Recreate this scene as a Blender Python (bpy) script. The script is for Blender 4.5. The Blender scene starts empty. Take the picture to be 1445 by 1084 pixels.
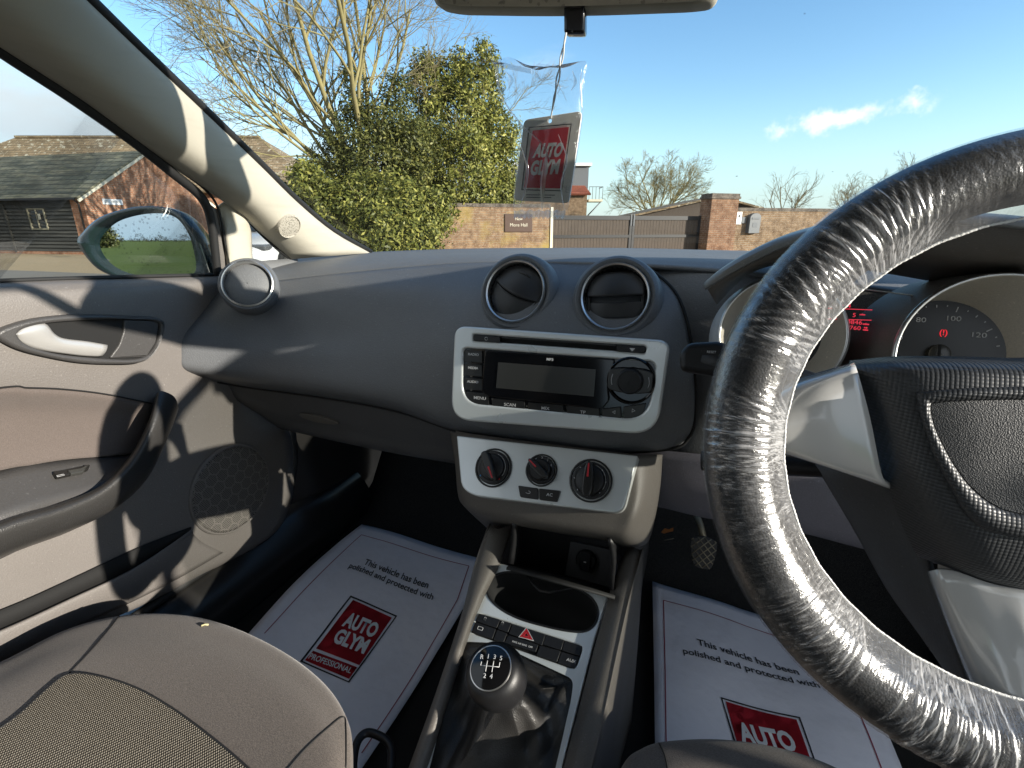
import bpy, bmesh, math, random
import numpy as np
from mathutils import Vector, Matrix

SC = bpy.context.scene
COL = SC.collection
R_ = math.radians
# ------------------------------------------------------------------ camera
PITCH, YAW, FPX = R_(17.6), R_(21.4), 700.0
EYE = Vector((0, 0, 1.1))
HV = Vector((-math.sin(YAW), math.cos(YAW), 0))          # heading on the ground
RV = Vector((math.cos(YAW), math.sin(YAW), 0))           # to the right of the heading
UZ = Vector((0, 0, 1))
FW = HV * math.cos(PITCH) - UZ * math.sin(PITCH)
UPV = HV * math.sin(PITCH) + UZ * math.cos(PITCH)
cam = bpy.data.objects.new('camera', bpy.data.cameras.new('camera'))
COL.objects.link(cam)
cam.matrix_world = Matrix((( RV.x, UPV.x, -FW.x, EYE.x), (RV.y, UPV.y, -FW.y, EYE.y), (RV.z, UPV.z, -FW.z, EYE.z), (0, 0, 0, 1)))
cam.data.sensor_width = 36.0
cam.data.lens = FPX / 1445.0 * 36.0
cam.data.clip_start = 0.02
cam.data.clip_end = 3000
SC.camera = cam
# ------------------------------------------------------------------ light
SUN_AZ, SUN_EL = R_(96), R_(15.4)                          # clockwise from the car's nose
SUNV = Vector((math.cos(SUN_EL) * math.sin(SUN_AZ), math.cos(SUN_EL) * math.cos(SUN_AZ), math.sin(SUN_EL)))
sl = bpy.data.lights.new('sun', 'SUN'); sl.energy = 3.1; sl.angle = R_(0.5); sl.color = (1.0, 0.93, 0.82)
so = bpy.data.objects.new('sun', sl); COL.objects.link(so)
so.rotation_euler = SUNV.to_track_quat('Z', 'Y').to_euler()
world = bpy.data.worlds.new('World'); SC.world = world; world.use_nodes = True
wn, wl = world.node_tree.nodes, world.node_tree.links
wn.clear()
def wnode(t, **k):
    n = wn.new(t)
    for a, v in k.items(): setattr(n, a, v)
    return n
def wmath(op, a, b=None, c=None, clamp=False):
    n = wnode('ShaderNodeMath', operation=op, use_clamp=clamp)
    for i, v in enumerate((a, b, c)):
        if v is None: continue
        if isinstance(v, (int, float)): n.inputs[i].default_value = v
        else: wl.new(v, n.inputs[i])
    return n.outputs[0]
sky = wnode('ShaderNodeTexSky', sky_type='NISHITA', sun_disc=False, sun_elevation=SUN_EL, sun_rotation=SUN_AZ,
            altitude=50, air_density=1.0, dust_density=0.15, ozone_density=1.6)
tc = wnode('ShaderNodeTexCoord')
def wdot(v):
    n = wnode('ShaderNodeVectorMath', operation='DOT_PRODUCT'); n.inputs[1].default_value = v
    wl.new(tc.outputs['Generated'], n.inputs[0]); return n.outputs['Value']
def smooth(x, a, b):
    n = wnode('ShaderNodeMapRange', interpolation_type='SMOOTHSTEP'); wl.new(x, n.inputs[0])
    n.inputs[1].default_value = a; n.inputs[2].default_value = b; return n.outputs[0]
def pixdir(px, py):
    return (FW + RV * ((px - 722.5) / FPX) + UPV * ((542 - py) / FPX)).normalized()
dz = wdot((0, 0, 1))
# cloud banks: noise on a flat layer above, thicker behind and to the left of the car
mp = wnode('ShaderNodeVectorMath', operation='DIVIDE'); wl.new(tc.outputs['Generated'], mp.inputs[0])
cz = wnode('ShaderNodeCombineXYZ'); zz = wmath('ADD', wmath('MAXIMUM', dz, 0.0), 0.12)
for i in range(3): wl.new(zz, cz.inputs[i])
wl.new(cz.outputs[0], mp.inputs[1])
nz = wnode('ShaderNodeTexNoise'); nz.inputs['Scale'].default_value = 0.55; nz.inputs['Detail'].default_value = 9; nz.inputs['Roughness'].default_value = 0.56
wl.new(mp.outputs[0], nz.inputs['Vector'])
left = smooth(wdot(pixdir(300, 260)), 0.72, 0.985)
back = smooth(wdot((-0.2, -1, 0)), -0.15, 0.45)
low = wmath('SUBTRACT', 1.0, smooth(dz, 0.02, 0.42))
bank = wmath('MAXIMUM', wmath('MULTIPLY', left, low), back)
side = wmath('MULTIPLY', smooth(wdot((-1, 0.25, 0)), 0.55, 0.95), wmath('SUBTRACT', 1.0, smooth(dz, 0.1, 0.5)))
bank = wmath('MAXIMUM', bank, wmath('MULTIPLY', side, 0.5))
cl1 = smooth(wmath('ADD', wmath('MULTIPLY', nz.outputs[0], 1.0), wmath('SUBTRACT', wmath('ADD', wmath('MULTIPLY', bank, 0.36), wmath('MULTIPLY', back, 0.2)), 0.10)), 0.54, 0.80)
# the one small cloud over the wall
cd = pixdir(1168, 170); cr = (pixdir(1300, 138) - pixdir(1100, 186)).normalized(); cu = cr.cross(cd).normalized()
du, dv = wdot(cr), wdot(cu)
nz2 = wnode('ShaderNodeTexNoise'); nz2.inputs['Scale'].default_value = 17; nz2.inputs['Detail'].default_value = 10; nz2.inputs['Roughness'].default_value = 0.62
wl.new(tc.outputs['Generated'], nz2.inputs['Vector'])
c0u, c0v = cd.dot(cr), cd.dot(cu)
eu = wmath('DIVIDE', wmath('SUBTRACT', du, c0u), 0.135); ev = wmath('DIVIDE', wmath('SUBTRACT', dv, c0v), 0.026)
ev = wmath('ADD', ev, wmath('MULTIPLY', wmath('MULTIPLY', eu, eu), -0.1))
rr2 = wmath('SQRT', wmath('ADD', wmath('MULTIPLY', eu, eu), wmath('MULTIPLY', ev, ev)))
cl2 = smooth(wmath('SUBTRACT', wmath('MULTIPLY', nz2.outputs[0], 2.2), wmath('ADD', wmath('MULTIPLY', rr2, 0.75), 0.0)), 0.47, 1.02)
front = smooth(wdot(cd), 0.8, 0.9)
cl2 = wmath('MULTIPLY', wmath('MULTIPLY', cl2, front), 0.95)
cl = wmath('MAXIMUM', cl1, cl2, clamp=True)
hs = wnode('ShaderNodeHueSaturation'); hs.inputs['Saturation'].default_value = 1.2; hs.inputs['Value'].default_value = 0.97
wl.new(sky.outputs[0], hs.inputs['Color'])
mix = wnode('ShaderNodeMix', data_type='RGBA'); wl.new(cl, mix.inputs['Factor']); wl.new(hs.outputs[0], mix.inputs['A'])
ccol = wnode('ShaderNodeMix', data_type='RGBA'); wl.new(back, ccol.inputs['Factor'])
ccol.inputs['A'].default_value = (3.1, 3.4, 3.65, 1); ccol.inputs['B'].default_value = (3.0, 3.3, 3.6, 1)
fcol = wnode('ShaderNodeMix', data_type='RGBA'); wl.new(front, fcol.inputs['Factor']); wl.new(ccol.outputs['Result'], fcol.inputs['A']); fcol.inputs['B'].default_value = (4.6, 4.7, 4.8, 1)
wl.new(fcol.outputs['Result'], mix.inputs['B'])
hz = wnode('ShaderNodeMix', data_type='RGBA'); wl.new(wmath('MULTIPLY', wmath('SUBTRACT', 1.0, smooth(dz, -0.02, 0.20)), 0.8), hz.inputs['Factor'])
wl.new(mix.outputs['Result'], hz.inputs['A']); hz.inputs['B'].default_value = (1.7, 2.55, 3.25, 1)
bg = wnode('ShaderNodeBackground'); bg.inputs['Strength'].default_value = 0.10
wl.new(hz.outputs['Result'], bg.inputs['Color'])
wo = wnode('ShaderNodeOutputWorld'); wl.new(bg.outputs[0], wo.inputs[0])
SC.view_settings.view_transform = 'Standard'; SC.view_settings.look = 'None'
SC.view_settings.exposure = 1.55; SC.view_settings.gamma = 1.0
SC.cycles.use_denoising = True
SC.cycles.max_bounces = 8; SC.cycles.transparent_max_bounces = 24; SC.cycles.sample_clamp_indirect = 6.0
SC.cycles.caustics_reflective = False; SC.cycles.caustics_refractive = False

# ------------------------------------------------------------------ helpers
def D(px, py):
    return FW + RV * ((px - 722.5) / FPX) + UPV * ((542 - py) / FPX)
def on(px, py, X=None, Y=None, Z=None, F=None, P=None):
    """the point of a known plane seen in that direction"""
    d = D(px, py)
    if X is not None: t = X / d.x
    elif Y is not None: t = Y / d.y
    elif Z is not None: t = (Z - EYE.z) / d.z
    elif F is not None: t = F / d.dot(HV)
    else: t = (P[0] - EYE).dot(P[1]) / d.dot(P[1])
    return EYE + d * t
ROOTM = {}
def tag(o, label=None, cat=None, group=None, kind=None):
    if label: o['label'] = label
    if cat: o['category'] = cat
    if group: o['group'] = group
    if kind: o['kind'] = kind
    return o
def thing(name, label, cat, loc=(0, 0, 0), rz=0.0, group=None):
    o = bpy.data.objects.new(name, None); COL.objects.link(o)
    o.empty_display_size = 0.05
    o.location = loc; o.rotation_euler = (0, 0, rz)
    ROOTM[o] = Matrix.Translation(Vector(loc)) @ Matrix.Rotation(rz, 4, 'Z')
    return tag(o, label, cat, group)
def finish(name, me, mats, parent=None, local=False, smooth=True, bevel=0, solid=0, sub=0, seg=2):
    """link mesh me (world coordinates unless local) under parent"""
    o = bpy.data.objects.new(name, me); COL.objects.link(o)
    for m in (mats if isinstance(mats, (list, tuple)) else [mats]):
        if m is not None: me.materials.append(m)
    if parent is not None:
        o.parent = parent
        ROOTM[o] = ROOTM[parent]
        if not local: me.transform(ROOTM[parent].inverted())
    else: ROOTM[o] = Matrix.Identity(4)
    if smooth:
        me.polygons.foreach_set('use_smooth', [True] * len(me.polygons))
    if solid:
        md = o.modifiers.new('solid', 'SOLIDIFY'); md.thickness = solid; md.offset = -1
    if bevel:
        md = o.modifiers.new('bevel', 'BEVEL'); md.width = bevel; md.segments = seg; md.limit_method = 'ANGLE'; md.angle_limit = R_(35)
    if sub:
        md = o.modifiers.new('sub', 'SUBSURF'); md.levels = sub; md.render_levels = sub
    if smooth and (bevel or solid):
        try: me.set_sharp_from_angle(angle=R_(50))
        except Exception: pass
    return o
def pymesh(name, V, Fc):
    me = bpy.data.meshes.new(name); me.from_pydata([tuple(v) for v in V], [], [tuple(f) for f in Fc]); me.update(); return me
def npmesh(name, V, Q):
    """fast: V (n,3), Q (m,k) equal-sided faces"""
    V = np.asarray(V, np.float32); Q = np.asarray(Q, np.int32); k = Q.shape[1]
    me = bpy.data.meshes.new(name)
    me.vertices.add(len(V)); me.vertices.foreach_set('co', V.ravel())
    me.loops.add(Q.size); me.loops.foreach_set('vertex_index', Q.ravel())
    me.polygons.add(len(Q)); me.polygons.foreach_set('loop_start', np.arange(0, Q.size, k, dtype=np.int32))
    try: me.polygons.foreach_set('loop_total', np.full(len(Q), k, np.int32))
    except Exception: pass
    me.update(calc_edges=True); return me
def cr(P, n, closed=False):
    """Catmull-Rom along axis 0"""
    P = np.asarray(P, float); m = len(P)
    if closed: idx = [(i - 1, i, i + 1, i + 2) for i in range(m)]
    else: idx = [(i - 1, i, i + 1, i + 2) for i in range(m - 1)]
    out = []
    for a, b, c, d in idx:
        if closed: p0, p1, p2, p3 = P[a % m], P[b % m], P[c % m], P[d % m]
        else:
            p1, p2 = P[b], P[c]
            p0 = P[a] if a >= 0 else 2 * p1 - p2
            p3 = P[d] if d < m else 2 * p2 - p1
        for k in range(n):
            t = k / n
            out.append(0.5 * ((2 * p1) + (-p0 + p2) * t + (2 * p0 - 5 * p1 + 4 * p2 - p3) * t * t + (-p0 + 3 * p1 - 3 * p2 + p3) * t ** 3))
    if not closed: out.append(P[-1])
    return np.array(out)
def gridmesh(name, G, closed_v=False, face_eye=True):
    G = np.asarray(G, float); a, b, _ = G.shape
    i, j = np.meshgrid(np.arange(a - 1), np.arange(b if closed_v else b - 1), indexing='ij')
    i, j = i.ravel(), j.ravel(); j2 = (j + 1) % b
    Q = np.stack([i * b + j, i * b + j2, (i + 1) * b + j2, (i + 1) * b + j], 1)
    V = G.reshape(-1, 3)
    if face_eye:
        n = np.cross(V[Q[:, 2]] - V[Q[:, 0]], V[Q[:, 3]] - V[Q[:, 1]]); c = V[Q].mean(1)
        if (n * (np.array(EYE) - c)).sum() < 0: Q = Q[:, ::-1]
    return npmesh(name, V, Q)
def pts(row, key='Y'):
    return [on(p[0], p[1], **{key: p[2]}) for p in row]
def loft(name, rows, mat, parent, key='Y', su=6, sv=6, solid=0.003, lin=False):
    G = np.array([[tuple(on(p[0], p[1], **{key: p[2]})) for p in r] for r in rows])
    return loft3(name, G, mat, parent, su, sv, solid, lin)
def loft3(name, G, mat, parent, su=6, sv=6, solid=0.003, lin=False):
    G = np.asarray(G, float)
    if su > 1: G = cr(G, su)
    if sv > 1: G = cr(G.transpose(1, 0, 2), sv).transpose(1, 0, 2)
    return finish(name, gridmesh(name, G), mat, parent, solid=solid)
def bridge(name, A, B, mat, parent, solid=0.003, n=1):
    A, B = np.asarray(A, float), np.asarray(B, float)
    G = np.array([A + (B - A) * k / n for k in range(n + 1)])
    return finish(name, gridmesh(name, G), mat, parent, solid=solid)
def tube_mesh(name, P, rad, k=8, closed=False, cap=True):
    P = np.asarray(P, float); n = len(P)
    rad = np.full(n, rad) if np.isscalar(rad) else np.asarray(rad, float)
    T = np.gradient(P, axis=0) if not closed else np.roll(P, -1, 0) - np.roll(P, 1, 0)
    T /= np.linalg.norm(T, axis=1)[:, None] + 1e-12
    a = np.array([0, 0, 1.]) if abs(T[0][2]) < 0.9 else np.array([1., 0, 0])
    N = np.cross(T[0], a); N /= np.linalg.norm(N); Ns = []
    for t in T:
        N = N - t * (N @ t); N /= np.linalg.norm(N) + 1e-12; Ns.append(N)
    Ns = np.array(Ns); B = np.cross(T, Ns)
    al = np.arange(k) * 2 * math.pi / k
    V = P[:, None] + rad[:, None, None] * (np.cos(al)[None, :, None] * Ns[:, None] + np.sin(al)[None, :, None] * B[:, None])
    V = V.reshape(-1, 3); Fc = []
    for i in range(n if closed else n - 1):
        i2 = (i + 1) % n
        for j in range(k): Fc.append((i * k + j, i * k + (j + 1) % k, i2 * k + (j + 1) % k, i2 * k + j))
    if not closed and cap: Fc += [tuple(range(k))[::-1], tuple((n - 1) * k + j for j in range(k))]
    return pymesh(name, V, Fc)
def tube(name, P, rad, mat, parent, k=8, closed=False, local=False):
    return finish(name, tube_mesh(name, P, rad, k, closed), mat, parent, local=local)
class Frame:
    """a flat face: origin, u to the right, v up, n towards the cabin"""
    def __init__(s, o, u, n):
        s.o = Vector(o); s.n = Vector(n).normalized(); u = Vector(u)
        s.u = (u - s.n * u.dot(s.n)).normalized(); s.v = s.n.cross(s.u)
        s.m = Matrix(((s.u.x, s.v.x, s.n.x, s.o.x), (s.u.y, s.v.y, s.n.y, s.o.y), (s.u.z, s.v.z, s.n.z, s.o.z), (0, 0, 0, 1)))
    @staticmethod
    def by3(a, b, c):
        """a, b left to right; c anywhere else on the face"""
        n = (Vector(b) - Vector(a)).cross(Vector(c) - Vector(a)).normalized()
        if n.dot(EYE - Vector(a)) < 0: n = -n
        return Frame(a, Vector(b) - Vector(a), n)
    def uv(s, px, py, w=0.0):
        q = on(px, py, P=(s.o + s.n * w, s.n)) - s.o
        return (q.dot(s.u), q.dot(s.v))
    def pt(s, u, v, w=0.0): return s.o + s.u * u + s.v * v + s.n * w
    def px(s, px, py, w=0.0): return s.pt(*s.uv(px, py, w), w)
def smoothout(P, n=6): return [tuple(p) for p in cr(P, n, closed=True)]
def rounded(P, r, n=6):
    """polygon with its corners rounded by radius r (or one per corner)"""
    P = [Vector((p[0], p[1])) for p in P]; m = len(P); out = []
    for i in range(m):
        a, b, c = P[i - 1], P[i], P[(i + 1) % m]; rr = r[i] if isinstance(r, (list, tuple)) else r
        d1, d2 = (a - b), (c - b); l = min(rr, d1.length * .48, d2.length * .48)
        p0, p2 = b + d1.normalized() * l, b + d2.normalized() * l
        for k in range(n + 1):
            t = k / n; q = p0 * (1 - t) ** 2 + b * 2 * t * (1 - t) + p2 * t * t; out.append((q.x, q.y))
    return out
def circ(c, r, n=40, ry=None): return [(c[0] + r * math.cos(2 * math.pi * k / n), c[1] + (ry or r) * math.sin(2 * math.pi * k / n)) for k in range(n)]
def curve_to_mesh(cu):
    o = bpy.data.objects.new('tmp', cu); COL.objects.link(o)
    dg = bpy.context.evaluated_depsgraph_get()
    me = bpy.data.meshes.new_from_object(o.evaluated_get(dg)); bpy.data.objects.remove(o); bpy.data.curves.remove(cu)
    me.materials.clear(); return me
def plate_mesh(outlines, depth, bev=0.0):
    cu = bpy.data.curves.new('tmp', 'CURVE'); cu.dimensions = '2D'; cu.fill_mode = 'BOTH'
    for ol in outlines:
        sp = cu.splines.new('POLY'); sp.points.add(len(ol) - 1); sp.use_cyclic_u = True
        for i, p in enumerate(ol): sp.points[i].co = (p[0], p[1], 0, 1)
    cu.extrude = max(depth / 2 - bev, 1e-5); cu.bevel_depth = bev; cu.bevel_resolution = 2; cu.offset = -bev
    return curve_to_mesh(cu)
def plate(name, fr, ol, depth, mat, parent, top=0.0, bev=0.0, holes=(), px=True, w=0.0, smooth=False):
    """a slab cut to an outline on a face; its front lies `top` above the face"""
    c = (lambda L: [fr.uv(p[0], p[1], w) for p in L]) if px else (lambda L: L)
    me = plate_mesh([c(ol)] + [c(h) for h in holes], depth, bev)
    me.transform(fr.m @ Matrix.Translation((0, 0, top - depth / 2)))
    return finish(name, me, mat, parent, smooth=False)
def text_mesh(s, size, bold=0.0, xs=1.0, align='CENTER', depth=0.0002, shear=0.0, sp=1.0, lead=1.0):
    cu = bpy.data.curves.new('tmp', 'FONT'); cu.body = s; cu.size = size; cu.align_x = align; cu.align_y = 'CENTER'
    cu.offset = bold * size; cu.extrude = depth; cu.shear = shear; cu.space_character = sp; cu.space_line = lead; cu.resolution_u = 3
    me = curve_to_mesh(cu)
    if xs != 1.0: me.transform(Matrix.Diagonal((xs, 1, 1, 1)))
    return me
def merge(name, meshes):
    bm = bmesh.new()
    for m in meshes: bm.from_mesh(m); bpy.data.meshes.remove(m)
    me = bpy.data.meshes.new(name); bm.to_mesh(me); bm.free(); return me
def letters(name, fr, items, mat, parent, w=0.0006):
    """items: (text, px, py, cap height in photo pixels, optional dict); all on one face become one lettering part"""
    ms = []
    for it in items:
        s, px, py, hp = it[:4]; k = dict(it[4]) if len(it) > 4 else {}
        rot = k.pop('rot', 0.0); px2 = k.pop('to', None)
        u, v = fr.uv(px, py, w); u1, v1 = fr.uv(px, py + hp, w)
        size = math.hypot(u1 - u, v1 - v) / 0.70
        if px2: a, b = fr.uv(px2[0], px2[1], w); rot = math.atan2(b - v, a - u)
        me = text_mesh(s, size, **k)
        me.transform(fr.m @ Matrix.Translation((u, v, w)) @ Matrix.Rotation(rot, 4, 'Z')); ms.append(me)
    return finish(name, merge(name, ms), mat, parent, smooth=False)
def lathe_mesh(fr_m, prof, n=40, cap0=False, cap1=False):
    """prof: (radius, height along n)"""
    V, Fc = [], []
    for r, z in prof:
        for k in range(n):
            a = 2 * math.pi * k / n; V.append(fr_m @ Vector((r * math.cos(a), r * math.sin(a), z)))
    for i in range(len(prof) - 1):
        for k in range(n): Fc.append((i * n + k, i * n + (k + 1) % n, (i + 1) * n + (k + 1) % n, (i + 1) * n + k))
    if cap0: Fc.append(tuple(range(n))[::-1])
    if cap1: Fc.append(tuple((len(prof) - 1) * n + k for k in range(n)))
    return pymesh('lathe', V, Fc)
def lathe(name, fr, c, prof, mat, parent, n=40, cap0=False, cap1=True):
    m = fr.m @ Matrix.Translation((c[0], c[1], 0)); me = lathe_mesh(m, prof, n, cap0, cap1)
    o = finish(name, me, mat, parent)
    try: me.set_sharp_from_angle(angle=R_(40))
    except Exception: pass
    return o
def boxes_mesh(name, L):
    """L: (x0,x1,y0,y1,z0,z1) boxes in one mesh"""
    V, Fc = [], []
    for x0, x1, y0, y1, z0, z1 in L:
        b = len(V); V += [(x0, y0, z0), (x1, y0, z0), (x1, y1, z0), (x0, y1, z0), (x0, y0, z1), (x1, y0, z1), (x1, y1, z1), (x0, y1, z1)]
        Fc += [tuple(b + i for i in f) for f in ((3, 2, 1, 0), (4, 5, 6, 7), (0, 1, 5, 4), (1, 2, 6, 5), (2, 3, 7, 6), (3, 0, 4, 7))]
    return pymesh(name, V, Fc)
def boxes(name, L, mat, parent, bevel=0.0, local=True):
    return finish(name, boxes_mesh(name, L), mat, parent, local=local, smooth=False, bevel=bevel)

# ------------------------------------------------------------------ materials
class NT:
    def __init__(s, name):
        s.mat = bpy.data.materials.new(name); s.mat.use_nodes = True; s.n = s.mat.node_tree.nodes; s.l = s.mat.node_tree.links
        s.b = s.n['Principled BSDF']; s.out = s.n['Material Output']; s._tc = None
    def node(s, t, **k):
        n = s.n.new(t)
        for a, v in k.items(): setattr(n, a, v)
        return n
    def set(s, sock, v):
        if isinstance(v, (int, float, tuple, list)): sock.default_value = v
        else: s.l.new(v, sock)
    def obj(s, scale=(1, 1, 1), rot=(0, 0, 0)):
        if s._tc is None: s._tc = s.node('ShaderNodeTexCoord')
        m = s.node('ShaderNodeMapping'); m.inputs['Scale'].default_value = scale; m.inputs['Rotation'].default_value = rot
        s.l.new(s._tc.outputs['Object'], m.inputs[0]); return m.outputs[0]
    def noise(s, v, scale, detail=4, rough=.55, dist=0):
        n = s.node('ShaderNodeTexNoise'); n.inputs['Scale'].default_value = scale; n.inputs['Detail'].default_value = detail
        n.inputs['Roughness'].default_value = rough; n.inputs['Distortion'].default_value = dist; s.l.new(v, n.inputs['Vector']); return n.outputs[0]
    def voro(s, v, scale, feature='F1', out='Distance'):
        n = s.node('ShaderNodeTexVoronoi', feature=feature); n.inputs['Scale'].default_value = scale; s.l.new(v, n.inputs['Vector']); return n.outputs[out]
    def ramp(s, x, stops):
        n = s.node('ShaderNodeValToRGB'); e = n.color_ramp.elements
        while len(e) < len(stops): e.new(0.5)
        for i, (p, c) in enumerate(stops): e[i].position = p; e[i].color = tuple(c) + (1,) if len(c) == 3 else c
        s.l.new(x, n.inputs[0]); return n.outputs[0]
    def math(s, op, a, b=0.0, clamp=False):
        n = s.node('ShaderNodeMath', operation=op, use_clamp=clamp); s.set(n.inputs[0], a); s.set(n.inputs[1], b); return n.outputs[0]
    def mix(s, f, a, b):
        n = s.node('ShaderNodeMix', data_type='RGBA'); s.set(n.inputs['Factor'], f)
        for k, v in (('A', a), ('B', b)): s.set(n.inputs[k], tuple(v) + (1,) if isinstance(v, (tuple, list)) and len(v) == 3 else v)
        return n.outputs['Result']
    def bump(s, h, strength=.3, dist=.001, normal=None):
        n = s.node('ShaderNodeBump'); n.inputs['Strength'].default_value = strength; n.inputs['Distance'].default_value = dist
        s.l.new(h, n.inputs['Height'])
        if normal is not None: s.l.new(normal, n.inputs['Normal'])
        s.l.new(n.outputs[0], s.b.inputs['Normal']); return n.outputs[0]
    def P(s, **k):
        nm = {'col': 'Base Color', 'rough': 'Roughness', 'metal': 'Metallic', 'coat': 'Coat Weight', 'coatr': 'Coat Roughness', 'spec': 'Specular IOR Level',
              'alpha': 'Alpha', 'trans': 'Transmission Weight', 'ior': 'IOR', 'sheen': 'Sheen Weight', 'emit': 'Emission Color', 'emits': 'Emission Strength'}
        for a, v in k.items():
            if isinstance(v, (tuple, list)) and len(v) == 3: v = tuple(v) + (1,)
            s.set(s.b.inputs[nm[a]], v)
        return s
def plain(name, col, rough=.5, **k): return NT(name).P(col=col, rough=rough, **k).mat
def plastic(name, col, rough=.5, grain=900, strength=.25, dirt=.12, spec=.4):
    """moulded plastic: fine leather grain, faint handling marks"""
    t = NT(name); v = t.obj()
    c = t.mix(t.noise(v, 6, 5), tuple(x * (1 - dirt) for x in col), tuple(x * (1 + dirt) for x in col))
    gr = t.ramp(t.noise(v, 620, 2, .6), [(.38, (0, 0, 0)), (.62, (1, 1, 1))])
    c = t.mix(t.math('MULTIPLY', gr, .30), c, tuple(x * 1.45 for x in col))
    sm = t.math('MULTIPLY', t.ramp(t.noise(t.obj((1, .5, 1.6)), 11, 6, .7, .8), [(.55, (0, 0, 0)), (.75, (1, 1, 1))]), .16)
    c = t.mix(sm, c, tuple(min(1, x * 1.35 + .012) for x in col))
    dust = t.math('MULTIPLY', t.math('GREATER_THAN', t.noise(v, 260, 2), .70), .5)
    c = t.mix(dust, c, tuple(min(1, x * 1.7 + .03) for x in col))
    t.P(col=c, spec=spec); t.set(t.b.inputs['Roughness'], t.math('ADD', t.math('MULTIPLY', t.noise(v, 14, 4), .16), rough - .08))
    t.bump(t.voro(v, grain), strength, .0006); return t.mat
def fabric(name, col, scale=1300, var=.25):
    t = NT(name); v = t.obj(); v2 = t.obj((1, 1.7, 1), (0, 0, .5))
    n1 = t.noise(v, scale, 2, .6); n2 = t.noise(v, 9, 4); n3 = t.noise(v2, scale * .45, 2)
    f = t.math('MULTIPLY', t.math('ADD', n1, n3), .5)
    c = t.mix(t.ramp(f, [(.36, (0, 0, 0)), (.64, (1, 1, 1))]), tuple(x * (1 - var) for x in col), tuple(x * (1 + var) for x in col))
    c = t.mix(t.math('MULTIPLY', n2, .35), c, tuple(x * .72 for x in col))
    t.P(col=c, rough=.92, spec=.15, sheen=.25); t.bump(f, .5, .0012); return t.mat
M = {}
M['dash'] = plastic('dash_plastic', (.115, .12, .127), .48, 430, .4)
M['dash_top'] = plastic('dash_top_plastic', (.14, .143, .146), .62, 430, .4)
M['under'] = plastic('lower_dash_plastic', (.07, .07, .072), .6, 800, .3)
M['black'] = plastic('black_plastic', (.012, .012, .013), .42, 1100, .15)
M['satin'] = plain('satin_black', (.017, .016, .015), .30, spec=.5)
M['gloss'] = plain('gloss_black', (.005, .005, .006), .09, spec=.5)
M['rubber'] = plain('black_rubber', (.012, .012, .012), .7)
M['void'] = plain('recess_black', (.004, .004, .004), .8)
M['door'] = plastic('door_plastic', (.15, .137, .127), .52, 500, .45, .08)
M['door_dark'] = plastic('door_dark_plastic', (.055, .053, .052), .38, 900, .35)
M['lilac'] = plastic('lower_trim_plastic', (.17, .16, .185), .55, 900, .3, .05)
M['hood'] = plastic('console_plastic', (.105, .096, .086), .48, 900, .35, .08)
M['pull'] = plastic('pull_plastic', (.030, .029, .028), .36, 700, .35)
M['inserts'] = fabric('door_cloth', (.125, .103, .092), 1500, .22)
M['seat'] = fabric('seat_cloth', (.118, .098, .084), 1100, .42)
M['chrome'] = plain('satin_chrome', (.72, .71, .69), .36, metal=1.0)
t = NT('silver_paint'); v = t.obj()
t.P(col=t.mix(t.noise(v, 9, 5), (.64, .67, .665), (.76, .79, .78)), rough=.30, coat=.6, metal=.25)
t.set(t.b.inputs['Roughness'], t.math('ADD', t.math('MULTIPLY', t.noise(v, 22, 6), .22), .2)); M['silver'] = t.mat
t = NT('pillar_cloth'); v = t.obj(); vs = t.obj((1, .09, 1), (R_(25), 0, R_(-8)))
c = t.mix(t.ramp(t.noise(vs, 60, 4), [(.5, (0, 0, 0)), (.72, (1, 1, 1))]), (.50, .465, .385), (.41, .38, .31))
t.P(col=t.mix(t.noise(v, 4, 4), c, (.46, .43, .36)), rough=.85, spec=.2); t.bump(t.noise(v, 1600, 2), .35, .0008); M['pillar'] = t.mat
t = NT('glass_clear'); t.n.remove(t.b)
tr = t.node('ShaderNodeBsdfTransparent'); tr.inputs[0].default_value = (.96, .975, .965, 1); gl = t.node('ShaderNodeBsdfGlossy'); gl.inputs['Roughness'].default_value = .0
lw = t.node('ShaderNodeFresnel'); lw.inputs[0].default_value = 1.5; ms = t.node('ShaderNodeMixShader')
t.set(ms.inputs[0], t.math('MULTIPLY', lw.outputs[0], .45)); t.l.new(tr.outputs[0], ms.inputs[1]); t.l.new(gl.outputs[0], ms.inputs[2]); t.l.new(ms.outputs[0], t.out.inputs[0]); M['glass'] = t.mat
t = NT('screen_glass_dirty'); t.n.remove(t.b); v = t.obj()      # windscreen: road dust and dried drops
tr = t.node('ShaderNodeBsdfTransparent'); tr.inputs[0].default_value = (.97, .985, .98, 1); gl = t.node('ShaderNodeBsdfGlossy'); gl.inputs['Roughness'].default_value = .02
df = t.node('ShaderNodeBsdfDiffuse'); df.inputs[0].default_value = (.32, .31, .29, 1)
lw = t.node('ShaderNodeFresnel'); lw.inputs[0].default_value = 1.5; ms = t.node('ShaderNodeMixShader')
t.set(ms.inputs[0], t.math('MULTIPLY', lw.outputs[0], .32)); t.l.new(tr.outputs[0], ms.inputs[1]); t.l.new(gl.outputs[0], ms.inputs[2])
vo = t.node('ShaderNodeTexVoronoi'); vo.inputs['Scale'].default_value = 30; t.l.new(v, vo.inputs['Vector'])
spot = t.math('LESS_THAN', t.math('ADD', vo.outputs['Distance'], t.math('MULTIPLY', t.noise(v, 300, 2), .12)), .115)
keep = t.math('GREATER_THAN', t.noise(v, 13, 2), .55)
m2 = t.node('ShaderNodeMixShader'); t.set(m2.inputs[0], t.math('ADD', t.math('MULTIPLY', t.math('MULTIPLY', spot, keep), .42), t.math('MULTIPLY', t.noise(v, 7, 5), .012)))
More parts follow.
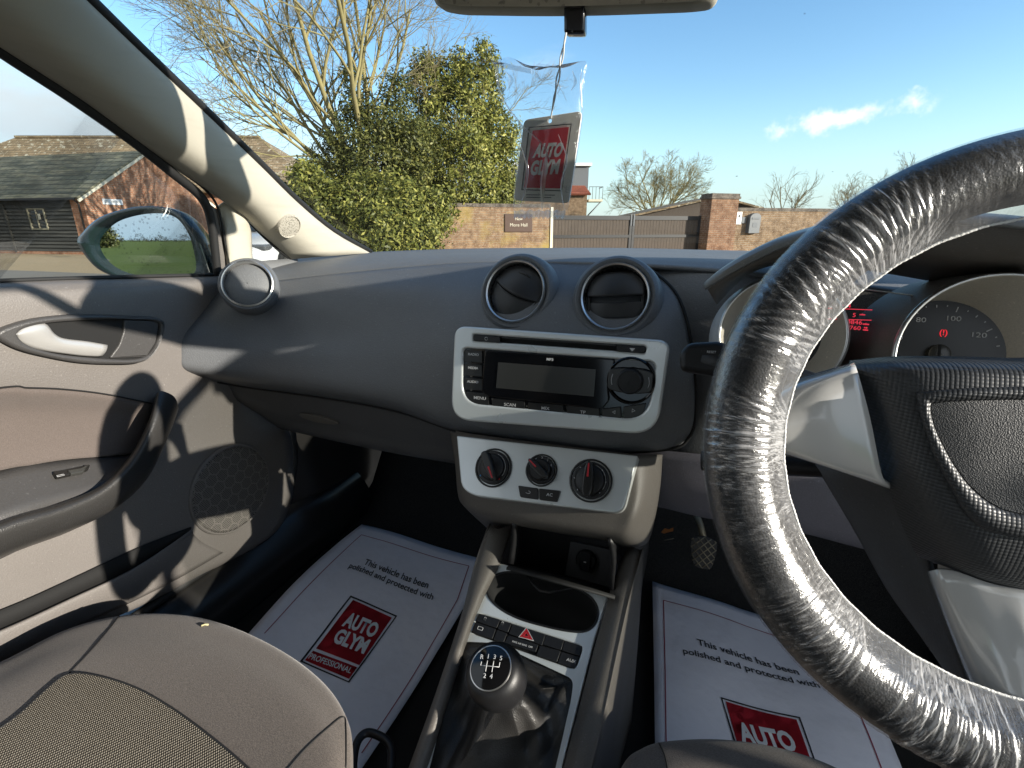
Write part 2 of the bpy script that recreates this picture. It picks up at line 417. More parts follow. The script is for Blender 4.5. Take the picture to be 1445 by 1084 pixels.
t.l.new(ms.outputs[0], m2.inputs[1]); t.l.new(df.outputs[0], m2.inputs[2]); t.l.new(m2.outputs[0], t.out.inputs[0]); M['screen'] = t.mat
t = NT('mirror_glass'); v = t.obj(); vo = t.voro(v, 130); dr = t.math('MULTIPLY', t.math('LESS_THAN', t.math('ADD', vo, t.math('MULTIPLY', t.noise(v, 500, 2), .5)), .52), t.math('GREATER_THAN', t.noise(v, 40, 2), .46))
t.P(col=t.mix(t.math('MULTIPLY', dr, .55), (.84, .86, .86), (.30, .31, .32)), rough=.01, metal=1.0); M['mirror'] = t.mat
t = NT('white_paper'); v = t.obj(); t.P(col=t.mix(t.math('MULTIPLY', t.ramp(t.noise(v, 14, 6, .7), [(.5, (0, 0, 0)), (.75, (1, 1, 1))]), .35), (.82, .81, .86), (.66, .64, .66)), rough=.75); t.bump(t.math('ADD', t.noise(v, 9, 3), t.math('MULTIPLY', t.noise(v, 45, 4), .2)), .5, .012); M['paper'] = t.mat
M['ink'] = plain('dark_ink', (.03, .03, .035), .7)
M['red_ink'] = plain('red_ink', (.50, .012, .022), .6)
M['wine_ink'] = plain('wine_line_ink', (.28, .02, .05), .7)
M['white_ink'] = plain('white_ink', (.72, .72, .72), .6)
M['mark'] = plain('printed_mark', (.62, .62, .62), .6)
M['red_mark'] = plain('red_mark', (.55, .02, .03), .5)
M['blue_mark'] = plain('blue_mark', (.05, .25, .55), .5)
M['lcd'] = plain('display_grey', (.045, .045, .042), .25)
t = NT('carpet'); v = t.obj(); n = t.noise(v, 900, 3, .7)
t.P(col=t.ramp(n, [(.4, (.012, .012, .013)), (.62, (.072, .068, .062))]), rough=1, spec=.1); t.bump(n, 1, .004); M['carpet'] = t.mat
# ================================================================== OUTSIDE
def OUT(px, py, F): return on(px, py, F=F)
def gnd(px, F):
    p = on(px, 400, F=F); return Vector((p.x, p.y, 0))
def brickmat(name, c1, c2, mortar, sc=1.0, moss=None):
    t = NT(name); v = t.obj(); sx = t.node('ShaderNodeSeparateXYZ'); t.l.new(v, sx.inputs[0])
    cb = t.node('ShaderNodeCombineXYZ'); t.l.new(t.math('ADD', sx.outputs[0], sx.outputs[1]), cb.inputs[0]); t.l.new(sx.outputs[2], cb.inputs[1])
    b = t.node('ShaderNodeTexBrick'); t.l.new(cb.outputs[0], b.inputs['Vector'])
    b.inputs['Scale'].default_value = 1.0; b.inputs['Brick Width'].default_value = .225 * sc; b.inputs['Row Height'].default_value = .075 * sc
    b.inputs['Mortar Size'].default_value = .009 * sc; b.inputs['Bias'].default_value = .0
    b.inputs['Color1'].default_value = c1 + (1,); b.inputs['Color2'].default_value = c2 + (1,); b.inputs['Mortar'].default_value = mortar + (1,)
    c = t.mix(t.ramp(t.noise(v, 5, 6), [(.35, (0, 0, 0)), (.7, (1, 1, 1))]), b.outputs[0], tuple(x * .55 for x in c1))
    c = t.mix(t.math('MULTIPLY', t.ramp(t.noise(v, 30, 4), [(.52, (0, 0, 0)), (.7, (1, 1, 1))]), .45), c, tuple(min(1, x * 1.5 + .05) for x in mortar))
    if moss: c = t.mix(t.math('MULTIPLY', t.ramp(t.noise(v, .9, 6), [(.48, (0, 0, 0)), (.68, (1, 1, 1))]), .75), c, moss)
    t.P(col=c, rough=.9, spec=.2); t.bump(t.math('ADD', b.outputs['Fac'], t.math('MULTIPLY', t.noise(v, 60, 4), -.6)), .7, -.012); return t.mat
M['brick_barn'] = brickmat('orange_brick', (.38, .155, .08), (.50, .24, .135), (.42, .36, .28))
M['brick_wall'] = brickmat('stock_brick', (.235, .14, .085), (.33, .21, .12), (.33, .28, .2), moss=(.37, .285, .07))
M['brick_red'] = brickmat('red_brick', (.21, .105, .06), (.30, .165, .095), (.29, .24, .18))
M['brick_red2'] = brickmat('weathered_brick', (.20, .125, .07), (.29, .195, .115), (.30, .26, .2))
M['coping'] = brickmat('dark_coping', (.12, .10, .085), (.19, .16, .13), (.2, .18, .15), .6)
def tilemat(name, c1, c2, course, lichen=None, lich=.6):
    t = NT(name); v = t.obj(); sx = t.node('ShaderNodeSeparateXYZ'); t.l.new(v, sx.inputs[0])
    cb = t.node('ShaderNodeCombineXYZ'); t.l.new(sx.outputs[0], cb.inputs[0]); t.l.new(sx.outputs[2], cb.inputs[1])
    b = t.node('ShaderNodeTexBrick'); t.l.new(cb.outputs[0], b.inputs['Vector']); b.inputs['Scale'].default_value = 1
    b.inputs['Brick Width'].default_value = course * 1.3; b.inputs['Row Height'].default_value = course * .55; b.inputs['Mortar Size'].default_value = course * .045
    b.inputs['Color1'].default_value = c1 + (1,); b.inputs['Color2'].default_value = c2 + (1,); b.inputs['Mortar'].default_value = tuple(x * .35 for x in c1) + (1,)
    vs = t.obj((.35, .35, 2.2))
    c = t.mix(t.ramp(t.noise(vs, 1.6, 7, .65), [(.42, (0, 0, 0)), (.68, (1, 1, 1))]), b.outputs[0], tuple(x * .5 for x in c1))
    if lichen: c = t.mix(t.math('MULTIPLY', t.ramp(t.noise(v, 3.2, 6, .7), [(.56, (0, 0, 0)), (.62, (1, 1, 1))]), lich), c, lichen)
    t.P(col=c, rough=.88, spec=.25); t.bump(b.outputs['Fac'], .8, -.02); return t.mat
M['slate'] = tilemat('green_slate', (.19, .18, .125), (.26, .245, .17), .36, (.25, .235, .13), .5)
M['pantile'] = tilemat('old_clay_tiles', (.22, .165, .10), (.29, .215, .13), .3, (.55, .53, .42), .75)
M['redtile'] = tilemat('red_tiles', (.25, .075, .045), (.32, .11, .065), .28)
t = NT('black_boards'); v = t.obj(); vs = t.obj((.25, 1, 6))
t.P(col=t.mix(t.noise(vs, 4, 6), (.012, .013, .012), (.085, .082, .07)), rough=.75); M['boards'] = t.mat
t = NT('weathered_wood'); v = t.obj(); vs = t.obj((9, 9, .5))
t.P(col=t.mix(t.noise(vs, 5, 6, .65), (.03, .023, .017), (.115, .09, .07)), rough=.85); t.bump(t.noise(vs, 12, 4), .5, .01); M['gate'] = t.mat
M['black_paint'] = plain('black_paint', (.012, .012, .013), .5)
M['cream'] = plain('cream_paint', (.62, .58, .46), .6)
M['white_paint'] = plain('white_paint', (.78, .79, .8), .5)
M['lead'] = plain('grey_cladding', (.13, .14, .15), .7)
M['window'] = plain('dark_window', (.03, .035, .04), .08)
# ---- ground
def ground(name, poly, z, mat):
    me = pymesh(name, [(p.x, p.y, z) for p in poly], [tuple(range(len(poly)))]); o = finish(name, me, mat, None, smooth=False); tag(o, kind='structure'); return o
def HP(l, f): return RV * l + HV * f
t = NT('grass_field'); v = t.obj()
g = t.mix(t.noise(v, .05, 6), (.055, .11, .022), (.11, .17, .035)); g = t.mix(t.math('MULTIPLY', t.noise(v, 3, 6, .7), .5), g, (.16, .15, .05))
t.P(col=g, rough=1, spec=.1); t.bump(t.noise(v, 20, 4), .6, .05); M['field'] = t.mat
t = NT('tan_gravel'); v = t.obj(); n = t.noise(v, 30, 4, .75)
c = t.ramp(n, [(.3, (.20, .145, .08)), (.55, (.40, .31, .19)), (.75, (.54, .44, .30))]); c = t.mix(t.math('MULTIPLY', t.noise(v, .8, 5), .4), c, (.34, .26, .16))
t.P(col=c, rough=1, spec=.1); t.bump(n, .6, .02); M['gravel'] = t.mat
t = NT('old_tarmac'); v = t.obj(); n = t.noise(v, 60, 3, .7)
t.P(col=t.mix(t.noise(v, .6, 6), t.mix(n, (.15, .14, .12), (.24, .225, .2)), (.2, .175, .14)), rough=.95, spec=.15); t.bump(n, .4, .008); M['tarmac'] = t.mat
ground('field', [HP(-900, -900), HP(900, -900), HP(900, 900), HP(-900, 900)], -.02, M['field'])
ground('gravel_yard', [HP(-40, 5), HP(-7, 5), HP(30, 8), HP(30, 40), HP(-60, 40), HP(-60, 5)], -.004, M['gravel'])
ground('tarmac_drive', [HP(-14, -6), HP(12, -6), HP(14, 12.2), HP(-9.5, 12.2), HP(-12.5, 13.2), HP(-40, 20.5), HP(-60, 25), HP(-60, 7)], .002, M['tarmac'])
# ---- the low barn: black boards to the front, brick gable to the side
def roofslab(name, quads, th, mat, root):
    """each quad (local corners) becomes a slab of thickness th"""
    V, Fc = [], []
    for q in quads:
        q = [Vector(p) for p in q]; n = (q[1] - q[0]).cross(q[2] - q[0]).normalized()
        if n.z < 0: q = q[::-1]; n = -n
        k = len(q); b = len(V); V += q + [p - n * th for p in q]
        Fc += [tuple(b + i for i in range(k)), tuple(b + k + i for i in range(k))[::-1]] + [(b + i, b + (i + 1) % k, b + k + (i + 1) % k, b + k + i)[::-1] for i in range(k)]
    return finish(name, pymesh(name, V, Fc), mat, root, local=True, smooth=False)
def along(l0, f0, ax):
    p = HP(l0, f0); d = HP(*ax); return p, math.atan2(d.y, d.x)
p, rz = along(-17.05, 21.0, (2.91, -.73))
barn = thing('timber_barn', 'low black weatherboarded barn with slate roof and orange brick gable beside the gravel yard', 'barn', p, rz)
L_, W_, E_, Rg = 16.0, 6.2, 2.27, 4.2
V = []; Fc = []                                                # lapped boards
nb = 15
for i in range(nb):
    z0, z1 = .12 + i * (E_ - .12) / nb, .12 + (i + 1) * (E_ - .12) / nb
    b = len(V)
    V += [(-L_, -.075, z0), (-.62, -.075, z0), (-.62, -.012, z1), (-L_, -.012, z1), (-L_, 0.02, z0), (-.62, 0.02, z0)]
    Fc += [(b, b + 1, b + 2, b + 3), (b + 4, b + 5, b + 1, b)]
finish('boarded_wall', pymesh('boarded_wall', V, Fc), M['boards'], barn, local=True, smooth=False)
boxes('plinth', [(-L_, -.62, -.06, .3, -.1, .12)], M['brick_barn'], barn)
V = [(0, 0, 0), (0, W_, 0), (0, W_, E_), (0, W_ / 2, Rg), (0, 0, E_)]
V2 = [(x - .22, y, z) for x, y, z in V]
Fc = [(0, 1, 2, 3, 4), (9, 8, 7, 6, 5)] + [(i, 5 + i, 5 + (i + 1) % 5, (i + 1) % 5) for i in range(5)]
finish('brick_gable', pymesh('brick_gable', V + V2, Fc), M['brick_barn'], barn, local=True, smooth=False)
boxes('brick_pier', [(-.62, -.225, -.06, .25, 0, E_ - .03)], M['brick_barn'], barn)
boxes('back_wall', [(-L_, -.22, W_ - .2, W_, 0, E_), (-L_, -L_ + .2, .3, W_ - .2, 0, E_)], M['boards'], barn)
rt = (Rg - E_) / (W_ / 2)
rf = roofslab('roof', [[(-L_ - .2, -.28, E_ - .28 * rt + .1), (.1, -.28, E_ - .28 * rt + .1), (.1, W_ / 2, Rg + .1), (-L_ - .2, W_ / 2, Rg + .1)],
                       [(-L_ - .2, W_ + .28, E_ - .28 * rt + .1), (.1, W_ + .28, E_ - .28 * rt + .1), (.1, W_ / 2, Rg + .1), (-L_ - .2, W_ / 2, Rg + .1)]], .07, M['slate'], barn)
roofslab('barge_board', [[(.1, -.3, E_ - .3 * rt + .02), (.13, -.3, E_ - .3 * rt + .02), (.13, W_ / 2, Rg + .03), (.1, W_ / 2, Rg + .03)],
                         [(.1, W_ + .3, E_ - .3 * rt + .02), (.13, W_ + .3, E_ - .3 * rt + .02), (.13, W_ / 2, Rg + .03), (.1, W_ / 2, Rg + .03)]], .1, M['cream'], barn)
boxes('gutter', [(-L_, .0, -.36, -.27, E_ - .16, E_ - .08)], M['black_paint'], barn)
tube('downpipe', [(-.12, -.3, E_ - .12), (-.12, -.12, E_ - .3), (-.12, -.12, .1)], .035, M['black_paint'], barn, local=True)
wf = boxes('window', [(-3.05, -2.99, -.085, .0, .98, 1.82), (-2.18, -2.12, -.085, .0, .98, 1.82), (-2.99, -2.18, -.085, .0, 1.77, 1.82), (-2.99, -2.18, -.085, 0, .98, 1.03), (-2.61, -2.58, -.08, 0, 1.03, 1.77)], plain('old_frame_paint', (.26, .24, .17), .7), barn)
boxes('pane', [(-2.99, -2.18, -.03, -.02, 1.03, 1.77)], M['window'], wf)
boxes('notice', [(-2.5, -2.36, -.09, -.082, 1.38, 1.6)], M['cream'], wf)
boxes('door_frame', [(-4.35, -4.27, -.09, 0, .05, 2.0), (-5.4, -5.32, -.09, 0, .05, 2.0), (-5.32, -4.35, -.09, 0, 1.93, 2.0)], M['boards'], barn)
ns = thing('name_board', 'small white rectangular sign on the orange brick gable of the barn', 'sign', p + Vector((0, 0, 0)), rz)
boxes('board', [(.002, .03, .75, 1.6, 1.98, 2.2)], M['white_paint'], ns)
boxes('lettering', [(.031, .033, .84, .98, 2.04, 2.14), (.031, .033, 1.1, 1.5, 2.06, 2.13)], plain('faded_lettering', (.45, .46, .45), .7), ns)
# ---- the long tiled barn behind
p2, rz2 = along(0, 0, (1, 0))
lb = thing('tiled_barn', 'long barn with a hipped mossy tiled roof behind the black boarded barn', 'barn', p2, rz2)
ev, rd = 3.1, 6.7
c = [(-38.5, 31.5), (-11.4, 31.5), (-11.4, 40.5), (-38.5, 40.5)]; ra, rb = (-32.6, 36, rd), (-16.6, 36, rd)
roofslab('roof', [[c[0] + (ev,), c[1] + (ev,), rb, ra], [c[2] + (ev,), c[3] + (ev,), ra, rb], [c[1] + (ev,), c[2] + (ev,), rb], [c[3] + (ev,), c[0] + (ev,), ra]], .12, M['pantile'], lb)
boxes('wall', [(-38, -11.9, 32, 40, 0, ev - .02)], M['brick_barn'], lb)
boxes('ridge_tiles', [(-32.6, -16.6, 35.85, 36.15, rd - .03, rd + .09)], M['pantile'], lb)

# ---- brick walls, gate and what hangs on them
WD = (math.cos(R_(15)), math.sin(R_(15)))
wp, wrz = along(-.5, 17.0, WD)
def ws(px):
    k = (px - 722.5) / 735.0; return (k * 17.0 + .5) / (WD[0] - WD[1] * k)
xg0, xg1, xp1 = ws(776), ws(997), ws(1036)
w1 = thing('brick_wall', 'yellow lichened garden wall of stock brick carrying the house name plate', 'wall', wp, wrz)
boxes('brickwork', [(ws(420), xg0, 0, .23, -.1, 1.70)], M['brick_wall'], w1)
boxes('coping', [(ws(420), xg0 + .01, -.012, .242, 1.70, 1.81)], M['coping'], w1)
w2 = thing('brick_wall', 'weathered brown garden wall right of the gate pillar, holding the letter box', 'wall', wp, wrz)
boxes('brickwork', [(xp1, ws(1330), .06, .29, -.1, 1.66)], M['brick_red2'], w2)
boxes('coping', [(xp1, ws(1330), .045, .302, 1.66, 1.77)], M['coping'], w2)
pl = thing('gate_pillar', 'tall square brick gate pillar with a stepped dark cap', 'pillar', wp, wrz)
boxes('shaft', [(xg1 + .04, xp1 - .003, -.1, .55, -.1, 2.06)], M['brick_red'], pl)
boxes('cap', [(xg1 - .0, xp1 + .04, -.14, .59, 2.06, 2.14), (xg1 + .03, xp1 + .01, -.11, .56, 2.14, 2.24)], M['coping'], pl)
gt = thing('wooden_gate', 'pair of weathered vertical board driveway gates with black painted frames', 'gate', wp, wrz)
gm = (xg0 + xg1) / 2 + .25; gy = .45; gh = 1.47
for a, b in ((xg0 + .1, gm - .01), (gm + .01, xg1 + .03)):
    n = int((b - a) / .12); st = (b - a) / n
    lf = boxes('gate_leaf', [(a + i * st + .004, a + (i + 1) * st - .004, gy, gy + .025, .06, gh - .03 - .012 * random.Random(i).random()) for i in range(n)], M['gate'], gt)
    boxes('frame', [(a, b, gy - .03, gy - .003, gh - .14, gh), (a, b, gy - .03, gy - .003, .72, .82), (a, b, gy - .03, gy - .003, .08, .2), (a, a + .09, gy - .034, gy - .004, .04, gh + .02), (b - .09, b, gy - .034, gy - .004, .04, gh + .02)], M['black_paint'], lf)
    boxes('bolt_plate', [(b - .07 if b < gm else a + .02, b - .03 if b < gm else a + .06, gy - .05, gy - .035, gh - .34, gh + .06)], M['lead'], lf)
gp = boxes('gate_post', [(xg0 + .012, xg0 + .1, -.03, .5, 0, 1.72)], M['cream'], gt)
# name plate
sg = thing('house_sign', 'dark brown house name plate with pale lettering screwed to the stock brick wall', 'sign', wp, wrz)
sx0, sx1 = ws(712), ws(751)
boxes('plate', [(sx0, sx1, -.035, -.004, .93, 1.50)], plain('brown_sign', (.075, .04, .025), .5), sg, bevel=.012)
SG = Frame(ROOTM[sg] @ Vector((sx0, -.035, .93)), HP(*WD), HP(WD[1], -WD[0]))
ms = []
for s, yy, sz in (('New', .41, .13), ('More Hall', .22, .15)):
    me = text_mesh(s, sz, -.004, 1.0); me.transform(SG.m @ Matrix.Translation(((sx1 - sx0) / 2, yy, .003))); ms.append(me)
for me in ms: finish('sign_word', me, M['cream'], sg, smooth=False)
ic = thing('entry_intercom', 'white intercom panel with a small grey keypad next to the gate pillar', 'intercom', wp, wrz)
a = ws(1040)
boxes('panel', [(a - .06, a + .17, .0, .058, 1.18, 1.62)], M['white_paint'], ic, bevel=.01)
boxes('speaker_grille', [(a + .01, a + .1, -.004, 0, 1.42, 1.52)], M['black_paint'], ic)
boxes('keypad', [(a + .19, a + .38, .01, .058, 1.22, 1.44)], M['lead'], ic, bevel=.01)
a = ws(1062)
lbx = thing('letter_box', 'dark grey arched letter box on the weathered brown wall', 'letter box', wp, wrz)
prof = [(a - .24, .86), (a + .24, .86), (a + .24, 1.42)] + [(a + .24 * math.cos(q), 1.42 + .16 * math.sin(q)) for q in np.linspace(0.2, math.pi - .2, 9)] + [(a - .24, 1.42)]
V = [(x, -.12, z) for x, z in prof] + [(x, .058, z) for x, z in prof]; n = len(prof)
finish('box', pymesh('box', V, [tuple(range(n)), tuple(range(n, 2 * n))[::-1]] + [(i, n + i, n + (i + 1) % n, (i + 1) % n) for i in range(n)]), plain('letterbox_grey', (.075, .085, .095), .45), lbx, local=True, smooth=False, bevel=.012)
boxes('slot_flap', [(a - .16, a + .16, -.135, -.121, 1.36, 1.42)], M['lead'], lbx)
boxes('front_label', [(a - .1, a + .1, -.127, -.1205, 1.08, 1.24)], M['lead'], lbx)

# ---- house with dormer and balcony, the low roof behind the gate
def zat(py, F):
    k = (542 - py) / FPX; s, c_ = math.sin(PITCH), math.cos(PITCH); return 1.1 + (k * F * c_ - F * s) / (c_ + k * s)
def lat(px, F, z): return (px - 722.5) / FPX * (F * math.cos(PITCH) - (z - 1.1) * math.sin(PITCH))
hs_ = thing('house', 'distant house with red tiled gable, grey dormer and small balcony above the gate', 'house', p2, rz2)
F_ = 44.0; zt, ze, zb = zat(231, F_), zat(272, F_), 0
x0, x1 = lat(700, F_, 4), lat(829, F_, 4)
boxes('wall', [(x0, x1, F_, F_ + 8, 0, ze)], M['brick_red2'], hs_)
roofslab('roof', [[(x0 - .3, F_ - .4, ze - .1), (x1 + .25, F_ - .4, ze - .1), (x1 - .9, F_ + 2.5, zt - .3), (x0 + .3, F_ + 2.5, zt - .3)]], .14, M['redtile'], hs_)
V = [(x1, F_ + .02, ze), (x1, F_ + 8, ze), (x1, F_ + 4, zt + .4), (x1 - .25, F_ + .02, ze), (x1 - .25, F_ + 8, ze), (x1 - .25, F_ + 4, zt + .4)]
finish('gable', pymesh('gable', V, [(0, 1, 2), (5, 4, 3), (0, 3, 4, 1), (1, 4, 5, 2), (2, 5, 3, 0)]), M['redtile'], hs_, local=True, smooth=False)
d0, d1 = lat(809, F_, 5.5), lat(834, F_, 5.5)
boxes('dormer', [(d0, d1 - .1, F_ + .6, F_ + 5, ze + .35, zt - .1)], M['lead'], hs_)
boxes('fascia', [(d0 - 4.9, d1 + .12, F_ + .35, F_ + 5.2, zt - .12, zt + .1)], M['white_paint'], hs_)
q = boxes('window', [(lat(722, F_, 5), lat(731, F_, 5), F_ + .3, F_ + .8, ze + .5, zt - .1)], M['white_paint'], hs_)
boxes('pane', [(lat(723.5, F_, 5), lat(729.5, F_, 5), F_ + .28, F_ + .3, ze + .65, zt - .3)], M['window'], q)
b0, b1 = lat(832, F_, 4), lat(852, F_, 4); zs = zat(281, F_)
bl = boxes('balcony', [(b0, b1, F_ + .3, F_ + 2.2, zs - .18, zs)], M['cream'], hs_)
boxes('railing', [(b0, b1, F_ + .3, F_ + .34, zs + .95, zs + 1.0), (b1 - .05, b1, F_ + .3, F_ + 2.2, zs + .95, zs + 1.0)] + [(b0 + i * (b1 - b0 - .04) / 4, b0 + i * (b1 - b0 - .04) / 4 + .04, F_ + .3, F_ + .34, zs, zs + .95) for i in range(5)], M['lead'], bl)
tube('brace', [(b1 - .1, F_ + .5, zs - .18), (b0, F_ + .5, zs - 1.3)], .05, M['lead'], hs_, local=True)
sh = thing('garden_building', 'low dark roofed garden building whose shallow gable shows above the gate', 'shed', p2, rz2)
F_ = 27.0; xa, xm, xb = lat(905, F_, 1.7), lat(1012, F_, 2.6), lat(1062, F_, 1.9); za, zm, zb = zat(302, F_), zat(279, F_), zat(293, F_)
V = [(xa, F_, 0), (xb, F_, 0), (xb, F_, zb), (xm, F_, zm), (xa, F_, za)]; V2 = [(x, y + 5, z) for x, y, z in V]
finish('wall', pymesh('wall', V + V2, [(4, 3, 2, 1, 0), (5, 6, 7, 8, 9)] + [(i, (i + 1) % 5, 5 + (i + 1) % 5, 5 + i) for i in range(5)]), M['gate'], sh, local=True, smooth=False)
roofslab('roof', [[(xa - .5, F_ - .3, za - .05), (xm, F_ - .3, zm + .08), (xm, F_ + 5.2, zm + .08), (xa - .5, F_ + 5.2, za - .05)], [(xm, F_ - .3, zm + .08), (xb + .4, F_ - .3, zb), (xb + .4, F_ + 5.2, zb), (xm, F_ + 5.2, zm + .08)]], .09, M['pantile'], sh)

# ---- trees
t = NT('bark'); v = t.obj(); t.P(col=t.mix(t.noise(v, 6, 5), (.10, .085, .05), (.30, .25, .13)), rough=.9); M['bark'] = t.mat
t = NT('yellow_bark'); v = t.obj(); t.P(col=t.mix(t.noise(v, 5, 5), (.11, .095, .045), (.33, .285, .12)), rough=.9); M['bark2'] = t.mat
def leafmat(name, c1, c2, c3):
    t = NT(name); g = t.node('ShaderNodeNewGeometry'); v = t.obj()
    c = t.ramp(g.outputs['Random Per Island'], [(.0, c1), (.55, c2), (1.0, c3)])
    c = t.mix(t.math('MULTIPLY', t.ramp(t.noise(v, 1.6, 4), [(.4, (0, 0, 0)), (.65, (1, 1, 1))]), .5), c, c1)
    t.P(col=c, rough=.5, spec=.28); tl = t.node('ShaderNodeBsdfTranslucent'); t.l.new(c, tl.inputs[0])
    ms = t.node('ShaderNodeMixShader'); ms.inputs[0].default_value = .18; t.l.new(t.b.outputs[0], ms.inputs[1]); t.l.new(tl.outputs[0], ms.inputs[2]); t.l.new(ms.outputs[0], t.out.inputs[0]); return t.mat
M['leaf'] = leafmat('olive_leaf', (.07, .085, .016), (.215, .225, .045), (.45, .42, .12))
M['ivy'] = leafmat('ivy_leaf', (.035, .045, .012), (.11, .12, .028), (.26, .25, .07))
M['laurel'] = leafmat('laurel_leaf', (.05, .065, .014), (.17, .18, .035), (.38, .36, .09))
def leaf_mesh(name, blobs, n, size, seed, shell=.55, gap=.5, up=.35):
    """blobs: (centre, radius); leaves sit in the outer shell of each, in sprays, with gaps between them"""
    rg = np.random.default_rng(seed); w = np.array([r ** 2 for _, r in blobs]); w /= w.sum()
    Cs = np.array([tuple(c) for c, _ in blobs]); Rs = np.array([r for _, r in blobs])
    ns = n // 9; b = rg.choice(len(blobs), ns, p=w)
    d = rg.normal(size=(ns, 3)); d /= np.linalg.norm(d, axis=1)[:, None]
    rad = Rs[b] * (shell + (1.08 - shell) * rg.random(ns) ** .6)
    q = 6.0 / Rs.mean()
    f = np.sin(d[:, 0] * 7 + b * 1.7) + np.sin(d[:, 1] * 8 + b * 2.3) + np.sin(d[:, 2] * 9 + b)
    rad *= 1 + .10 * f
    P = Cs[b] + d * rad[:, None]
    inside = (np.linalg.norm(P[:, None] - Cs[None], axis=2) < Rs[None] * .62).any(1)
    keep = (~inside) & ((f > -1.2) | (rg.random(ns) > gap)); P, d = P[keep], d[keep]
    m = len(P); P = np.repeat(P, 9, 0) + rg.normal(0, size * 1.7, (m * 9, 3)); d = np.repeat(d, 9, 0); m *= 9
    nn = d + rg.normal(0, .75, (m, 3)); nn[:, 2] += up; nn /= np.linalg.norm(nn, axis=1)[:, None]
    tv = np.cross(nn, rg.normal(size=(m, 3))); tv /= np.linalg.norm(tv, axis=1)[:, None]; bv = np.cross(nn, tv)
    s = size * (.6 + .8 * rg.random(m))[:, None]
    V = np.stack([P - tv * s, P + bv * s * .42 - nn * s * .12, P + tv * s, P - bv * s * .42 - nn * s * .12], 1).reshape(-1, 3)
    return npmesh(name, V, np.arange(m * 4).reshape(m, 4))
class Branches:
    def __init__(s): s.V, s.Q = [], []; s.n = 0
    def seg(s, P, R0, R1, k=4):
        P = np.asarray(P); n = len(P); T = np.gradient(P, axis=0); T /= np.linalg.norm(T, axis=1)[:, None]
        a = np.cross(T, np.array([.31, .87, .38])); a /= np.linalg.norm(a, axis=1)[:, None]; b = np.cross(T, a)
        al = np.arange(k) * 2 * math.pi / k; r = np.linspace(R0, R1, n)[:, None, None]
        V = P[:, None] + r * (np.cos(al)[None, :, None] * a[:, None] + np.sin(al)[None, :, None] * b[:, None])
        i, j = np.meshgrid(np.arange(n - 1), np.arange(k), indexing='ij'); i, j = i.ravel(), j.ravel(); j2 = (j + 1) % k
        s.V.append(V.reshape(-1, 3)); s.Q.append(s.n + np.stack([i * k + j, i * k + j2, (i + 1) * k + j2, (i + 1) * k + j], 1)); s.n += n * k
    def grow(s, rg, p, d, L, r, lev, kids, ang=.55, lift=.12, minr=.004, twig=None):
        n = 5; P = [np.array(p, float)]; d = np.array(d, float) / np.linalg.norm(d)
        for i in range(n):
            d = d + rg.normal(0, .11, 3); d[2] += lift * .25; d /= np.linalg.norm(d); P.append(P[-1] + d * L / n)
        (twig if (twig is not None and lev <= 1) else s).seg(P, r, max(r * .5, minr * .6), 5 if lev > 2 else 3)
        if lev == 0: return
        for c in range(kids):
            f = .28 + .72 * (c + rg.random()) / kids; x = f * n; i = min(int(x), n - 1); q = P[i] + (P[i + 1] - P[i]) * (x - i)
            t_ = P[i + 1] - P[i]; t_ /= np.linalg.norm(t_); e = rg.normal(size=3); e -= t_ * (e @ t_); e /= np.linalg.norm(e)
            a = ang * (.6 + .8 * rg.random()); nd = t_ * math.cos(a) + e * math.sin(a)
            s.grow(rg, q, nd, L * (.50 + .3 * rg.random()) * (1.05 - .35 * f), max(r * (.62 - .25 * f), minr), lev - 1, kids, ang, lift, minr, twig)
    def mesh(s, name): return npmesh(name, np.concatenate(s.V), np.concatenate(s.Q))
# the big bare tree clad in ivy
base = gnd(528, 17.0)
tr1 = thing('ivy_clad_tree', 'tall bare many stemmed tree with dark ivy round its trunk, left of the evergreen', 'tree', base)
rg = np.random.default_rng(11); tb, tw = Branches(), Branches()
rl, hv = np.array(RV), np.array(HV)
stems = [(-2.9, 6.4, .075), (-1.9, 7.6, .085), (-.9, 8.6, .095), (-.1, 9.2, .085), (.6, 8.8, .09), (1.5, 7.6, .07), (-3.8, 4.2, .06), (-2.4, 4.6, .055), (2.6, 6.0, .06), (-4.3, 5.6, .06), (.2, 7.0, .07), (-1.4, 6.0, .06), (-3.4, 7.2, .06), (-3.2, 3.4, .05)]
b0 = np.array((base.x, base.y, 0.0)); tb.seg([b0 + rl * x + np.array((0, 0, z)) for x, z in ((0, 0), (.05, 1), (-.1, 2), (0, 2.6))], .38, .26, 9)
for i, (dx, hz, r) in enumerate(stems):
    st = b0 + rl * (.12 * dx) + np.array((0, 0, 1.9 + .5 * rg.random()))
    d = rl * dx + np.array((0, 0, hz - 1.0)) + hv * rg.normal(0, 1.2)
    tb.grow(rg, st, d, np.linalg.norm(d) * .82, r, 4, 5, .6, .14, .004, tw)
finish('trunk', tb.mesh('trunk'), M['bark2'], tr1); finish('twigs', tw.mesh('twigs'), M['bark'], tr1)
def blob(px, py, r, F):
    c = OUT(px, py, F); return (c, r * (c - EYE).dot(FW) / FPX)
ivb = [blob(540, 250, 62, 16.6), blob(512, 205, 46, 16.8), blob(500, 150, 20, 17), blob(497, 110, 15, 17), blob(545, 180, 36, 16.9), blob(475, 245, 40, 16.6), blob(560, 130, 22, 16.9), blob(535, 300, 60, 16.4), blob(470, 300, 36, 16.3), blob(580, 205, 40, 16.6), blob(448, 262, 22, 16.4)]
finish('ivy', leaf_mesh('ivy', ivb, 52000, .055, 3), M['ivy'], tr1)
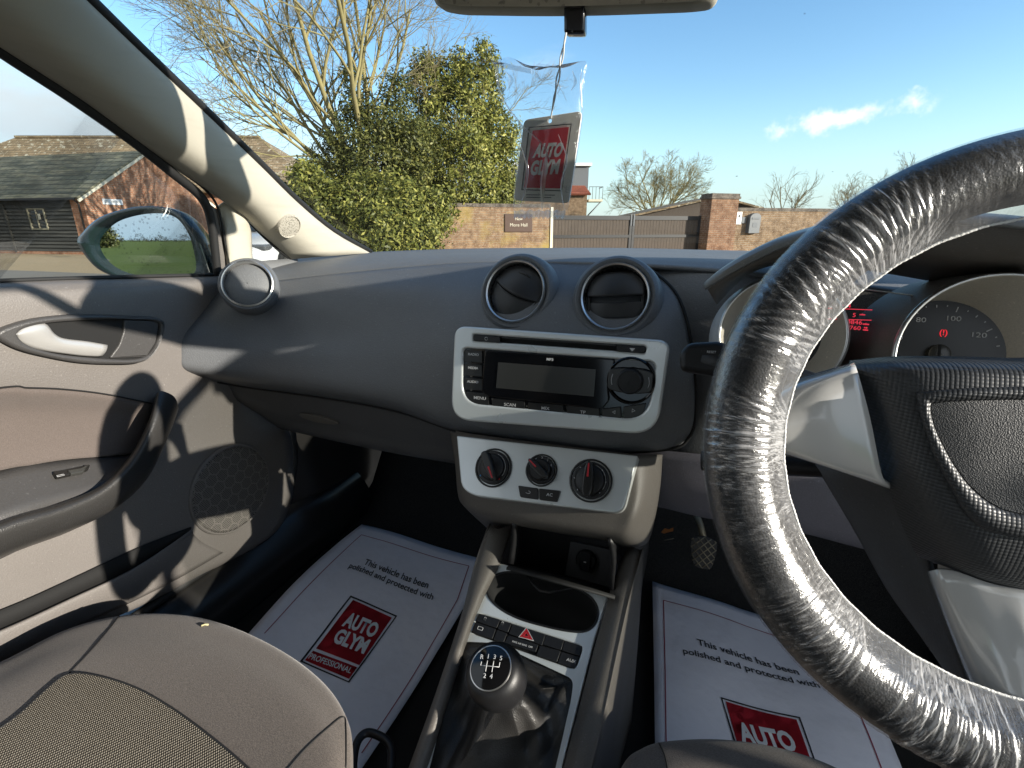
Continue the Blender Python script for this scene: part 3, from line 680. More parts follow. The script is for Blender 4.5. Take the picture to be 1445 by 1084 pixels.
# the evergreen
base = gnd(655, 19.0)
tr2 = thing('evergreen_tree', 'dense olive green evergreen tree rising over the left end of the brick wall', 'tree', base)
evb = [blob(585, 255, 48, 18.2), blob(560, 290, 44, 18.0), blob(565, 215, 34, 18.4), blob(655, 250, 70, 18.6), blob(690, 235, 44, 18.4), blob(640, 180, 52, 18.6), blob(675, 130, 32, 18.6), blob(612, 125, 32, 18.8), blob(690, 95, 17, 18.6), blob(682, 68, 11, 18.6), blob(598, 95, 18, 18.8), blob(632, 110, 24, 18.7), blob(700, 190, 30, 18.4), blob(600, 240, 50, 18.5), blob(640, 305, 48, 18.3), blob(695, 280, 34, 18.2), blob(590, 300, 44, 18.2), blob(650, 90, 16, 18.7)]
finish('crown', leaf_mesh('crown', evb, 110000, .062, 5), M['leaf'], tr2)
tb = Branches(); b0 = np.array((base.x, base.y, 0.)); tb.seg([b0 + np.array((0, 0, z)) for z in (0, 1.5, 3, 4.6)], .17, .05, 7)
for i in range(9): tb.grow(rg, b0 + np.array((0, 0, 1.2 + i * .35)), rl * rg.normal(0, 1) - hv * .9 + np.array((0, 0, .4)), 1.75, .035, 2, 4, .6, .05)
finish('trunk', tb.mesh('trunk'), M['bark2'], tr2)
base = gnd(520, 13.2)
tr3 = thing('laurel_bush', 'broad leafy laurel bush at the foot of the ivy clad tree', 'bush', base)
lab = [blob(430, 275, 26, 13.7), blob(520, 285, 34, 13.7), blob(610, 300, 30, 13.9), blob(540, 330, 44, 13.0), blob(582, 335, 36, 13.2), blob(490, 310, 40, 13.4), blob(450, 285, 30, 13.6), blob(560, 292, 36, 13.5), blob(470, 335, 34, 13.2), blob(432, 250, 18, 13.8)]
finish('foliage', leaf_mesh('foliage', lab, 50000, .058, 8), M['laurel'], tr3)
tb = Branches(); b0 = np.array((base.x, base.y, 0.))
for i in range(7): tb.grow(rg, b0, rl * rg.normal(0, .6) + np.array((0, 0, 1.)), 1.5, .03, 1, 4)
finish('stems', tb.mesh('stems'), M['bark'], tr3)
# bare trees beyond
def bare(px, F, H, spread, seed, label, kids=5, lev=4, mat='bark', nst=7):
    base = gnd(px, F); o = thing('bare_tree', label, 'tree', base, group='leafless trees beyond the walls')
    rg = np.random.default_rng(seed); tb, tw = Branches(), Branches(); b0 = np.array((base.x, base.y, 0.))
    tb.seg([b0, b0 + np.array((.05, 0, H * .12)), b0 + np.array((0, .05, H * .28))], H * .03, H * .02, 7)
    for i in range(nst):
        a = 2 * math.pi * i / nst + rg.random(); e = np.array((math.cos(a) * spread, math.sin(a) * spread, 1.0))
        tb.grow(rg, b0 + np.array((0, 0, H * (.16 + .12 * rg.random()))), e, H * (.5 + .12 * rg.random()), H * .012, lev, kids, .6, .1, H * .0013, tw)
    finish('trunk', tb.mesh('trunk'), M[mat], o); finish('twigs', tw.mesh('twigs'), M[mat], o); return o
bare(918, 38, 5.6, .75, 21, 'round bare tree with a full crown between the house and the gate pillar', 5, 4, 'bark2', 9)
bare(1095, 40, 4.7, .5, 22, 'small thin bare tree just right of the gate pillar', 4, 3, 'bark', 6)
bare(1190, 36, 4.6, .8, 23, 'wide bare tree over the brown wall, touching the steering wheel rim', 4, 4, 'bark', 6)
bare(1255, 37, 5.4, .8, 24, 'tallest bare tree over the brown wall, half hidden by the steering wheel', 4, 4, 'bark', 6)
# behind the car, seen in the door mirror: field edge, hedgerow, a lone bush by a track
def behind(az, dist):
    a = R_(az); return Vector((math.sin(a) * dist, math.cos(a) * dist, 0))
hb = []
rg2 = np.random.default_rng(77)
for i in range(150):
    az = 150 + i * .7; c = behind(az, 330 + 40 * math.sin(i * .35)); hb.append((c + Vector((0, 0, .4)), 1.6 + 3.0 * rg2.random() ** 3))
o = finish('hedgerow', leaf_mesh('hedgerow', hb, 45000, .34, 9), plain('winter_hedge', (.055, .05, .03), .95, spec=.0), None); tag(o, 'far hedgerow line along the field edge reflected in the door mirror', 'hedgerow', kind='stuff')
lone = behind(197.5, 92); o = thing('hedge_bush', 'lone round bush beside the track across the field in the mirror', 'bush', (lone.x, lone.y, 0))
finish('foliage', leaf_mesh('foliage', [(lone + Vector((0, 0, 2.0)), 2.0), (lone + Vector((1.6, .3, 1.4)), 1.4), (lone + Vector((-1.5, .2, 1.3)), 1.3)], 9000, .2, 12), M['ivy'], o)
tb = Branches(); tb.seg([(lone.x, lone.y, 0), (lone.x, lone.y, 1.2), (lone.x + .1, lone.y, 2.4)], .12, .06, 6); finish('trunk', tb.mesh('trunk'), M['bark'], o)
a, b = behind(199.0, 34), behind(199.6, 300); w_ = Vector((.8, -.25, 0))
ground('field_track', [a - w_, a + w_, b + w_ * 1.2, b - w_ * 1.2], -.012, M['tarmac'])

# ---- the white car parked by the barn
cp = HP(-5.92, 13.0); hd = HP(-.1, -.99); crz = math.atan2(hd.y, hd.x)
wc = thing('parked_car', 'white hatchback parked nose first towards us, seen through the small quarter window', 'car', cp, crz)
M['car_white'] = plain('white_car_paint', (.74, .75, .76), .22, coat=.8)
M['tyre'] = plain('tyre_rubber', (.015, .015, .015), .8); M['alloy'] = plain('alloy_wheel', (.55, .55, .56), .3, metal=.9)
st = [(2.02, .50, .22, .52, .60), (1.9, .74, .2, .62, .70), (1.65, .83, .19, .70, .80), (1.2, .87, .19, .74, .90), (.8, .88, .19, .76, .96), (.0, .88, .19, .78, .99), (-1.0, .88, .19, .80, 1.0), (-1.7, .86, .2, .80, .98), (-1.98, .72, .26, .72, .90)]
G = []
for x, hw, z0, zs_, zt_ in st:
    G.append([(x, -hw * .86, z0), (x, -hw, z0 + .14), (x, -hw, zs_ - .12), (x, -hw * .94, zs_), (x, -hw * .6, zt_), (x, 0, zt_ + .03), (x, hw * .6, zt_), (x, hw * .94, zs_), (x, hw, zs_ - .12), (x, hw, z0 + .14), (x, hw * .86, z0)])
G = cr(cr(np.array(G), 3).transpose(1, 0, 2), 3).transpose(1, 0, 2)
me = gridmesh('body', G, face_eye=False)
bm = bmesh.new(); bm.from_mesh(me); bmesh.ops.holes_fill(bm, edges=[e for e in bm.edges if e.is_boundary]); bmesh.ops.recalc_face_normals(bm, faces=bm.faces); bm.to_mesh(me); bm.free()
finish('body', me, M['car_white'], wc, local=True)
cb = [(.85, .80, .99), (.35, .70, 1.30), (-.2, .62, 1.46), (-1.0, .60, 1.46), (-1.6, .64, 1.28), (-1.92, .74, .98)]
G = np.array([[(x, -w * 1.0, .92), (x - .0, -w * .97, z - .05), (x, -w * .7, z), (x, 0, z + .02), (x, w * .7, z), (x, w * .97, z - .05), (x, w, .92)] for x, w, z in cb])
G = cr(G, 3); me = gridmesh('cabin', G, face_eye=False)
finish('cabin', me, M['window'], wc, local=True)
boxes('roof_panel', [(-1.15, .0, -.56, .56, 1.465, 1.50)], M['car_white'], wc, bevel=.015)
for y in (-.6, .6):
    V = [(1.93, y - .14, .56), (1.78, y + (.2 if y > 0 else -.2) - .0, .62), (1.55, y + (.24 if y > 0 else -.24), .76), (1.72, y - .1, .72)]
    hl = boxes('headlight', [(1.58, 1.90, y - .20, y + .22, .60, .735)], plain('headlight_glass', (.22, .23, .25), .05, metal=.5), wc, bevel=.04)
    hl.rotation_euler = (0, 0, 0)
    boxes('fog_lamp', [(1.86, 1.99, y - .12, y + .12, .27, .40)], M['black_paint'], wc, bevel=.02)
boxes('grille', [(1.9, 2.045, -.42, .42, .30, .46)], M['black_paint'], wc, bevel=.03)
for x in (1.25, -1.3):
    for y in (-.835, .835):
        s_ = 1 if y > 0 else -1; q = Frame((x, y + .1 * s_, .31), (1, 0, 0), (0, s_, 0))
        me = lathe_mesh(q.m, [(.19, .0), (.24, .012), (.30, .0), (.31, -.03), (.31, -.18)], 28); wh = finish('wheel', me, M['tyre'], wc, local=True)
        me = lathe_mesh(q.m, [(.02, .004), (.08, .0), (.17, -.02), (.2, .004)], 28, cap0=True)
        for k in range(5):
            a = k * 2 * math.pi / 5; ca, sa = math.cos(a), math.sin(a)
        finish('rim', me, M['alloy'], wh, local=True)
# ================================================================== THE CAR
CX = -.187                                                     # the car's centre line
def mirx(p): return Vector((2 * CX - p[0], p[1], p[2]))
body = thing('car_shell', 'inside of the car around the camera: windscreen, beige pillar trim, roof lining, sills and carpet', 'car interior', (CX, 0, .3))
# ---- windscreen edge down the passenger side pillar: pixel, sideways distance
P0 = [(521, 357, -.79), (470, 328, -.782), (420, 287, -.772), (370, 238, -.757), (318, 188, -.74), (260, 133, -.715), (195, 72, -.69), (122, 2, -.66), (60, -58, -.638)]
P2 = [(412, 366, -.842), (375, 334, -.836), (335, 298, -.826), (290, 266, -.812), (240, 232, -.795), (180, 189, -.775), (110, 138, -.752), (0, 66, -.722), (-90, 8, -.70)]
A = np.array([tuple(on(a, b, X=x)) for a, b, x in P0]); B = np.array([tuple(on(a, b, X=x)) for a, b, x in P2])
A, B = cr(A, 4), cr(B, 4)
eye = np.array(EYE)
mid1 = (A * .66 + B * .34); mid2 = (A * .3 + B * .7)
mid1 = mid1 + (eye - mid1) * .028; mid2 = mid2 + (eye - mid2) * .034
back = lambda Q, s: Q + (Q - eye) * s
G = np.array([back(A, .035) + np.array((-.01, .01, .0)), A, mid1, mid2, B, back(B, .05)])
G = cr(G, 5)
lp = finish('pillar_trim', gridmesh('pillar_trim', G), M['pillar'], body, solid=.004)
# black screen border and seals
tube('windscreen_seal', back(A, .012) + np.array((0.004, .0, .004)), .0062, M['rubber'], body)
A2 = back(A, .045); 
# windscreen: from the pillar edge, bowed forward, to the mirrored edge
rows = []
for i in range(0, len(A), 2):
    L = A[i] + (A[i] - eye) * .02; Rr = np.array(mirx(L)); s = i / (len(A) - 1)
    rows.append([L + (Rr - L) * u + np.array((0, .17 * 4 * u * (1 - u) * (1 - .25 * s), .03 * 4 * u * (1 - u))) for u in np.linspace(0, 1, 15)])
finish('windscreen', gridmesh('windscreen', np.array(rows)), M['screen'], body)
# right hand pillar: same shape mirrored
G2 = G.copy(); G2[..., 0] = 2 * CX - G2[..., 0]
finish('pillar_trim', gridmesh('pillar_trim', G2), M['pillar'], body, solid=.004)
# header rail and roof lining
hl_ = np.array(rows[-1]); hb_ = hl_ + np.array((0, -.12, .045))
roofrows = [hl_, hl_ + np.array((0, -.03, -.012)), hb_]
for y in (-.05, -.5, -1.0, -1.3):
    roofrows.append([np.array((CX + (u - .5) * 1.16, y, 1.415 + .05 * 4 * u * (1 - u) - (.08 if y < -1.2 else 0))) for u in np.linspace(0, 1, 15)])
finish('roof_lining', gridmesh('roof_lining', np.array(roofrows)), M['pillar'], body, solid=.03)
# quarter post between the door and the small window
qp = [[(308, 292, -.835), (322, 284, -.83), (343, 300, -.825), (352, 318, -.832)], [(313, 325, -.845), (322, 322, -.83), (346, 328, -.828), (355, 330, -.84)], [(318, 360, -.85), (326, 358, -.835), (350, 356, -.835), (356, 357, -.848)], [(322, 388, -.855), (330, 388, -.84), (354, 384, -.842), (358, 384, -.855)]]
loft('quarter_post', qp, M['pillar'], body, 'X', 4, 4, .006)
qf = [[(350, 372, -.848), (372, 368, -.846), (398, 366, -.845), (420, 364, -.843)], [(352, 390, -.84), (374, 388, -.838), (398, 384, -.836), (420, 380, -.835)]]
loft('quarter_sill', qf, M['dash_top'], body, 'X', 2, 3, .004)
g4 = [on(a, b, X=-.872) for a, b in ((348, 306), (356, 380), (415, 372), (352, 308))]
g4 = [on(a, b, X=-.872) for a, b in ((346, 304), (349, 384), (420, 380), (420, 372))]
finish('quarter_glass', pymesh('quarter_glass', g4, [(0, 1, 2, 3)]), M['glass'], body, smooth=False, solid=.004)
tube('quarter_glass_seal', [on(a, b, X=-.845) for a, b in ((352, 314), (372, 334), (395, 355), (410, 366))], .0028, M['rubber'], body, 6)
# tweeter grille in the pillar
from mathutils.bvhtree import BVHTree as _BV
_bv = _BV.FromPolygons([ROOTM[lp] @ v.co for v in lp.data.vertices], [tuple(p.vertices) for p in lp.data.polygons])
pc, tn, _i, _d = _bv.ray_cast(EYE, D(407, 319).normalized())
if tn.dot(EYE - pc) < 0: tn = -tn
pc = pc + tn * .0015
TW = Frame(pc, FW.cross(UZ), tn)
t = NT('grille_beige'); v = t.obj(); vo = t.voro(v, 420)
t.P(col=t.mix(t.math('LESS_THAN', vo, .34), (.40, .37, .31), (.12, .11, .09)), rough=.8); M['tweet'] = t.mat
lathe('tweeter_grille', TW, (0, 0), [(.024, -.012), (.024, .002), (.0225, .0038), (.021, .002), (.012, .0035), (.001, .004)], M['tweet'], body, 36)
# floor, tunnel, sills, bulkhead
fl = [[Vector((x, y, z)) for x in np.linspace(CX - .70, CX + .70, 13)] for y, z in ((-1.3, .3), (-.4, .3), (.3, .3), (.8, .3), (1.0, .305), (1.1, .36), (1.22, .52), (1.26, .75), (1.27, 1.0))]
finish('carpet', gridmesh('carpet', np.array([[tuple(p) for p in r] for r in fl])), M['carpet'], body, solid=.02)
for sgn, nm in ((-1, 'l'), (1, 'r')):
    x = CX + sgn * .70
    prof = [(x - sgn * .035, .29), (x - sgn * .03, .36), (x + sgn * .01, .415), (x + sgn * .06, .42), (x + sgn * .12, .40)]
    Gs = np.array([[(px_, y, z) for px_, z in prof] for y in (-1.2, -.6, 0, .4, .8, 1.05)])
    finish('door_sill', gridmesh('door_sill', cr(Gs.transpose(1, 0, 2), 4).transpose(1, 0, 2)), M['satin'], body, solid=.004)
    kp = [[(x + sgn * .01, 1.25, z), (x + sgn * .012, 1.05, z), (x + sgn * .02, .92, z), (x + sgn * .05, .83, z), (x + sgn * .12, .80, z)] for z in (.32, .5, .7, .9, 1.02)]
    finish('kick_panel', gridmesh('kick_panel', cr(np.array(kp), 3)), M['satin'], body, solid=.004)
tube('door_seal', [Vector((CX - .715, y, z)) for y, z in ((.3, .425), (.7, .428), (.80, .46), (.835, .55), (.845, .7), (.84, .9), (.82, 1.0))], .009, M['rubber'], body)
# driver's side: door with its window opening and the pillar behind it (they shade the cabin)
dd = thing('driver_door', "driver's door standing wide open, out of the picture to the right of the wheel", 'car door', (CX + .75, .2, .4))
# the door stands wide open: built shut, then swung about its front hinge
hx, hy, op = CX + .73, .84, R_(68)
def swing(p): 
    x, y = p[0] - hx, p[1] - hy; return (hx + x * math.cos(op) - y * math.sin(op), hy + x * math.sin(op) + y * math.cos(op), p[2])
yy = [-.62, -.3, 0, .3, .6, .82]
Gd = np.array([[swing((CX + w_, y, z)) for y in yy] for w_, z in ((.70, .42), (.69, .6), (.69, .8), (.66, .98), (.70, 1.035), (.72, 1.03))])
finish('panel', gridmesh('panel', Gd), M['door'], dd, solid=.05)
fr_ = [(CX + .70, .72, 1.02)] + [tuple(np.array(mirx(b)) + np.array((.02, 0, .01))) for b in B[12:]] + [(CX + .57, .25, 1.375), (CX + .56, -.1, 1.40), (CX + .565, -.5, 1.38), (CX + .62, -.6, 1.2), (CX + .69, -.62, 1.03)]
tube('window_frame', [swing(p) for p in fr_], .016, M['rubber'], dd)
gl_ = [(CX + .70, y, 1.02) for y in (.70, .3, -.1, -.6)] + [(CX + .565, y, z) for y, z in ((-.5, 1.37), (-.1, 1.39), (.25, 1.365), (.40, 1.29))]
finish('window_glass', pymesh('window_glass', [swing(p) for p in gl_], [(0, 1, 6, 7), (1, 2, 5, 6), (2, 3, 4, 5)]), M['glass'], dd, smooth=False, solid=.004)
tube('roof_seal', [tuple(np.array(mirx(b)) + np.array((.012, 0, .006))) for b in B[4:]] + [(CX + .57, .25, 1.372), (CX + .56, -.1, 1.397), (CX + .565, -.5, 1.377)], .010, M['rubber'], body)
for sgn in (-1, 1):
    bp = np.array([[(CX + sgn * w_, y, z) for y in ys] for w_, z, ys in ((.70, .4, (-.60, -.82)), (.70, 1.03, (-.60, -.82)), (.60, 1.37, (-.50, -.66)), (.55, 1.42, (-.48, -.64)))])
    finish('centre_pillar', gridmesh('centre_pillar', bp), M['pillar'], body, solid=.03)
    rq = np.array([[(CX + sgn * w_, y, z) for y in (-.82, -1.3)] for w_, z in ((.72, .3), (.72, 1.05))])
    finish('rear_side_panel', gridmesh('rear_side_panel', rq), M['door'], body, solid=.03)
# rear view mirror (bottom edge shows) and its stalk
mr = thing('rear_view_mirror', 'interior rear view mirror at the top edge, its beige rim and black tab showing', 'mirror', on(810, -10, Y=.57))
MF = Frame(on(808, -40, Y=.575), Vector((1, -.16, 0)), Vector((.12, -.95, -.12)))
ol = rounded([MF.uv(596, -95), MF.uv(1030, -100), MF.uv(1016, 3), MF.uv(980, 8), MF.uv(800, 15), MF.uv(640, 13), MF.uv(607, 6)], [.02, .02, .02, .03, .1, .03, .012])
plate('housing', MF, ol, .03, M['pillar'], mr, top=-.004, bev=.007, px=False)
plate('mirror_glass', MF, [(a * .965, b * .95 + (.0015 if b < 0 else 0)) for a, b in ol], .003, M['mirror'], mr, top=.0, px=False)
plate('dipping_tab', MF, rounded([MF.uv(795, 6), MF.uv(825, 6), MF.uv(825, 47), MF.uv(795, 47)], .004), .022, M['gloss'], mr, top=-.002, bev=.003, px=False)
tube('stalk', [MF.pt(.0, .03, -.03), MF.pt(.0, .05, -.08), MF.pt(0, .085, -.12)], .011, M['black'], mr)
# ================================================================== DASHBOARD
dash = thing('dashboard', 'charcoal dashboard with round air vents, silver radio surround and dials behind the wheel', 'dashboard', (CX, .75, .8))
top = [[(322, 384, .80), (400, 366, .98), (480, 358, 1.06), (560, 354, 1.12), (650, 351, 1.17), (750, 350, 1.2), (880, 350, 1.21), (1010, 353, 1.2), (1150, 356, 1.12), (1300, 362, 1.06), (1460, 370, 1.0)],
       [(330, 388, .76), (400, 371, .86), (480, 363, .93), (560, 358, .97), (650, 355, 1.0), (750, 354, 1.02), (880, 355, 1.02), (1010, 359, 1.0), (1150, 366, .96), (1300, 378, .92), (1460, 392, .88)],
       [(322, 393, .70), (395, 383, .765), (490, 372, .80), (570, 366, .82), (655, 362, .825), (745, 361, .82), (860, 362, .815), (1010, 367, .83), (1150, 380, .82), (1300, 398, .80), (1460, 418, .77)],
       [(305, 408, .675), (390, 396, .73), (500, 384, .76), (600, 375, .77), (665, 371, .77), (740, 370, .765), (870, 372, .755), (1005, 380, .77), (1150, 396, .76), (1300, 416, .74), (1460, 440, .72)]]
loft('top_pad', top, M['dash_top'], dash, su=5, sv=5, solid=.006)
F1 = [[(305, 408, .675), (390, 396, .73), (500, 384, .76), (600, 375, .77), (665, 371, .77), (740, 370, .765), (820, 371, .76), (870, 372, .755), (906, 376, .75)],
      [(282, 440, .635), (385, 425, .70), (490, 418, .715), (590, 412, .72), (660, 412, .71), (740, 412, .69), (840, 415, .69), (905, 410, .70), (947, 406, .715)],
      [(255, 475, .59), (370, 470, .675), (480, 470, .69), (580, 468, .685), (645, 470, .668), (745, 472, .655), (850, 478, .65), (920, 470, .66), (967, 452, .69)],
      [(243, 503, .575), (355, 505, .65), (470, 510, .665), (570, 515, .665), (635, 525, .65), (745, 535, .64), (850, 540, .635), (935, 535, .642), (979, 530, .675)],
      [(250, 520, .58), (350, 535, .645), (465, 549, .655), (560, 565, .655), (635, 590, .645), (745, 605, .635), (850, 620, .63), (930, 612, .638), (978, 598, .675)],
      [(262, 530, .61), (350, 546, .68), (465, 562, .69), (560, 580, .69), (640, 607, .68), (740, 622, .66), (850, 637, .655), (925, 636, .665), (962, 628, .69)]]
loft('fascia', F1, M['dash'], dash, su=7, sv=7, solid=.006)
# panel to the right of the stack, behind the rim, down to the lilac lower trim
Rt = [[(870, 371, .775), (935, 374, .775), (1010, 380, .775), (1080, 390, .77), (1170, 400, .765)],
      [(890, 420, .76), (950, 420, .755), (1010, 425, .75), (1080, 430, .74), (1170, 440, .74)],
      [(900, 500, .74), (960, 505, .735), (1010, 505, .725), (1080, 515, .72), (1170, 525, .72)],
      [(900, 600, .72), (950, 605, .72), (1000, 605, .715), (1080, 620, .72), (1170, 640, .72)],
      [(895, 645, .72), (935, 645, .715), (1000, 650, .71), (1080, 670, .72), (1170, 690, .72)]]
loft('centre_trim', Rt, M['dash_top'], dash, su=5, sv=5, solid=.006)
lk = [[(880, 636, .70), (935, 638, .695), (1000, 644, .69), (1100, 655, .69), (1240, 700, .70), (1400, 740, .70)],
      [(895, 690, .715), (935, 690, .70), (1000, 700, .695), (1110, 715, .70), (1240, 745, .70), (1400, 780, .70)],
      [(915, 714, .745), (940, 718, .735), (1000, 732, .73), (1120, 750, .73), (1240, 780, .73), (1400, 810, .73)],
      [(915, 700, .84), (940, 702, .84), (1000, 714, .84), (1120, 730, .84), (1240, 760, .84), (1400, 790, .84)]]
loft('lower_trim', lk, M['lilac'], dash, su=5, sv=5, solid=.005)
tube('trim_seam', pts([(915, 645, .712), (932, 652, .708), (939, 672, .706), (939, 700, .712), (937, 716, .732)]), .0012, M['void'], dash, 6)
tube('fascia_seam', cr([tuple(p) for p in pts([(870, 371, .760), (906, 375, .748), (947, 405, .716), (968, 448, .692), (980, 520, .678), (981, 585, .678), (972, 618, .684), (945, 634, .678), (850, 638, .659), (740, 624, .664), (690, 618, .667), (640, 608, .682), (560, 581, .692), (465, 563, .692), (350, 547, .682), (262, 531, .613)])], 6), .0022, M['void'], dash, 6)
AB = Frame.by3(on(262, 480, Y=.575), on(292, 482, Y=.60), on(276, 470, Y=.59))
# glovebox lid and underside
gb = [[(262, 527, .625), (350, 543, .69), (465, 559, .70), (560, 577, .70), (645, 605, .69)],
      [(300, 545, .665), (375, 565, .705), (470, 580, .71), (560, 596, .71), (650, 620, .70)],
      [(355, 578, .705), (425, 598, .725), (490, 608, .725), (560, 620, .725), (655, 636, .715)],
      [(392, 603, .735), (450, 617, .745), (510, 630, .745), (565, 641, .745), (660, 657, .735)],
      [(398, 605, .80), (450, 616, .85), (510, 627, .85), (565, 637, .85), (660, 652, .84)]]
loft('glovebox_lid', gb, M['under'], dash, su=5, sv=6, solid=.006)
gf = Frame.by3(on(400, 575, Y=.712), on(560, 600, Y=.712), on(470, 615, Y=.73))
plate('glovebox_catch', gf, smoothout([(425, 583), (450, 586), (478, 595), (470, 598), (445, 594), (428, 588)]), .006, M['hood'], dash, top=.0035, bev=.001)
# defrost slots on the left end of the pad
for i, (a, b) in enumerate(((408, 375.6), (421, 373.2), (434, 371.3), (448, 369.4), (464, 367.6))):
    p_ = on(a, b, Y=.845 + .02 * i); f_ = Frame(p_, (1, .35, .02), (0, -.25, 1))
    plate('defrost_slot', f_, [(-.010, -.004), (.011, -.004), (.012, .004), (-.009, .004)], .004, M['void'], dash, top=.0032, px=False)
# ---- round vents
t = NT('vent_black'); v = t.obj(); t.P(col=(.02, .02, .021), rough=.42, spec=.45); t.bump(t.voro(v, 1200), .12, .0005); M['vent'] = t.mat
def vent(c, Y, r, n, tilt, opened):
    p_ = on(c[0], c[1], Y=Y); f_ = Frame(p_, Vector((1, 0, 0)), n); s = r
    col_ = lathe('air_vent', f_, (0, 0), [(s * 1.42, -.022), (s * 1.36, -.006), (s * 1.29, .0005), (s * 1.2, .0035), (s * 1.12, .003), (s * 1.05, .0)], M['dash'], dash, 56, cap1=False)
    lathe('chrome_ring', f_, (0, 0), [(s * 1.06, -.002), (s * 1.065, .004), (s * 1.03, .0072), (s * .985, .0055), (s * .97, .0), (s * .97, -.012)], M['chrome'], col_, 56, cap1=False)
    lathe('vent_throat', f_, (0, 0), [(s * .975, .0), (s * .96, -.02), (s * .9, -.045), (.001, -.05)], M['void'], col_, 40, cap1=False)
    # the eyeball: two curved flaps split by a sweeping gap, turned by tilt
    ca, sa = math.cos(tilt), math.sin(tilt); rr = s * .955
    def dome(u, v_, k=1.0): return .26 * s * (1 - min(1, (u * u + v_ * v_) / (rr * rr))) * k
    def flap(lo, hi, off, th, u0=-1, u1=1):
        G = []
        for iu in range(25):
            x = (u0 + (u1 - u0) * iu / 24) * rr * .995; ym = math.sqrt(max(rr * rr - x * x, 0)); row = []
            a, b = max(-ym, min(ym, lo(x))), max(-ym, min(ym, hi(x)))
            for iv in range(11):
                y = a + (b - a) * iv / 10
                z = dome(x, y) + off(iv / 10)
                row.append(tuple(f_.pt(x * ca - y * sa, x * sa + y * ca, z)))
            G.append(row)
        return finish('vent_flap', gridmesh('vent_flap', np.array(G)), M['vent'], col_, solid=th)
    cv = lambda x: -.13 * s + .22 * x * x / s
    if not opened:
        flap(lambda x: cv(x) + .012 * s, lambda x: 2 * s, lambda q: -.004 + .003 * (1 - q) ** 3, .003)
        flap(lambda x: -2 * s, lambda x: cv(x) - .012 * s, lambda q: -.004, .003)
        for k in (-1, 1):
            P_ = [f_.pt(x * ca - y * sa, x * sa + y * ca, dome(x, y) - .0025) for x, y in [(k * s * (.84 - .06 * q * q), s * (.32 - .8 * q)) for q in np.linspace(-.1, 1, 9)]]
            tube('flap_gap', P_, .0007, M['void'], col_, 6)
        P_ = [f_.pt(x * ca - y * sa, x * sa + y * ca, dome(x, y) - .0035) for x, y in [(q * s * .25, s * .66 - q * q * .05 * s) for q in np.linspace(-1, 1, 9)]]
        tube('thumb_dimple', P_, [.0003, .0012, .0016, .0018, .0018, .0018, .0016, .0012, .0003], M['satin'], col_, 6)
    else:
        cv2 = lambda x: -.02 * s + .10 * x * x / s
        flap(lambda x: cv2(x) + .0 * s, lambda x: .80 * s - .12 * x * x / s, lambda q: -.003 + .002 * (1 - q), .003, -.93, .93)
        flap(lambda x: -.66 * s + .10 * x * x / s, lambda x: cv2(x) - .17 * s, lambda q: -.006, .003, -.9, .9)
        for k in (-1, 1):
            P_ = np.array([[tuple(f_.pt(x * ca - y * sa, x * sa + y * ca, dome(x, y) - .004)) for y in np.linspace(-.44, .36, 7) * s] for x in (k * s * .80, k * s * .885)])
            finish('vent_cheek', gridmesh('vent_cheek', P_), M['vent'], col_, solid=.003)
vent((728, 412), .682, .0435, (-.03, -.93, .36), R_(-24), False)
vent((868, 419.5), .674, .0435, (.0, -.93, .36), R_(5), True)
# corner vent by the passenger door
p_ = on(350, 401, Y=.665); f_ = Frame(p_, Vector((.86, .5, .0)), Vector((.60, -.74, .42)))
cv_ = lathe('air_vent', f_, (0, 0), [(.046, -.05), (.050, -.012), (.049, -.002), (.046, .003), (.0425, .003), (.0415, .0)], M['dash'], dash, 48, cap1=False)
lathe('chrome_ring', f_, (0, 0), [(.0425, .0), (.0425, .0048), (.0405, .006), (.039, .004), (.0385, -.006)], M['chrome'], cv_, 48, cap1=False)
lathe('vent_flap', f_, (0, 0), [(.0385, -.004), (.03, .001), (.02, .004), (.01, .0055), (.001, .006)], M['dash_top'], cv_, 40, cap1=False)

# ---- radio
RF = Frame.by3(on(650, 470, Y=.634), on(935, 490, Y=.634), on(780, 605, Y=.612))
def RU(L): return [RF.uv(*p) for p in L]
ol = rounded(RU([(643, 460), (946, 481), (927, 614), (637, 592)]), [.018, .016, .034, .034], 10)
hole = rounded(RU([(655, 491), (926, 511), (914, 593), (654, 568)]), [.008, .010, .032, .03], 10)
slot = rounded(RU([(669, 472), (912, 489), (911, 498.5), (669, 481)]), .0035, 5)
rad = plate('radio', RF, ol, .022, M['silver'], dash, top=.004, bev=.003, holes=[hole, slot], px=False)
plate('radio_body', RF, hole, .02, M['gloss'], rad, top=-.001, px=False)
plate('slot_recess', RF, slot, .02, M['void'], rad, top=-.006, px=False)
plate('power_key', RF, rounded(RU([(670, 472.4), (707, 475), (707, 483.2), (670, 480.7)]), .0018), .008, M['black'], rad, top=.0046, bev=.0006, px=False)
plate('eject_key', RF, rounded(RU([(871, 486.4), (911, 489.3), (910.5, 498), (871, 495.4)]), .0018), .008, M['black'], rad, top=.0046, bev=.0006, px=False)
plate('slot_lip', RF, RU([(709, 475.3), (869, 486.4), (869, 488.2), (709, 477.2)]), .006, M['satin'], rad, top=.003, px=False)
face = rounded(RU([(686, 494), (868, 507), (866, 520), (858, 545), (860, 565), (850, 577), (690, 559), (681, 552)]), .004, 5)
plate('display_face', RF, face, .006, M['gloss'], rad, top=.0045, bev=.0012, px=False)
plate('display', RF, RU([(705, 511), (842, 521), (839, 559), (702, 547)]), .002, M['lcd'], rad, top=.0052, px=False)
for i in range(3):
    y = 509.5 + i * 19.6
    plate('radio_key', RF, rounded(RU([(656.5, y - 15.5), (681, y - 13.6), (681, y + 2.7), (656, y + .8)]), .0012), .004, M['satin'], rad, top=.0022, bev=.0006, px=False)
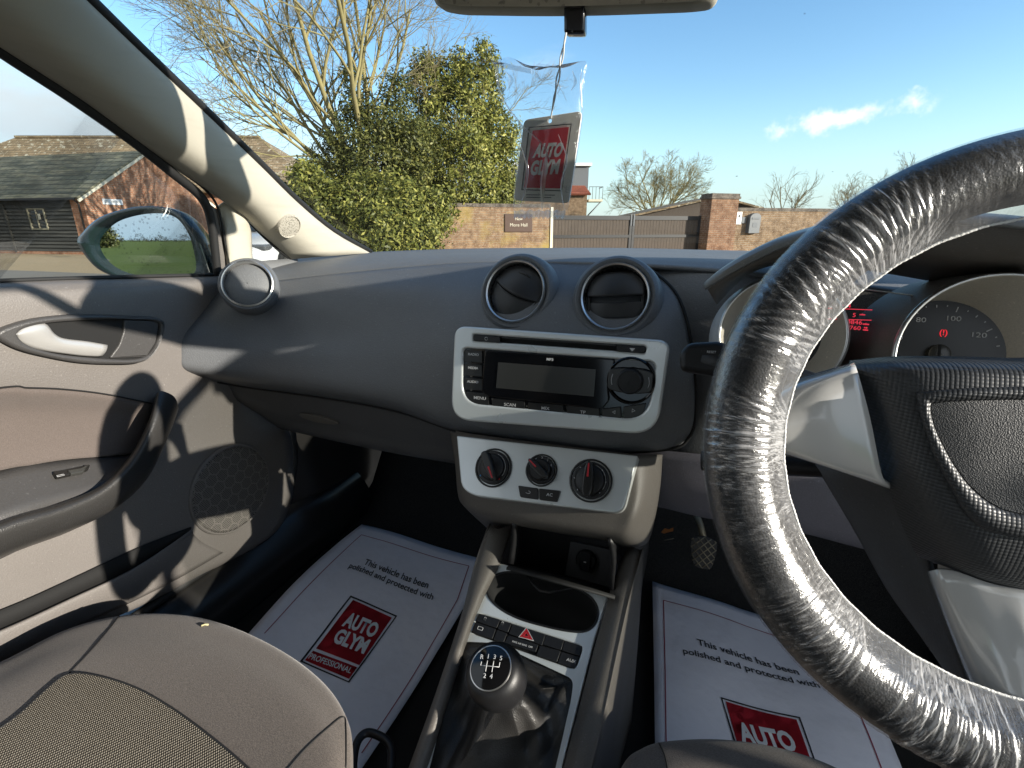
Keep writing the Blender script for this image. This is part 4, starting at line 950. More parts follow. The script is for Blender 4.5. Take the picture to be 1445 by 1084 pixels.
xs = [(658, 553, 690, 572), (694, 562, 741, 579), (745, 567.5, 795, 583), (799, 572, 846, 587)]
for a, b, c_, d_ in xs:
    k = (c_ - a) * .078
    plate('radio_key', RF, rounded(RU([(a, b), (c_, b + k), (c_ + .5, d_ + k * .5), (a + 2, d_ - k * .5)]), .0016), .004, M['satin'], rad, top=.0022, bev=.0006, px=False)
plate('seek_key', RF, rounded(RU([(850, 577), (876, 574), (877, 592), (850, 589)]), .0016), .004, M['satin'], rad, top=.0022, bev=.0006, px=False)
plate('seek_key', RF, rounded(RU([(880, 574), (912, 569), (905, 590), (881, 592)]), .0016), .004, M['satin'], rad, top=.0022, bev=.0006, px=False)
for a, b in ((666.5, 511), (666, 531), (666, 550.5), (696, 563), (744, 573), (797, 580), (847, 586), (880, 582)):
    lathe('radio_stud', RF, RF.uv(a, b), [(.0012, 0), (.0012, .0036), (.0002, .0040)], M['lcd'], rad, 10, cap1=False)
kc = RF.uv(890.5, 537)
kn = lathe('volume_knob', RF, kc, [(.031, -.001), (.031, .004), (.0295, .0055), (.028, .005), (.0275, .003)], M['gloss'], rad, 48, cap1=False)
plate('rocker', RF, rounded([(kc[0] + a, kc[1] + b) for a, b in ((-.0285, .013), (-.014, .016), (.014, .0165), (.028, .013), (.028, -.012), (.012, -.0155), (-.012, -.016), (-.0285, -.013))], .006), .006, M['satin'], kn, top=.0085, bev=.0012, px=False)
lathe('dial', RF, kc, [(.0165, .006), (.0165, .013), (.0155, .0185), (.014, .0195), (.0135, .0188), (.001, .0196)], M['black'], kn, 40, cap1=False)
for k in (-1, 1):
    tube('rocker_mark', [RF.pt(kc[0] + k * (.0225 + .0012 * (1 - q * q)), kc[1] + q * .007, .0088) for q in np.linspace(-1, 1, 7)], .00045, M['mark'], kn, 5)
sl_ = ((930 - 640) and (612 - 592) / (927 - 637.0))
to = lambda x, y: {'to': (x + 20, y + 20 * .078)}
items = [(s, x, y, h, dict(to(x, y), bold=b, xs=1.12)) for s, x, y, h, b in (('RADIO', 668, 500.5, 3.4, .012), ('MEDIA', 667.5, 519.5, 3.4, .02), ('AUDIO', 667, 539, 3.4, .012), ('MENU', 677, 562, 4.3, .004), ('SCAN', 719.5, 571.5, 4.3, .004), ('MIX', 769.5, 576.5, 4.3, .004), ('TP', 822.5, 582, 4.3, .004))]
letters('key_lettering', RF, items, M['mark'], rad, .0026)
letters('key_arrows', RF, [('\u25c1', 866, 582, 4, {}), ('\u25b7', 894, 580, 4.2, {})], M['mark'], rad, .0026)
letters('front_lettering', RF, [('MP3', 776, 507.5, 3.6, dict(to(776, 507.5), bold=.03, xs=1.1))], M['white_ink'], rad, .0051)
plate('eject_mark', RF, RU([(889, 491), (897, 491.6), (892.6, 496)]), .0006, M['mark'], rad, top=.0050, px=False)
tube('power_mark', [RF.pt(RF.uv(688, 478)[0] + .0022 * math.cos(a), RF.uv(688, 478)[1] + .0022 * math.sin(a), .0048) for a in np.linspace(0, 6.1, 16)], .0003, M['mark'], rad, 5)

# ---- heater panel and its housing
H0 = [[(634, 605, .70), (652, 610, .668), (700, 617, .645), (780, 627, .638), (870, 638, .638), (905, 642, .645), (935, 642, .69)],
      [(642, 655, .68), (656, 660, .640), (705, 669, .618), (782, 679, .612), (872, 690, .614), (906, 690, .622), (932, 685, .68)],
      [(646, 697, .665), (658, 704, .625), (705, 713, .598), (782, 724, .590), (866, 735, .592), (898, 735, .602), (925, 728, .67)],
      [(655, 715, .67), (670, 726, .63), (712, 737, .604), (782, 748, .596), (856, 758, .598), (888, 765, .612), (914, 765, .67)],
      [(688, 746, .72), (700, 746, .70), (728, 742, .68), (785, 752, .68), (846, 762, .68), (872, 770, .69), (890, 775, .71)]]
hs2 = loft('heater_housing', H0, M['hood'], dash, su=6, sv=6, solid=.005)
HF = Frame.by3(on(650, 620, Y=.624), on(895, 648, Y=.620), on(770, 712, Y=.578))
HU = lambda L: [HF.uv(*p) for p in L]
hol = rounded(HU([(644.5, 615), (900, 643.5), (878, 725), (668, 700), (651, 688)]), [.002, .002, .014, .022, .022], 8)
hp = plate('heater_panel', HF, hol, .03, M['silver'], dash, top=.001, bev=.002, px=False)
def knob(c, r, ang, kind):
    c = HF.uv(*c); d = lathe('heater_knob', HF, c, [(r * 1.08, .0), (r * 1.08, .0035), (r * 1.0, .004), (r * .98, -.001), (r * .93, -.001), (r * .92, .006), (r * .84, .0072), (r * .72, .0068), (r * .70, .011), (r * .62, .0125), (r * .001, .0128)], M['black'], hp, 48, cap1=False)
    m = HF.m @ Matrix.Translation((c[0], c[1], .0125)) @ Matrix.Rotation(ang, 4, 'Z')
    L = r * .86; ol_ = smoothout([(-L, 0), (-L * .8, r * .22), (0, r * .25), (L * .75, r * .17), (L, 0), (L * .75, -r * .17), (0, -r * .25), (-L * .8, -r * .22)], 5)
    me = plate_mesh([ol_], .014, .0022); me.transform(m @ Matrix.Translation((0, 0, .004))); finish('grip', me, M['satin'], d, smooth=False)
    me = plate_mesh([[(r * .08, -r * .05), (L * .86, -r * .035), (L * .86, r * .035), (r * .08, r * .05)]], .001); me.transform(m @ Matrix.Translation((0, 0, .0113))); finish('pointer', me, M['red_mark'], d, smooth=False)
    return c, d
c1_, k1 = knob((697, 660.5), .0265, R_(-58), 0); c2_, k2 = knob((764.5, 664), .0213, R_(143), 1); c3_, k3 = knob((834, 678.5), .0272, R_(92), 2)
for (c_, r) in ((c1_, .0265), (c3_, .0272)):
    tube('scale_arc', [HF.pt(c_[0] + r * .78 * math.cos(a), c_[1] + r * .78 * math.sin(a), .0072) for a in np.linspace(R_(-30), R_(75), 14)], .0003, M['mark'], k1 if r < .027 else k3, 5)
for a, mt, nm in ((R_(222), 'blue_mark', 'cold_dot'), (R_(-47), 'red_mark', 'hot_dot')):
    lathe(nm, HF, (c1_[0] + .0212 * math.cos(a), c1_[1] + .0212 * math.sin(a)), [(.0011, .0068), (.0011, .0077), (.0001, .0078)], M[mt], k1, 10, cap1=False)
for a in (R_(180), R_(135), R_(45), R_(0), R_(225), R_(-45)):
    plate('scale_mark', HF, circ((c3_[0] + .0214 * math.cos(a), c3_[1] + .0214 * math.sin(a)), .0008, 8), .0006, M['mark'], k3, top=.0078, px=False)
ms = []
for i, s in enumerate('01234'):
    a = R_(152 - i * 31); me = text_mesh(s, .0048, 0); me.transform(HF.m @ Matrix.Translation((c2_[0] + .0166 * math.cos(a), c2_[1] + .0166 * math.sin(a), .0075))); ms.append(me)
finish('fan_speeds', merge('fan_speeds', ms), M['mark'], k2, smooth=False)
for q in (((732, 685.5), (760, 689.5), (760.5, 705.5), (735, 702)), ((761.5, 689.7), (792, 693), (787, 709), (762, 705.8))):
    plate('heater_key', HF, rounded(HU(q), .0022), .008, M['satin'], hp, top=.0032, bev=.0008, px=False)
letters('key_lettering', HF, [('AC', 775.5, 698.5, 4.2, {'to': (795, 700.8), 'xs': 1.15})], M['mark'], hp, .0036)
tube('recirculation_mark', [HF.pt(HF.uv(746, 695)[0] + .0035 * math.cos(a), HF.uv(746, 695)[1] + .0018 * math.sin(a), .0034) for a in np.linspace(-2.6, 1.4, 14)], .0004, M['mark'], hp, 5)
# ---- instrument cluster
M['cowl'] = plastic('cowl_plastic', (.20, .20, .195), .38, 900, .15)
M['lining'] = plastic('hood_lining', (.16, .145, .13), .5, 900, .3)
M['tube'] = plastic('dial_tube', (.45, .45, .43), .38, 1200, .1)
ht = [[(998, 402, .60), (1020, 384, .585), (1060, 360, .57), (1110, 339, .56), (1180, 322, .55), (1260, 312, .55), (1350, 309, .55), (1460, 318, .55), (1560, 345, .56)],
      [(999, 408, .592), (1022, 393, .575), (1064, 370, .56), (1114, 348, .55), (1184, 331, .54), (1264, 321, .54), (1352, 319, .54), (1460, 328, .54), (1560, 356, .55)]]
hood_back = [(1040, 372, .80), (1070, 360, .80), (1110, 350, .80), (1150, 338, .78), (1210, 328, .76), (1280, 322, .74), (1360, 322, .72), (1460, 330, .72), (1560, 352, .72)]
hd_ = loft('cluster_hood', [hood_back, [(1018, 386, .66), (1042, 372, .66), (1084, 350, .65), (1130, 331, .63), (1190, 318, .62), (1266, 309, .61), (1354, 307, .61), (1460, 316, .61), (1560, 342, .62)], ht[0], ht[1]], M['cowl'], dash, su=5, sv=5, solid=.004)
hin = [ht[1], [(1012, 430, .62), (1050, 392, .64), (1090, 375, .66), (1140, 372, .66), (1200, 378, .66), (1262, 388, .66), (1340, 400, .665), (1450, 404, .67), (1560, 416, .67)]]
loft('hood_lining', hin, M['lining'], dash, su=1, sv=5, solid=.003)
CF = Frame(on(1230, 450, Y=.625), Vector((1, 0, 0)), Vector((0, -.95, .30)))
CU = lambda L: [CF.uv(*p) for p in L]
cl_ = plate('instrument_cluster', CF, CU([(960, 380), (1560, 380), (1560, 620), (960, 620)]), .02, M['satin'], dash, top=-.045)
plate('centre_plate', CF, CU([(1160, 406), (1322, 415), (1300, 520), (1160, 520)]), .01, M['gloss'], cl_, top=-.004)
plate('centre_brow', CF, CU([(1150, 384), (1345, 402), (1336, 414), (1300, 411), (1298, 416), (1150, 404)]), .02, M['hood'], cl_, top=.002, bev=.002)
tube('brow_line', [CF.px(*p, .003) for p in ((1200, 405.5), (1292, 417.5), (1300, 411.5))], .0009, M['chrome'], cl_, 6)
M['cone'] = plastic('dial_cone', (.56, .52, .45), .4, 1200, .1)
def skew(name, c, rings, mat, parent, cap=False):
    """lathe whose centre may drift: rings of (du, dv, radius, w)"""
    n = 64; G = np.array([[tuple(CF.pt(c[0] + du + r * math.cos(2 * math.pi * k / n), c[1] + dv + r * math.sin(2 * math.pi * k / n), w)) for k in range(n)] for du, dv, r, w in rings])
    return finish(name, gridmesh(name, G, closed_v=True), mat, parent)
for nm, c_, r, wr, fc, wf_, rf_ in (('rev_counter', (1102, 472), .0625, .012, (1095, 472), -.03, .046), ('speedometer', (1412, 512), .083, .030, (1322, 500), -.04, .0575)):
    u, v_ = CF.uv(*c_, wr); fu, fv = CF.uv(*fc, wf_); du, dv = fu - u, fv - v_
    g = skew(nm, (u, v_), [(du * .6, 0, r * 1.16, -.05), (du * .4, 0, r * 1.14, -.03), (du * .12, 0, r * 1.07, wr * .35), (0, 0, r * 1.01, wr)], M['tube'] if nm == 'rev_counter' else M['lining'], cl_)
    skew('bezel_ring', (u, v_), [(0, 0, r * 1.025, wr - .003), (0, 0, r * 1.02, wr + .0005), (0, 0, r * 1.0, wr + .002), (0, 0, r * .98, wr + .0005)], M['chrome'], g)
    skew('bezel_cone', (u, v_), [(0, 0, r * .985, wr), (du * .45, dv * .45, r * .58 + rf_ * .42, wr * .55 + wf_ * .45), (du, dv, rf_ * 1.01, wf_)], M['cone'], g)
    skew('dial_face', (fu, fv), [(0, 0, rf_ * 1.02, wf_ + .0006), (0, 0, .0005, wf_ + .0007)], M['satin'], g)
    lathe('needle_hub', CF, (fu, fv), [(.0105, wf_), (.010, wf_ + .007), (.0088, wf_ + .008), (.0005, wf_ + .008)], M['lcd'], g, 28, cap1=False)
    if nm == 'speedometer':
        nd = wf_ + .0012; DM = lambda a, q_: CF.pt(fu + math.cos(a) * rf_ * q_, fv + math.sin(a) * rf_ * q_, nd)
        bmx = []; rot = CF.m.to_3x3().to_4x4()
        for i in range(27):
            a = R_(76 - (i * 5 - 100) * 2.05); big = i % 4 == 0; L_k = .10 if big else .05
            if i % 2: L_k = .03
            p0, p1 = DM(a, .93 - L_k), DM(a, .93); s_ = (p1 - p0).cross(CF.n).normalized() * .0005
            bmx.append(pymesh('k', [p0 - s_, p1 - s_, p1 + s_, p0 + s_], [(0, 1, 2, 3)]))
        for i in range(0, 8):
            a = R_(76 - (i * 20 - 100) * 2.05); me = text_mesh(str(i * 20), .0075, .0, 1.3)
            me.transform(Matrix.Translation(DM(a, .70)) @ rot); bmx.append(me)
        finish('scale', merge('scale', bmx), M['mark'], g, smooth=False)
        nt_ = NT('warning_lamp').P(col=(.4, .02, .02), emit=(1, .03, .05), emits=.25)
        me = text_mesh('(!)', .0085, .01, 1.0); me.transform(CF.m @ Matrix.Translation((fu + .003, fv + .0235, nd)))
        finish('brake_warning', me, nt_.mat, g, smooth=False)
        me = pymesh('needle', [CF.pt(fu + a * .0012 - .001, fv + b, wf_ + .0085) for a, b in ((-1, -.012), (1, -.012), (1, .010), (-1, .010))], [(0, 1, 2, 3)])
        finish('needle', me, M['void'], g, smooth=False, solid=.001)
led = NT('display_red').P(col=(.3, .02, .03), emit=(1.0, .05, .09), emits=.26).mat
ledd = NT('display_glow').P(col=(.03, .012, .014), rough=.3, emit=(1.0, .03, .07), emits=.012).mat
plate('trip_display', CF, CU([(1165, 428), (1234, 432), (1230, 467), (1163, 464)]), .002, ledd, cl_, top=-.002)
it = [('13:14', 1189.5, 431.5, 5.6, {'xs': 1.1}), ('5', 1205.5, 445, 5.6, {'xs': 1.1}), ('miles', 1217, 444, 2.4, {'bold': .02}), ('60846', 1203, 455, 5.8, {'xs': 1.15}), ('miles', 1222, 457.5, 2.6, {'bold': .03}), ('8760', 1204, 463, 5.6, {'xs': 1.15}), ('trip\nmiles', 1221.5, 464, 2.2, {'bold': .04})]
letters('display_lettering', CF, [(s, x, y, h, dict(k, to=(x + 20, y + 1.2))) for s, x, y, h, k in it], led, cl_, -.0012)
ms = [pymesh('l', [CF.px(a, b, -.0012), CF.px(c_, d_, -.0012), CF.px(c_, d_ + 1.0, -.0012), CF.px(a, b + 1.0, -.0012)], [(0, 1, 2, 3)]) for a, b, c_, d_ in ((1168, 434.5, 1231, 437), (1168, 449.5, 1230, 451.5))]
finish('display_rules', merge('display_rules', ms), led, cl_, smooth=False)
# ================================================================== CENTRE CONSOLE
con = thing('center_console', 'grey centre console with silver deck, oval cup holder and a row of black switches', 'console', (CX, .45, .3))
kA, kB = on(780, 815, Y=.60), on(690, 1084, Z=.50)
KF = Frame(kB, Vector((1, 0, 0)), Vector((1, 0, 0)).cross(kA - kB))
if KF.n.z < 0: KF = Frame(kB, Vector((1, 0, 0)), -KF.n)
KU = lambda L, w=0.0: [KF.uv(p[0], p[1], w) for p in L]
deck = rounded(KU([(700, 793), (860, 836), (838, 905), (795, 1075), (768, 1200), (545, 1200), (583, 1100), (622, 990), (664, 868)]), [.012, .012, .01, .02, .01, .01, .02, .01, .01], 6)
gait = rounded(KU([(651, 903), (700, 905), (812, 957), (809, 985), (789, 1075), (762, 1180), (575, 1180), (604, 1084), (628, 985)]), [.012, .01, .016, .02, .02, .01, .01, .02, .02], 8)
cup = smoothout(KU([(688, 838), (690, 820), (706, 809), (728, 808), (765, 815), (800, 825), (830, 840), (843, 858), (841, 878), (828, 890), (806, 891), (770, 884), (730, 872), (702, 856)]), 6)
keys = rounded(KU([(676, 865), (823, 912), (812, 945), (665, 893)]), [.008, .008, .009, .008], 6)
dk = plate('deck', KF, deck, .012, M['silver'], con, top=.0, bev=.0022, holes=[gait, cup, keys], px=False)
# cup well
n = len(cup); G = np.array([[tuple(KF.pt(a + (b0_ - a) * s, b + (b1_ - b) * s, w)) for a, b in cup] for s, w, b0_, b1_ in [(0, -.002, 0, 0), (.02, -.008, np.mean([p[0] for p in cup]), np.mean([p[1] for p in cup])), (.06, -.06, np.mean([p[0] for p in cup]), np.mean([p[1] for p in cup])), (.99, -.062, np.mean([p[0] for p in cup]), np.mean([p[1] for p in cup]))]])
finish('cup_well', gridmesh('cup_well', G, closed_v=True), M['void'], con)
tube('cup_lip', [KF.pt(a, b, .0) for a, b in cup], .0016, M['black'], con, 8, closed=True)
tube('cup_grip', [KF.px(*p, -.006) for p in ((746, 814), (752, 824), (762, 834), (775, 836), (795, 832), (811, 829))], .0018, M['black'], con, 8)
# switch row
plate('switch_bed', KF, keys, .01, M['void'], con, top=-.003, px=False)
sw = [((676, 866), (706, 875), (701, 887), (671, 877)), ((671, 878), (700, 888), (695, 902), (665, 893)),
      ((708, 876), (722, 880), (717, 893), (702, 888)), ((701.5, 889), (716, 894), (711, 907), (696.5, 903)),
      ((723, 881), (770, 896), (765, 911), (718, 895)), ((717.5, 896.5), (760, 910), (756, 921), (712, 907.5)),
      ((771, 896.5), (796, 904), (792, 918), (766, 910)), ((762, 911), (791.5, 919), (786, 935), (757, 925.5)),
      ((797, 904.5), (822, 912.5), (817.5, 926), (793, 918.5)), ((792.5, 920), (817, 927.5), (811, 944), (787, 936))]
for q in sw: plate('console_switch', KF, rounded(KU(q), .0016, 3), .008, M['black'], con, top=.0012, bev=.0007, px=False)
wp_ = KU([(743, 887), (751.5, 903), (733.5, 898.5)], .0016)
def trap(L, s):
    cx, cy = sum(p[0] for p in L) / 3, sum(p[1] for p in L) / 3; return [(cx + (a - cx) * s, cy + (b - cy) * s) for a, b in L]
plate('hazard_mark', KF, trap(wp_, 1.0), .0006, M['red_mark'], con, top=.0018, holes=[trap(wp_, .72)], px=False)
plate('hazard_mark', KF, trap(wp_, 1.22), .0006, M['mark'], con, top=.0017, holes=[trap(wp_, 1.08)], px=False)
plate('hazard_mark', KF, trap(wp_, .58), .0006, M['red_mark'], con, top=.0018, holes=[trap(wp_, .3)], px=False)
letters('switch_lettering', KF, [('AUX', 806, 932.5, 4.4, {'to': (826, 938.6), 'xs': 1.1}), ('PASS AIR BAG  OFF', 737, 909.5, 2.4, {'to': (757, 915.8), 'xs': 1.1, 'bold': .01})], M['mark'], con, .0018)
for a, b in ((684.5, 874.5), (709, 881)):      # padlocks and heated screen marks
    u, v_ = KF.uv(a, b); plate('lock_mark', KF, [(u - .0022, v_ - .002), (u + .0022, v_ - .002), (u + .0022, v_ + .0012), (u - .0022, v_ + .0012)], .0006, M['lcd'], con, top=.0018, px=False)
    tube('lock_mark', [KF.pt(u + .0013 * math.cos(q), v_ + .0012 + .0018 * math.sin(q), .0016) for q in np.linspace(0, math.pi, 8)], .0003, M['mark'], con, 5)
u, v_ = KF.uv(678, 887.5); plate('screen_mark', KF, rounded([(u - .004, v_ - .0024), (u + .004, v_ - .0024), (u + .004, v_ + .0024), (u - .004, v_ + .0024)], .001), .0006, M['mark'], con, top=.0018, holes=[rounded([(u - .0034, v_ - .0018), (u + .0034, v_ - .0018), (u + .0034, v_ + .0018), (u - .0034, v_ + .0018)], .0006)], px=False)
# side walls and lips; each row runs from front to back
Lr = [[(694, 742), (676, 795), (657, 868), (622, 975), (592, 1060), (548, 1180)], [(702, 748), (690, 797), (664, 868), (626, 982), (598, 1066), (556, 1185)], [(726, 738), (704, 795), (669, 866), (630, 985), (603, 1070), (560, 1188)]]
def kp(p, w): return tuple(KF.px(p[0], p[1], w))
G = [[kp(p, .010) for p in Lr[0]], [kp(p, .012) for p in Lr[1]], [kp(p, .001) for p in Lr[2]]]
out = [(x - .004, y, z - .014) for x, y, z in G[0]]; low = [(x - .012, y, .31) for x, y, z in G[0]]; mid_ = [(x - .007, y, z * .55 + .14) for x, y, z in G[0]]
loft3('side_wall', [low, mid_, out, G[0], G[1], G[2]], M['hood'], con, 4, 4, .004)
Rr_ = [[(862, 830), (853, 862), (836, 925), (797, 1075), (768, 1190)], [(884, 776), (872, 838), (856, 905), (820, 1045), (786, 1185)], [(903, 776), (885, 842), (868, 915), (838, 1050), (803, 1188)], [(914, 770), (903, 842), (884, 920), (848, 1055), (812, 1190)]]
G = [[kp(p, .001) for p in Rr_[0]], [kp(p, .012) for p in Rr_[1]], [kp(p, .013) for p in Rr_[2]]]
edge = [(x + .006, y, z - .012) for x, y, z in G[2]]; mid_ = [(x + .010, y, z * .5 + .15) for x, y, z in G[2]]; low = [(x + .012, y, .30) for x, y, z in G[2]]
loft3('side_wall', [G[0], G[1], G[2], edge, mid_, low], M['hood'], con, 4, 4, .004)
# storage tray under the heater panel
tb_ = Frame.by3(on(728, 760, Y=.69), on(880, 790, Y=.69), on(800, 830, Y=.675))
plate('tray_back', tb_, [(690, 715), (900, 755), (875, 850), (690, 800)], .006, M['black'], con, top=0)
G = [[(728, 735, .60), (727, 765, .60), (722, 796, .595)], [(735, 742, .69), (736, 768, .69), (735, 800, .69)]]
loft('tray_side', G, M['black'], con, su=1, sv=3, solid=.006)
G = [[(862, 758, .60), (868, 790, .60), (866, 833, .595)], [(876, 766, .69), (874, 800, .69), (866, 840, .69)]]
loft('tray_side', G, M['black'], con, su=1, sv=3, solid=.006)
tf = [[on(715, 800, Y=.575), on(868, 842, Y=.575)], [on(728, 792, Y=.69), on(872, 830, Y=.69)]]
finish('tray_floor', gridmesh('tray_floor', np.array([[tuple(p) for p in r] for r in tf])), M['rubber'], con, solid=.004)
plate('socket_plate', tb_, rounded([tb_.uv(*p) for p in ((806, 762), (872, 776), (866, 832), (798, 812))], .004), .006, M['under'], con, top=.006, bev=.001, px=False)
so_ = lathe('power_socket', tb_, tb_.uv(829, 787), [(.0165, .004), (.0165, .012), (.015, .014), (.001, .0145)], M['rubber'], con, 30, cap1=False)
u, v_ = tb_.uv(829, 787)
plate('socket_tab', tb_, rounded([(u - .008, v_ - .016), (u + .008, v_ - .016), (u + .009, v_ + .016), (u - .009, v_ + .016)], .003), .004, M['black'], so_, top=.0185, bev=.001, px=False)
plate('socket_mark', tb_, rounded([(u - .002, v_ - .001), (u + .002, v_ - .001), (u + .002, v_ + .001), (u - .002, v_ + .001)], .0006), .0005, M['mark'], so_, top=.0189, px=False)
# knee panel beside the driver's footwell
kpz = [[(930, 715), (917, 760), (908, 830), (896, 905)], [(968, 722), (955, 770), (940, 830), (922, 905)]]
Gk = [[tuple(on(p[0], p[1], X=-.075 + .0) - Vector((0, 0, 0))) for p in kpz[0]], [tuple(on(p[0], p[1], X=-.055)) for p in kpz[1]]]
Gk = np.array([[(-.078, .70, .70), (-.078, .78, .62), (-.08, .84, .45), (-.08, .88, .30)], [(-.066, .76, .70), (-.066, .85, .62), (-.066, .92, .45), (-.068, .96, .30)], [(-.066, .90, .70), (-.066, .99, .62), (-.066, 1.06, .45), (-.066, 1.10, .30)]])
t = NT('ribbed_panel'); v = t.obj(); ck = t.node('ShaderNodeTexWave', wave_type='BANDS', bands_direction='DIAGONAL'); ck.inputs['Scale'].default_value = 90; t.l.new(v, ck.inputs['Vector'])
t.P(col=(.07, .065, .06), rough=.6); t.bump(ck.outputs[0], .5, .001); M['ribbed'] = t.mat
loft3('tunnel_panel', Gk, M['ribbed'], con, 4, 4, .004)
# ---- gear lever
gl0 = thing('gear_lever', 'round black gear knob with a shift pattern cap on a leather gaiter', 'gear lever', KF.px(700, 1010))
kc0 = on(697, 1018, Z=.555)
top_c = on(699, 952, Z=.628)
ax = (Vector((top_c.x + .002, top_c.y - .02, top_c.z)) - Vector((top_c.x - .005, top_c.y + .0, .52))).normalized()
ax = Vector((-.10, -.42, .90)).normalized()
GF = Frame(top_c, Vector((1, .18, .05)), ax)
lathe('knob', GF, (0, 0), [(.012, -.066), (.0145, -.058), (.016, -.048), (.020, -.041), (.0275, -.030), (.0325, -.016), (.034, -.003), (.0325, .008), (.0285, .0155), (.0238, .0186), (.0226, .0187)], M['black'], gl0, 56, cap1=True)
cap = lathe('knob_cap', GF, (0, 0), [(.0226, .0184), (.0218, .0198), (.0145, .0216), (.007, .0225), (.0004, .0227)], M['gloss'], gl0, 48, cap1=False)
lathe('cap_ring', GF, (0, 0), [(.0234, .0182), (.0231, .0197), (.0223, .0200), (.0219, .0195)], M['chrome'], gl0, 56, cap1=False)
lathe('knob_collar', GF, (0, 0), [(.0150, -.064), (.0152, -.056), (.0142, -.050), (.0132, -.047)], M['under'], gl0, 36, cap1=False)
zc = lambda a, b: .0227 - (a * a + b * b) * 5.6 + .0004
lines = [((-.0105, .0), (.0105, .0)), ((-.0105, .0), (-.0105, .0042)), ((-.0036, -.0056), (-.0036, .0056)), ((.0036, -.0056), (.0036, .0056)), ((.0105, .0), (.0105, .005))]
for (a, b), (c_, d_) in lines:
    tube('shift_line', [GF.pt(a + (c_ - a) * q, b + (d_ - b) * q, zc(a + (c_ - a) * q, b + (d_ - b) * q)) for q in np.linspace(0, 1, 5)], .00032, M['white_ink'], cap, 5)
ms = []
for s, a, b in (('R', -.0112, .0090), ('1', -.0037, .0097), ('3', .0037, .0097), ('5', .0110, .0090), ('2', -.0038, -.0098), ('4', .0036, -.0098)):
    me = text_mesh(s, .0066, .0); me.transform(GF.m @ Matrix.Translation((a, b, zc(a, b) + .0002))); ms.append(me)
finish('shift_numbers', merge('shift_numbers', ms), M['white_ink'], cap, smooth=False)
# gaiter: from the deck opening up to the collar, in soft folds
gc = (sum(p[0] for p in gait) / len(gait), sum(p[1] for p in gait) / len(gait))
m_ = 120
gp_ = np.array([tuple(KF.pt(*gait[int(k * len(gait) / m_) % len(gait)], -.004)) for k in range(m_)])
gp_ = cr(gp_[::4], 4, closed=True); m_ = len(gp_)
cc = GF.pt(0, 0, -.060); ang = np.array([math.atan2((Vector(p) - cc).dot(GF.v), (Vector(p) - cc).dot(GF.u)) for p in gp_])
topr = np.array([tuple(GF.pt(.0145 * math.cos(a), .0145 * math.sin(a), -.060)) for a in ang])
rg = np.random.default_rng(5); rows = []
nup = np.array(KF.n)
for s in np.linspace(0, 1, 28):
    q = gp_ * (1 - s) + topr * s
    sag = -.018 * math.sin(math.pi * min(1, s * 1.05)) ** 1.2
    th_ = ang
    fold = .009 * np.sin(3 * th_ + 3.2 * s + .5) * math.sin(math.pi * s) + .006 * np.sin(5 * th_ - 6 * s + 2) * math.sin(math.pi * s) + .005 * np.sin(2 * th_ + 9 * s) * s * math.sin(math.pi * s)
    fold += .004 * np.abs(np.sin(4 * th_ + 11 * s)) * math.sin(math.pi * s)
    rows.append(q + nup * (sag + fold + .0)[:, None])
t = NT('gaiter_leather'); v = t.obj(); t.P(col=(.022, .021, .020), rough=.42, spec=.45); t.bump(t.math('ADD', t.voro(v, 700), t.noise(v, 60, 4)), .35, .0009); M['leather'] = t.mat
G = np.array(rows); finish('gaiter', gridmesh('gaiter', G, closed_v=True), M['leather'], gl0)

# ================================================================== PASSENGER DOOR
door = thing('passenger_door', 'grey passenger door with silver handle, dark pull and round speaker grille', 'car door', (CX - .75, .2, .4))
# inner skin: rows of (pixel, X) from the window down
Ds = [[(-180, 402, -.90), (0, 396, -.90), (100, 392, -.90), (200, 390, -.90), (300, 387, -.895), (328, 386, -.895)],
      [(-180, 408, -.875), (0, 400, -.872), (100, 396, -.872), (200, 394, -.872), (300, 391, -.87), (326, 391, -.87)],
      [(-190, 418, -.852), (0, 408, -.852), (100, 404, -.852), (200, 401, -.852), (300, 397, -.852), (324, 398, -.855)],
      [(-200, 440, -.842), (0, 428, -.842), (100, 422, -.842), (200, 418, -.845), (280, 415, -.85), (312, 412, -.855)],
      [(-220, 520, -.845), (0, 500, -.845), (100, 495, -.845), (200, 485, -.85), (270, 470, -.86), (320, 455, -.87)],
      [(-240, 580, -.855), (0, 545, -.852), (80, 546, -.853), (200, 562, -.862), (270, 560, -.87), (350, 545, -.88)],
      [(-240, 640, -.875), (0, 610, -.876), (100, 610, -.876), (220, 610, -.876), (300, 610, -.876), (400, 600, -.885)],
      [(-240, 740, -.875), (0, 690, -.875), (120, 680, -.875), (240, 665, -.873), (320, 650, -.873), (412, 625, -.884)],
      [(-240, 860, -.866), (0, 790, -.868), (120, 750, -.868), (240, 715, -.868), (330, 690, -.868), (414, 690, -.884)],
      [(-240, 960, -.868), (0, 845, -.868), (120, 800, -.868), (230, 762, -.868), (325, 735, -.868), (404, 728, -.882)],
      [(-240, 1010, -.872), (0, 900, -.872), (110, 845, -.872), (220, 795, -.872), (315, 762, -.872), (388, 752, -.88)],
      [(-260, 1060, -.885), (0, 938, -.885), (100, 893, -.885), (205, 848, -.885), (290, 805, -.885), (360, 773, -.888)],
      [(-260, 1066, -.92), (0, 943, -.92), (100, 897, -.92), (205, 852, -.92), (292, 808, -.92), (364, 775, -.92)]]
loft('inner_skin', Ds, M['door'], door, 'X', 5, 6, .012)
